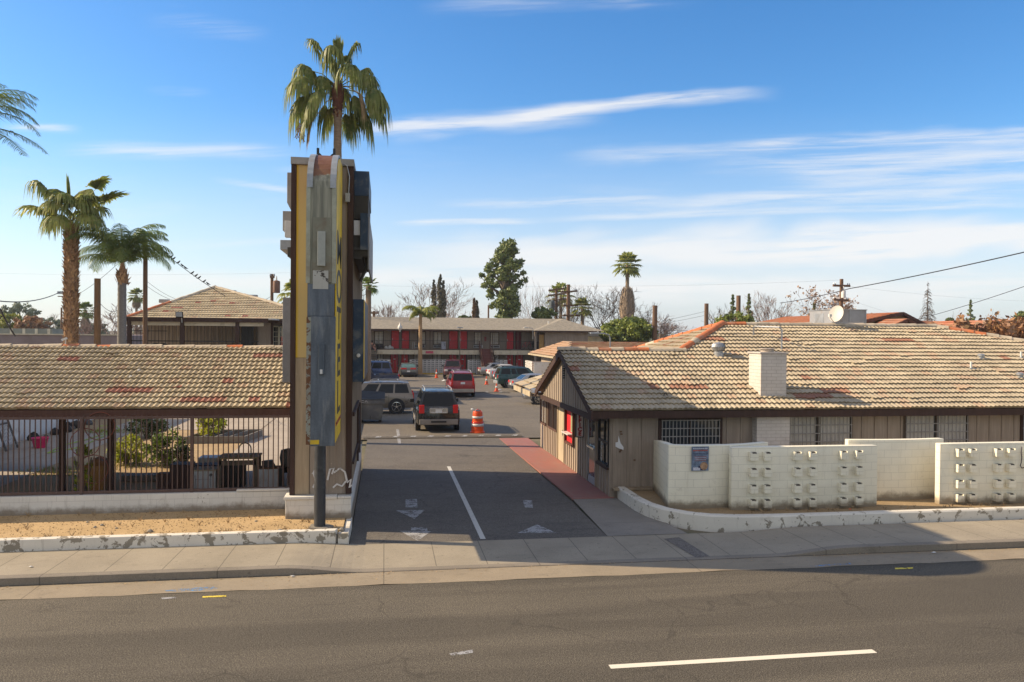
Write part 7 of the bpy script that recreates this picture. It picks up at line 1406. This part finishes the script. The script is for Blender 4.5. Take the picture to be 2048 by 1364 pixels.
# ---------- courtyard shrubs
m_sh1=leafmat('bright_yellow_shrub',(.42,.42,.03),(.24,.30,.025),(.55,.50,.06),1.6,.4,6); m_sh2=leafmat('citrus_green_shrub',(.16,.24,.03),(.07,.13,.02),(.35,.38,.06),1.6,.35,6); m_sh3=leafmat('dark_green_shrub',(.05,.08,.02),(.03,.05,.015),(.09,.12,.03),1.5,.2,6)
def shrub(lab,px_,py_b,y,pxw,pyt,m,seed,n=900,s=.10,group='courtyard shrubs',name='shrub'):
    rr=random.Random(seed); b=ay(px_,py_b,y); W=pxw*y/1593/2; H_=ay(px_,pyt,y).z-.25; r=empty(name,(b.x,y,.25),lab,'shrub',group); q=MB()
    for i in range(9): a_=rr.uniform(0,2*PI); q.tube([(b.x,y,.2),(b.x+math.cos(a_)*W*.3,y+math.sin(a_)*W*.3,.25+H_*.4),(b.x+math.cos(a_)*W*.7,y+math.sin(a_)*W*.6,.25+H_*.75)],[.03,.02,.008],4,cap=False)
    q.build('stems',m_bark,r); q=MB()
    for i in range(26):
        a_=rr.uniform(0,2*PI); f=rr.random()**.5; zz=.25+H_*rr.uniform(.15,.92); k=math.sin(PI*min(1,(zz-.25)/H_*.8+.15)); clump(q,(b.x+math.cos(a_)*W*.72*f*k,y+math.sin(a_)*W*.72*f*k,zz),W*.30,n//26,s,rr,.3)
    q.build('foliage',m,r)
shrub('yellow green leafy shrub in the middle of the courtyard, left part',252,950,27.5,90,868,m_sh1,1,1300); shrub('bright green leafy shrub in the middle of the courtyard, right part touching the dark dresser',335,940,27.0,100,858,m_sh2,2,1700); shrub('yellow leaved bush farther back by the trough',422,872,33.5,74,818,m_sh1,3,1200,.12)
shrub('dark shaded shrub behind the yellow green shrub',292,872,34,90,828,m_sh3,4,1100,.12); shrub('yellow green climbing plant on the fence post left of the plywood crate',167,970,21.6,50,884,m_sh1,5,500,.08); shrub('dark green bush in shade beside the bright shrub',362,955,26.5,55,890,m_sh3,6,600,.09)
p=ay(775,745,88); shrub('dark evergreen shrub at the foot of the motel wall behind the blue suv',772,748,88.3,30,730,m_sh3,7,500,.2,None)
q=MB(); rr=random.Random(2)
for cx_,cy_,R_,n in ((-11.4,36.2,1.0,500),(-9.6,26.2,1.2,420),(-8.0,27.2,1.3,300)):
    for i in range(n): a_=rr.uniform(0,2*PI); d=R_*math.sqrt(rr.random()); x,y=cx_+math.cos(a_)*d*1.3,cy_+math.sin(a_)*d*.7; h=rr.uniform(.04,.12); q.add([(x-.01,y,.25),(x+.01,y,.25),(x+rr.uniform(-.04,.04),y,.27+h)],[(0,1,2)])
tag(q.build('grass',m_yg),kind='stuff')
q=MB(); rr=random.Random(12)
for i in range(900):
    x=rr.uniform(-14,22); y=15.44-abs(rr.gauss(0,.10)) if rr.random()<.75 else rr.uniform(14.7,15.4); s=rr.uniform(.008,.03); a_=rr.uniform(0,6.28); c_,s_=math.cos(a_)*s,math.sin(a_)*s; q.add([(x-c_,y-s_,.006),(x+s_*.5,y-c_*.5,.008),(x+c_,y+s_,.006+s*.3),(x-s_*.5,y+c_*.5,.012)],[(0,1,2,3)])
tag(q.build('gutter_leaf_litter',m_deadf),kind='stuff')
q=MB()
for i in range(70):
    x=rr.uniform(-14,-1.2); y=rr.choice((rr.uniform(19.7,19.88),rr.uniform(17.66,17.75),rr.uniform(17.8,19.6)))
    for j in range(12): a_=rr.uniform(0,6.28); L=rr.uniform(.04,.13); q.add([(x-.008,y,.30),(x+.008,y,.30),(x+math.cos(a_)*L*.7,y+math.sin(a_)*L*.7,.30+L)],[(0,1,2)])
for i in range(60):
    x=rr.uniform(7.6,19); y=rr.choice((rr.uniform(18.2,18.45),rr.uniform(17.85,18.0)))
    for j in range(12): a_=rr.uniform(0,6.28); L=rr.uniform(.03,.11); q.add([(x-.008,y,.27),(x+.008,y,.27),(x+math.cos(a_)*L*.7,y+math.sin(a_)*L*.7,.27+L)],[(0,1,2)])
tag(q.build('dry_weeds',m_deadf),kind='stuff')
# distant tree belt
q=MB(); rr=random.Random(44)
for i in range(520):
    x=rr.uniform(-380,520); y=rr.uniform(330,420); h=rr.uniform(2.5,6.5); clump(q,(x,y,h*.5),h*.7,26,2.6,rr,.3,0,.8)
tag(q.build('distant_woods',m_haz),kind='stuff')
# ================================================= UTILITY POLES & WIRES
def pole(lab,px_,pyt,y,r_=.16,arms=(),tr=None,cap=False,name='utility_pole',m=m_wood):
    t=ay(px_,pyt,y); r=empty(name,(t.x,y,0),lab,'utility pole','utility poles'); MB().tube([(t.x,y,-.1),(t.x,y,t.z)],[r_*1.15,r_],9).build('pole',m,r,smooth=True)
    for (pl,pr,pya,pyb) in arms:
        a_=ay(pl,pya,y-.2); b_=ay(pr,pyb,y-.2); A_=MB().bar(a_,b_,.18,.22).build('cross_arm',m,r); q=MB()
        for f in (.04,.14,.86,.96): p=a_.lerp(b_,f); q.lathe([(.05,0),(.07,.1),(.03,.25)],(p.x,p.y,p.z+.06),6)
        q.build('insulators',m_galv,A_)
    if tr:
        p=ay(tr[0],tr[1],y-.4); s=tr[2]; MB().lathe([(s*.5,-s),(s*.55,-s*.95),(s*.55,s*.75),(s*.5,s*.85),(s*.1,s)],p,14).build('transformer',tr[3],r,smooth=40); MB().lathe([(.06,s),(.08,s+.2),(.03,s+.4)],p,6).build('bushing',m_white,r); MB().bar(p,(t.x,y,p.z),.1).build('bracket',m_galv,r)
    return Vector((t.x,y,t.z))
P1=pole('tall bare wooden pole right of the queen palm, rising behind the patio roof',291,478,48,.12); P2=pole('short cut wooden pole between the two left palms',195,557,46,.16,m=mt('brown_cut_pole',(.20,.11,.05),.9,.3,3,st=(8,8,.7))); P3=pole('thin dark pole with a round transformer above the right slope of the patio wing roof',544,548,80,.15,tr=(553,573,.62,mt('rusty_transformer',(.17,.09,.06),.7)),arms=((540,549,554,554),))
P4=pole('left pole of the pair with crossarms and transformer behind the motel end',1113,577,112,.2,arms=((1097,1130,581,577),(1096,1135,591,586),(1096,1133,602,598)),tr=(1104,611,.75,mt('blue_grey_transformer',(.08,.11,.13),.6))); P5=pole('right taller pole of the pair with crossarms behind the motel end',1137,569,108,.24,arms=((1122,1155,584,582),(1126,1156,611,611),(1126,1160,631,631)))
P6=pole('single leaning-wire pole right of the round green tree',1310,611,90,.28); P7=pole('single dark pole above the orange hip tiles',1413,607,88,.24); P8=pole('short brown cut pole between the two thin conifers',1477,591,90,.26); P9=pole('pole with two crossarms and white transformer above the cooler unit',1683,558,78,.19,arms=((1666,1700,571,572),(1667,1697,599,601)),tr=(1687,588,.42,m_white))
P10=pole('thin dark pole far left beside the distant bushes',123,615,120,.12); P11=pole('small pole right of the pylon behind the motel roof',748,622,105,.2,arms=((740,758,626,626),))
pole('slim dark pole beside the tall evergreen',977,610,110,.12)
def wire(lab,pts,sag=.02,r_=.02,name='power_line',grp='overhead wires'):
    q=MB()
    for (a_,b_) in zip(pts[:-1],pts[1:]):
        a_=Vector(a_);b_=Vector(b_);L=(b_-a_).length; q.tube([a_.lerp(b_,i/14)-Vector((0,0,4*sag*L*(i/14)*(1-i/14))) for i in range(15)],r_,4,cap=False)
    return tag(q.build(name,m_wire),lab,'wire',grp)
wire('thick dark cable coming from the upper right edge down towards the conifers',[ay(2080,497,40),ay(1700,577,62),ay(1560,606,90)],.004,.035)
wire('thin wire from the right edge down behind the large gabled house',[ay(2080,562,60),ay(1830,640,95)],.004,.03); wire('sagging thick cable from the left edge to the distant lamp',[ay(-40,596,70),ay(122,583,110)],.018,.05)
bw0,bw1=ay(296,478,48),ay(450,592,52.5); BW=wire('black wire crowded with small birds from the queen palm to the patio roof',[bw0,bw1],.025,.02)
wire('wire from the short cut pole up to the queen palm',[ay(195,610,40),ay(150,640,60)],.01,.015); wire('wire from the short cut pole rising right behind the queen palm',[ay(130,600,90),ay(235,528,60)],.01,.02); wire('wire from the cut pole down right to the bare bush',[ay(196,602,40),ay(232,622,60)],.01,.015)
wire('thin line from the tall left pole down right to the roof',[ay(291,560,48),ay(352,598,60)],.01,.012); wire('second thin line from the tall left pole to the roof',[ay(291,570,48),ay(345,600,58)],.01,.012); wire('wire from the transformer pole left to the patio roof',[ay(544,590,80),ay(500,592,60)],.02,.02)
for k,(a_,b_,ya,yb,lab) in enumerate((((1313,617),(1355,672),90,40,'first guy wire falling right from the single pole'),((1313,622),(1345,668),90,45,'second guy wire falling right from the single pole'),((1310,645),(1413,622),90,88,'wire between the two single poles, upper'),((1310,650),(1413,630),90,88,'wire between the two single poles, lower'),((1310,615),(1270,636),90,100,'wire falling left from the single pole, upper'),((1310,622),(1275,640),90,100,'wire falling left from the single pole, lower'),((1040,664),(1310,645),100,90,'long thin line across the round green tree'),((1310,660),(1500,662),90,85,'horizontal dark wire behind the orange hip tiles'),
      ((740,571),(1137,572),110,108,'long faint line across the sky to the double pole'),((1137,572),(1683,560),108,78,'faint line from the double pole to the pole above the cooler'),((1683,571),(2080,603),78,100,'faint line from the crossarm pole to the right edge'),((0,547),(590,545),120,120,'faint line low across the left sky'),((1137,630),(1310,650),108,90,'wire from the double pole to the single pole'),((1700,600),(1870,650),78,90,'thin wire from the lower crossarm to the gable roof'),((30,672),(0,618),60,50,'thick guy cable at the far left edge'))):
    wire(lab,[ay(*a_,ya),ay(*b_,yb)],.006,(.014 if k<8 else .006) if k not in (14,) else .06)
# birds on the wire
m_bird=mt('dark_bird_feather',(.03,.03,.035),.8,.2)
def birdmesh(q,p,s,rz):
    c,sn=math.cos(rz),math.sin(rz)
    pr=[(-.16,.02,.004),(-.10,.035,.02),(-.05,.055,.038),(.0,.08,.048),(.04,.115,.042),(.065,.145,.030),(.085,.165,.028),(.10,.165,.016),(.125,.158,.003)]
    q.tube([(p.x+a_*c*s,p.y+a_*sn*s,p.z+b_*s) for a_,b_,_ in pr],[r_*s for *_,r_ in pr],8)
    q.tube([(p.x,p.y,p.z+.05*s),(p.x,p.y,p.z)],.006*s,4)
rr=random.Random(6)
for k,f in enumerate((.16,.22,.28,.31,.37,.42,.46,.55,.60,.64,.71,.76,.12)):
    L=(bw1-bw0).length; p=bw0.lerp(bw1,f)-Vector((0,0,4*.025*L*f*(1-f)-.02)); q=MB(); birdmesh(q,p,1.0,rr.choice((.1,2.9,.5,3.4))); tag(q.build('bird',m_bird,smooth='all'),'small dark bird in the row perched on the wire from the queen palm','bird','birds on the wire')
for o in bpy.data.objects:
    for k in ('_loc','_rz'):
        if k in o: del o[k]
# ================================================= HAZE
me=bpy.data.meshes.new('haze'); q=MB().box(-700,-40,-1.0,800,700,22.0); me.from_pydata(q.v,[],q.f); hz_=bpy.data.objects.new('haze',me); COL.objects.link(hz_); tag(hz_,kind='stuff')
hm=bpy.data.materials.new('haze'); hm.use_nodes=True; t_=hm.node_tree; t_.nodes.remove(t_.nodes['Principled BSDF']); pv=t_.nodes.new('ShaderNodeVolumePrincipled'); pv.inputs['Color'].default_value=(.86,.90,1,1); pv.inputs['Density'].default_value=.00028; pv.inputs['Anisotropy'].default_value=.3
t_.links.new(pv.outputs[0],t_.nodes['Material Output'].inputs['Volume']); me.materials.append(hm)
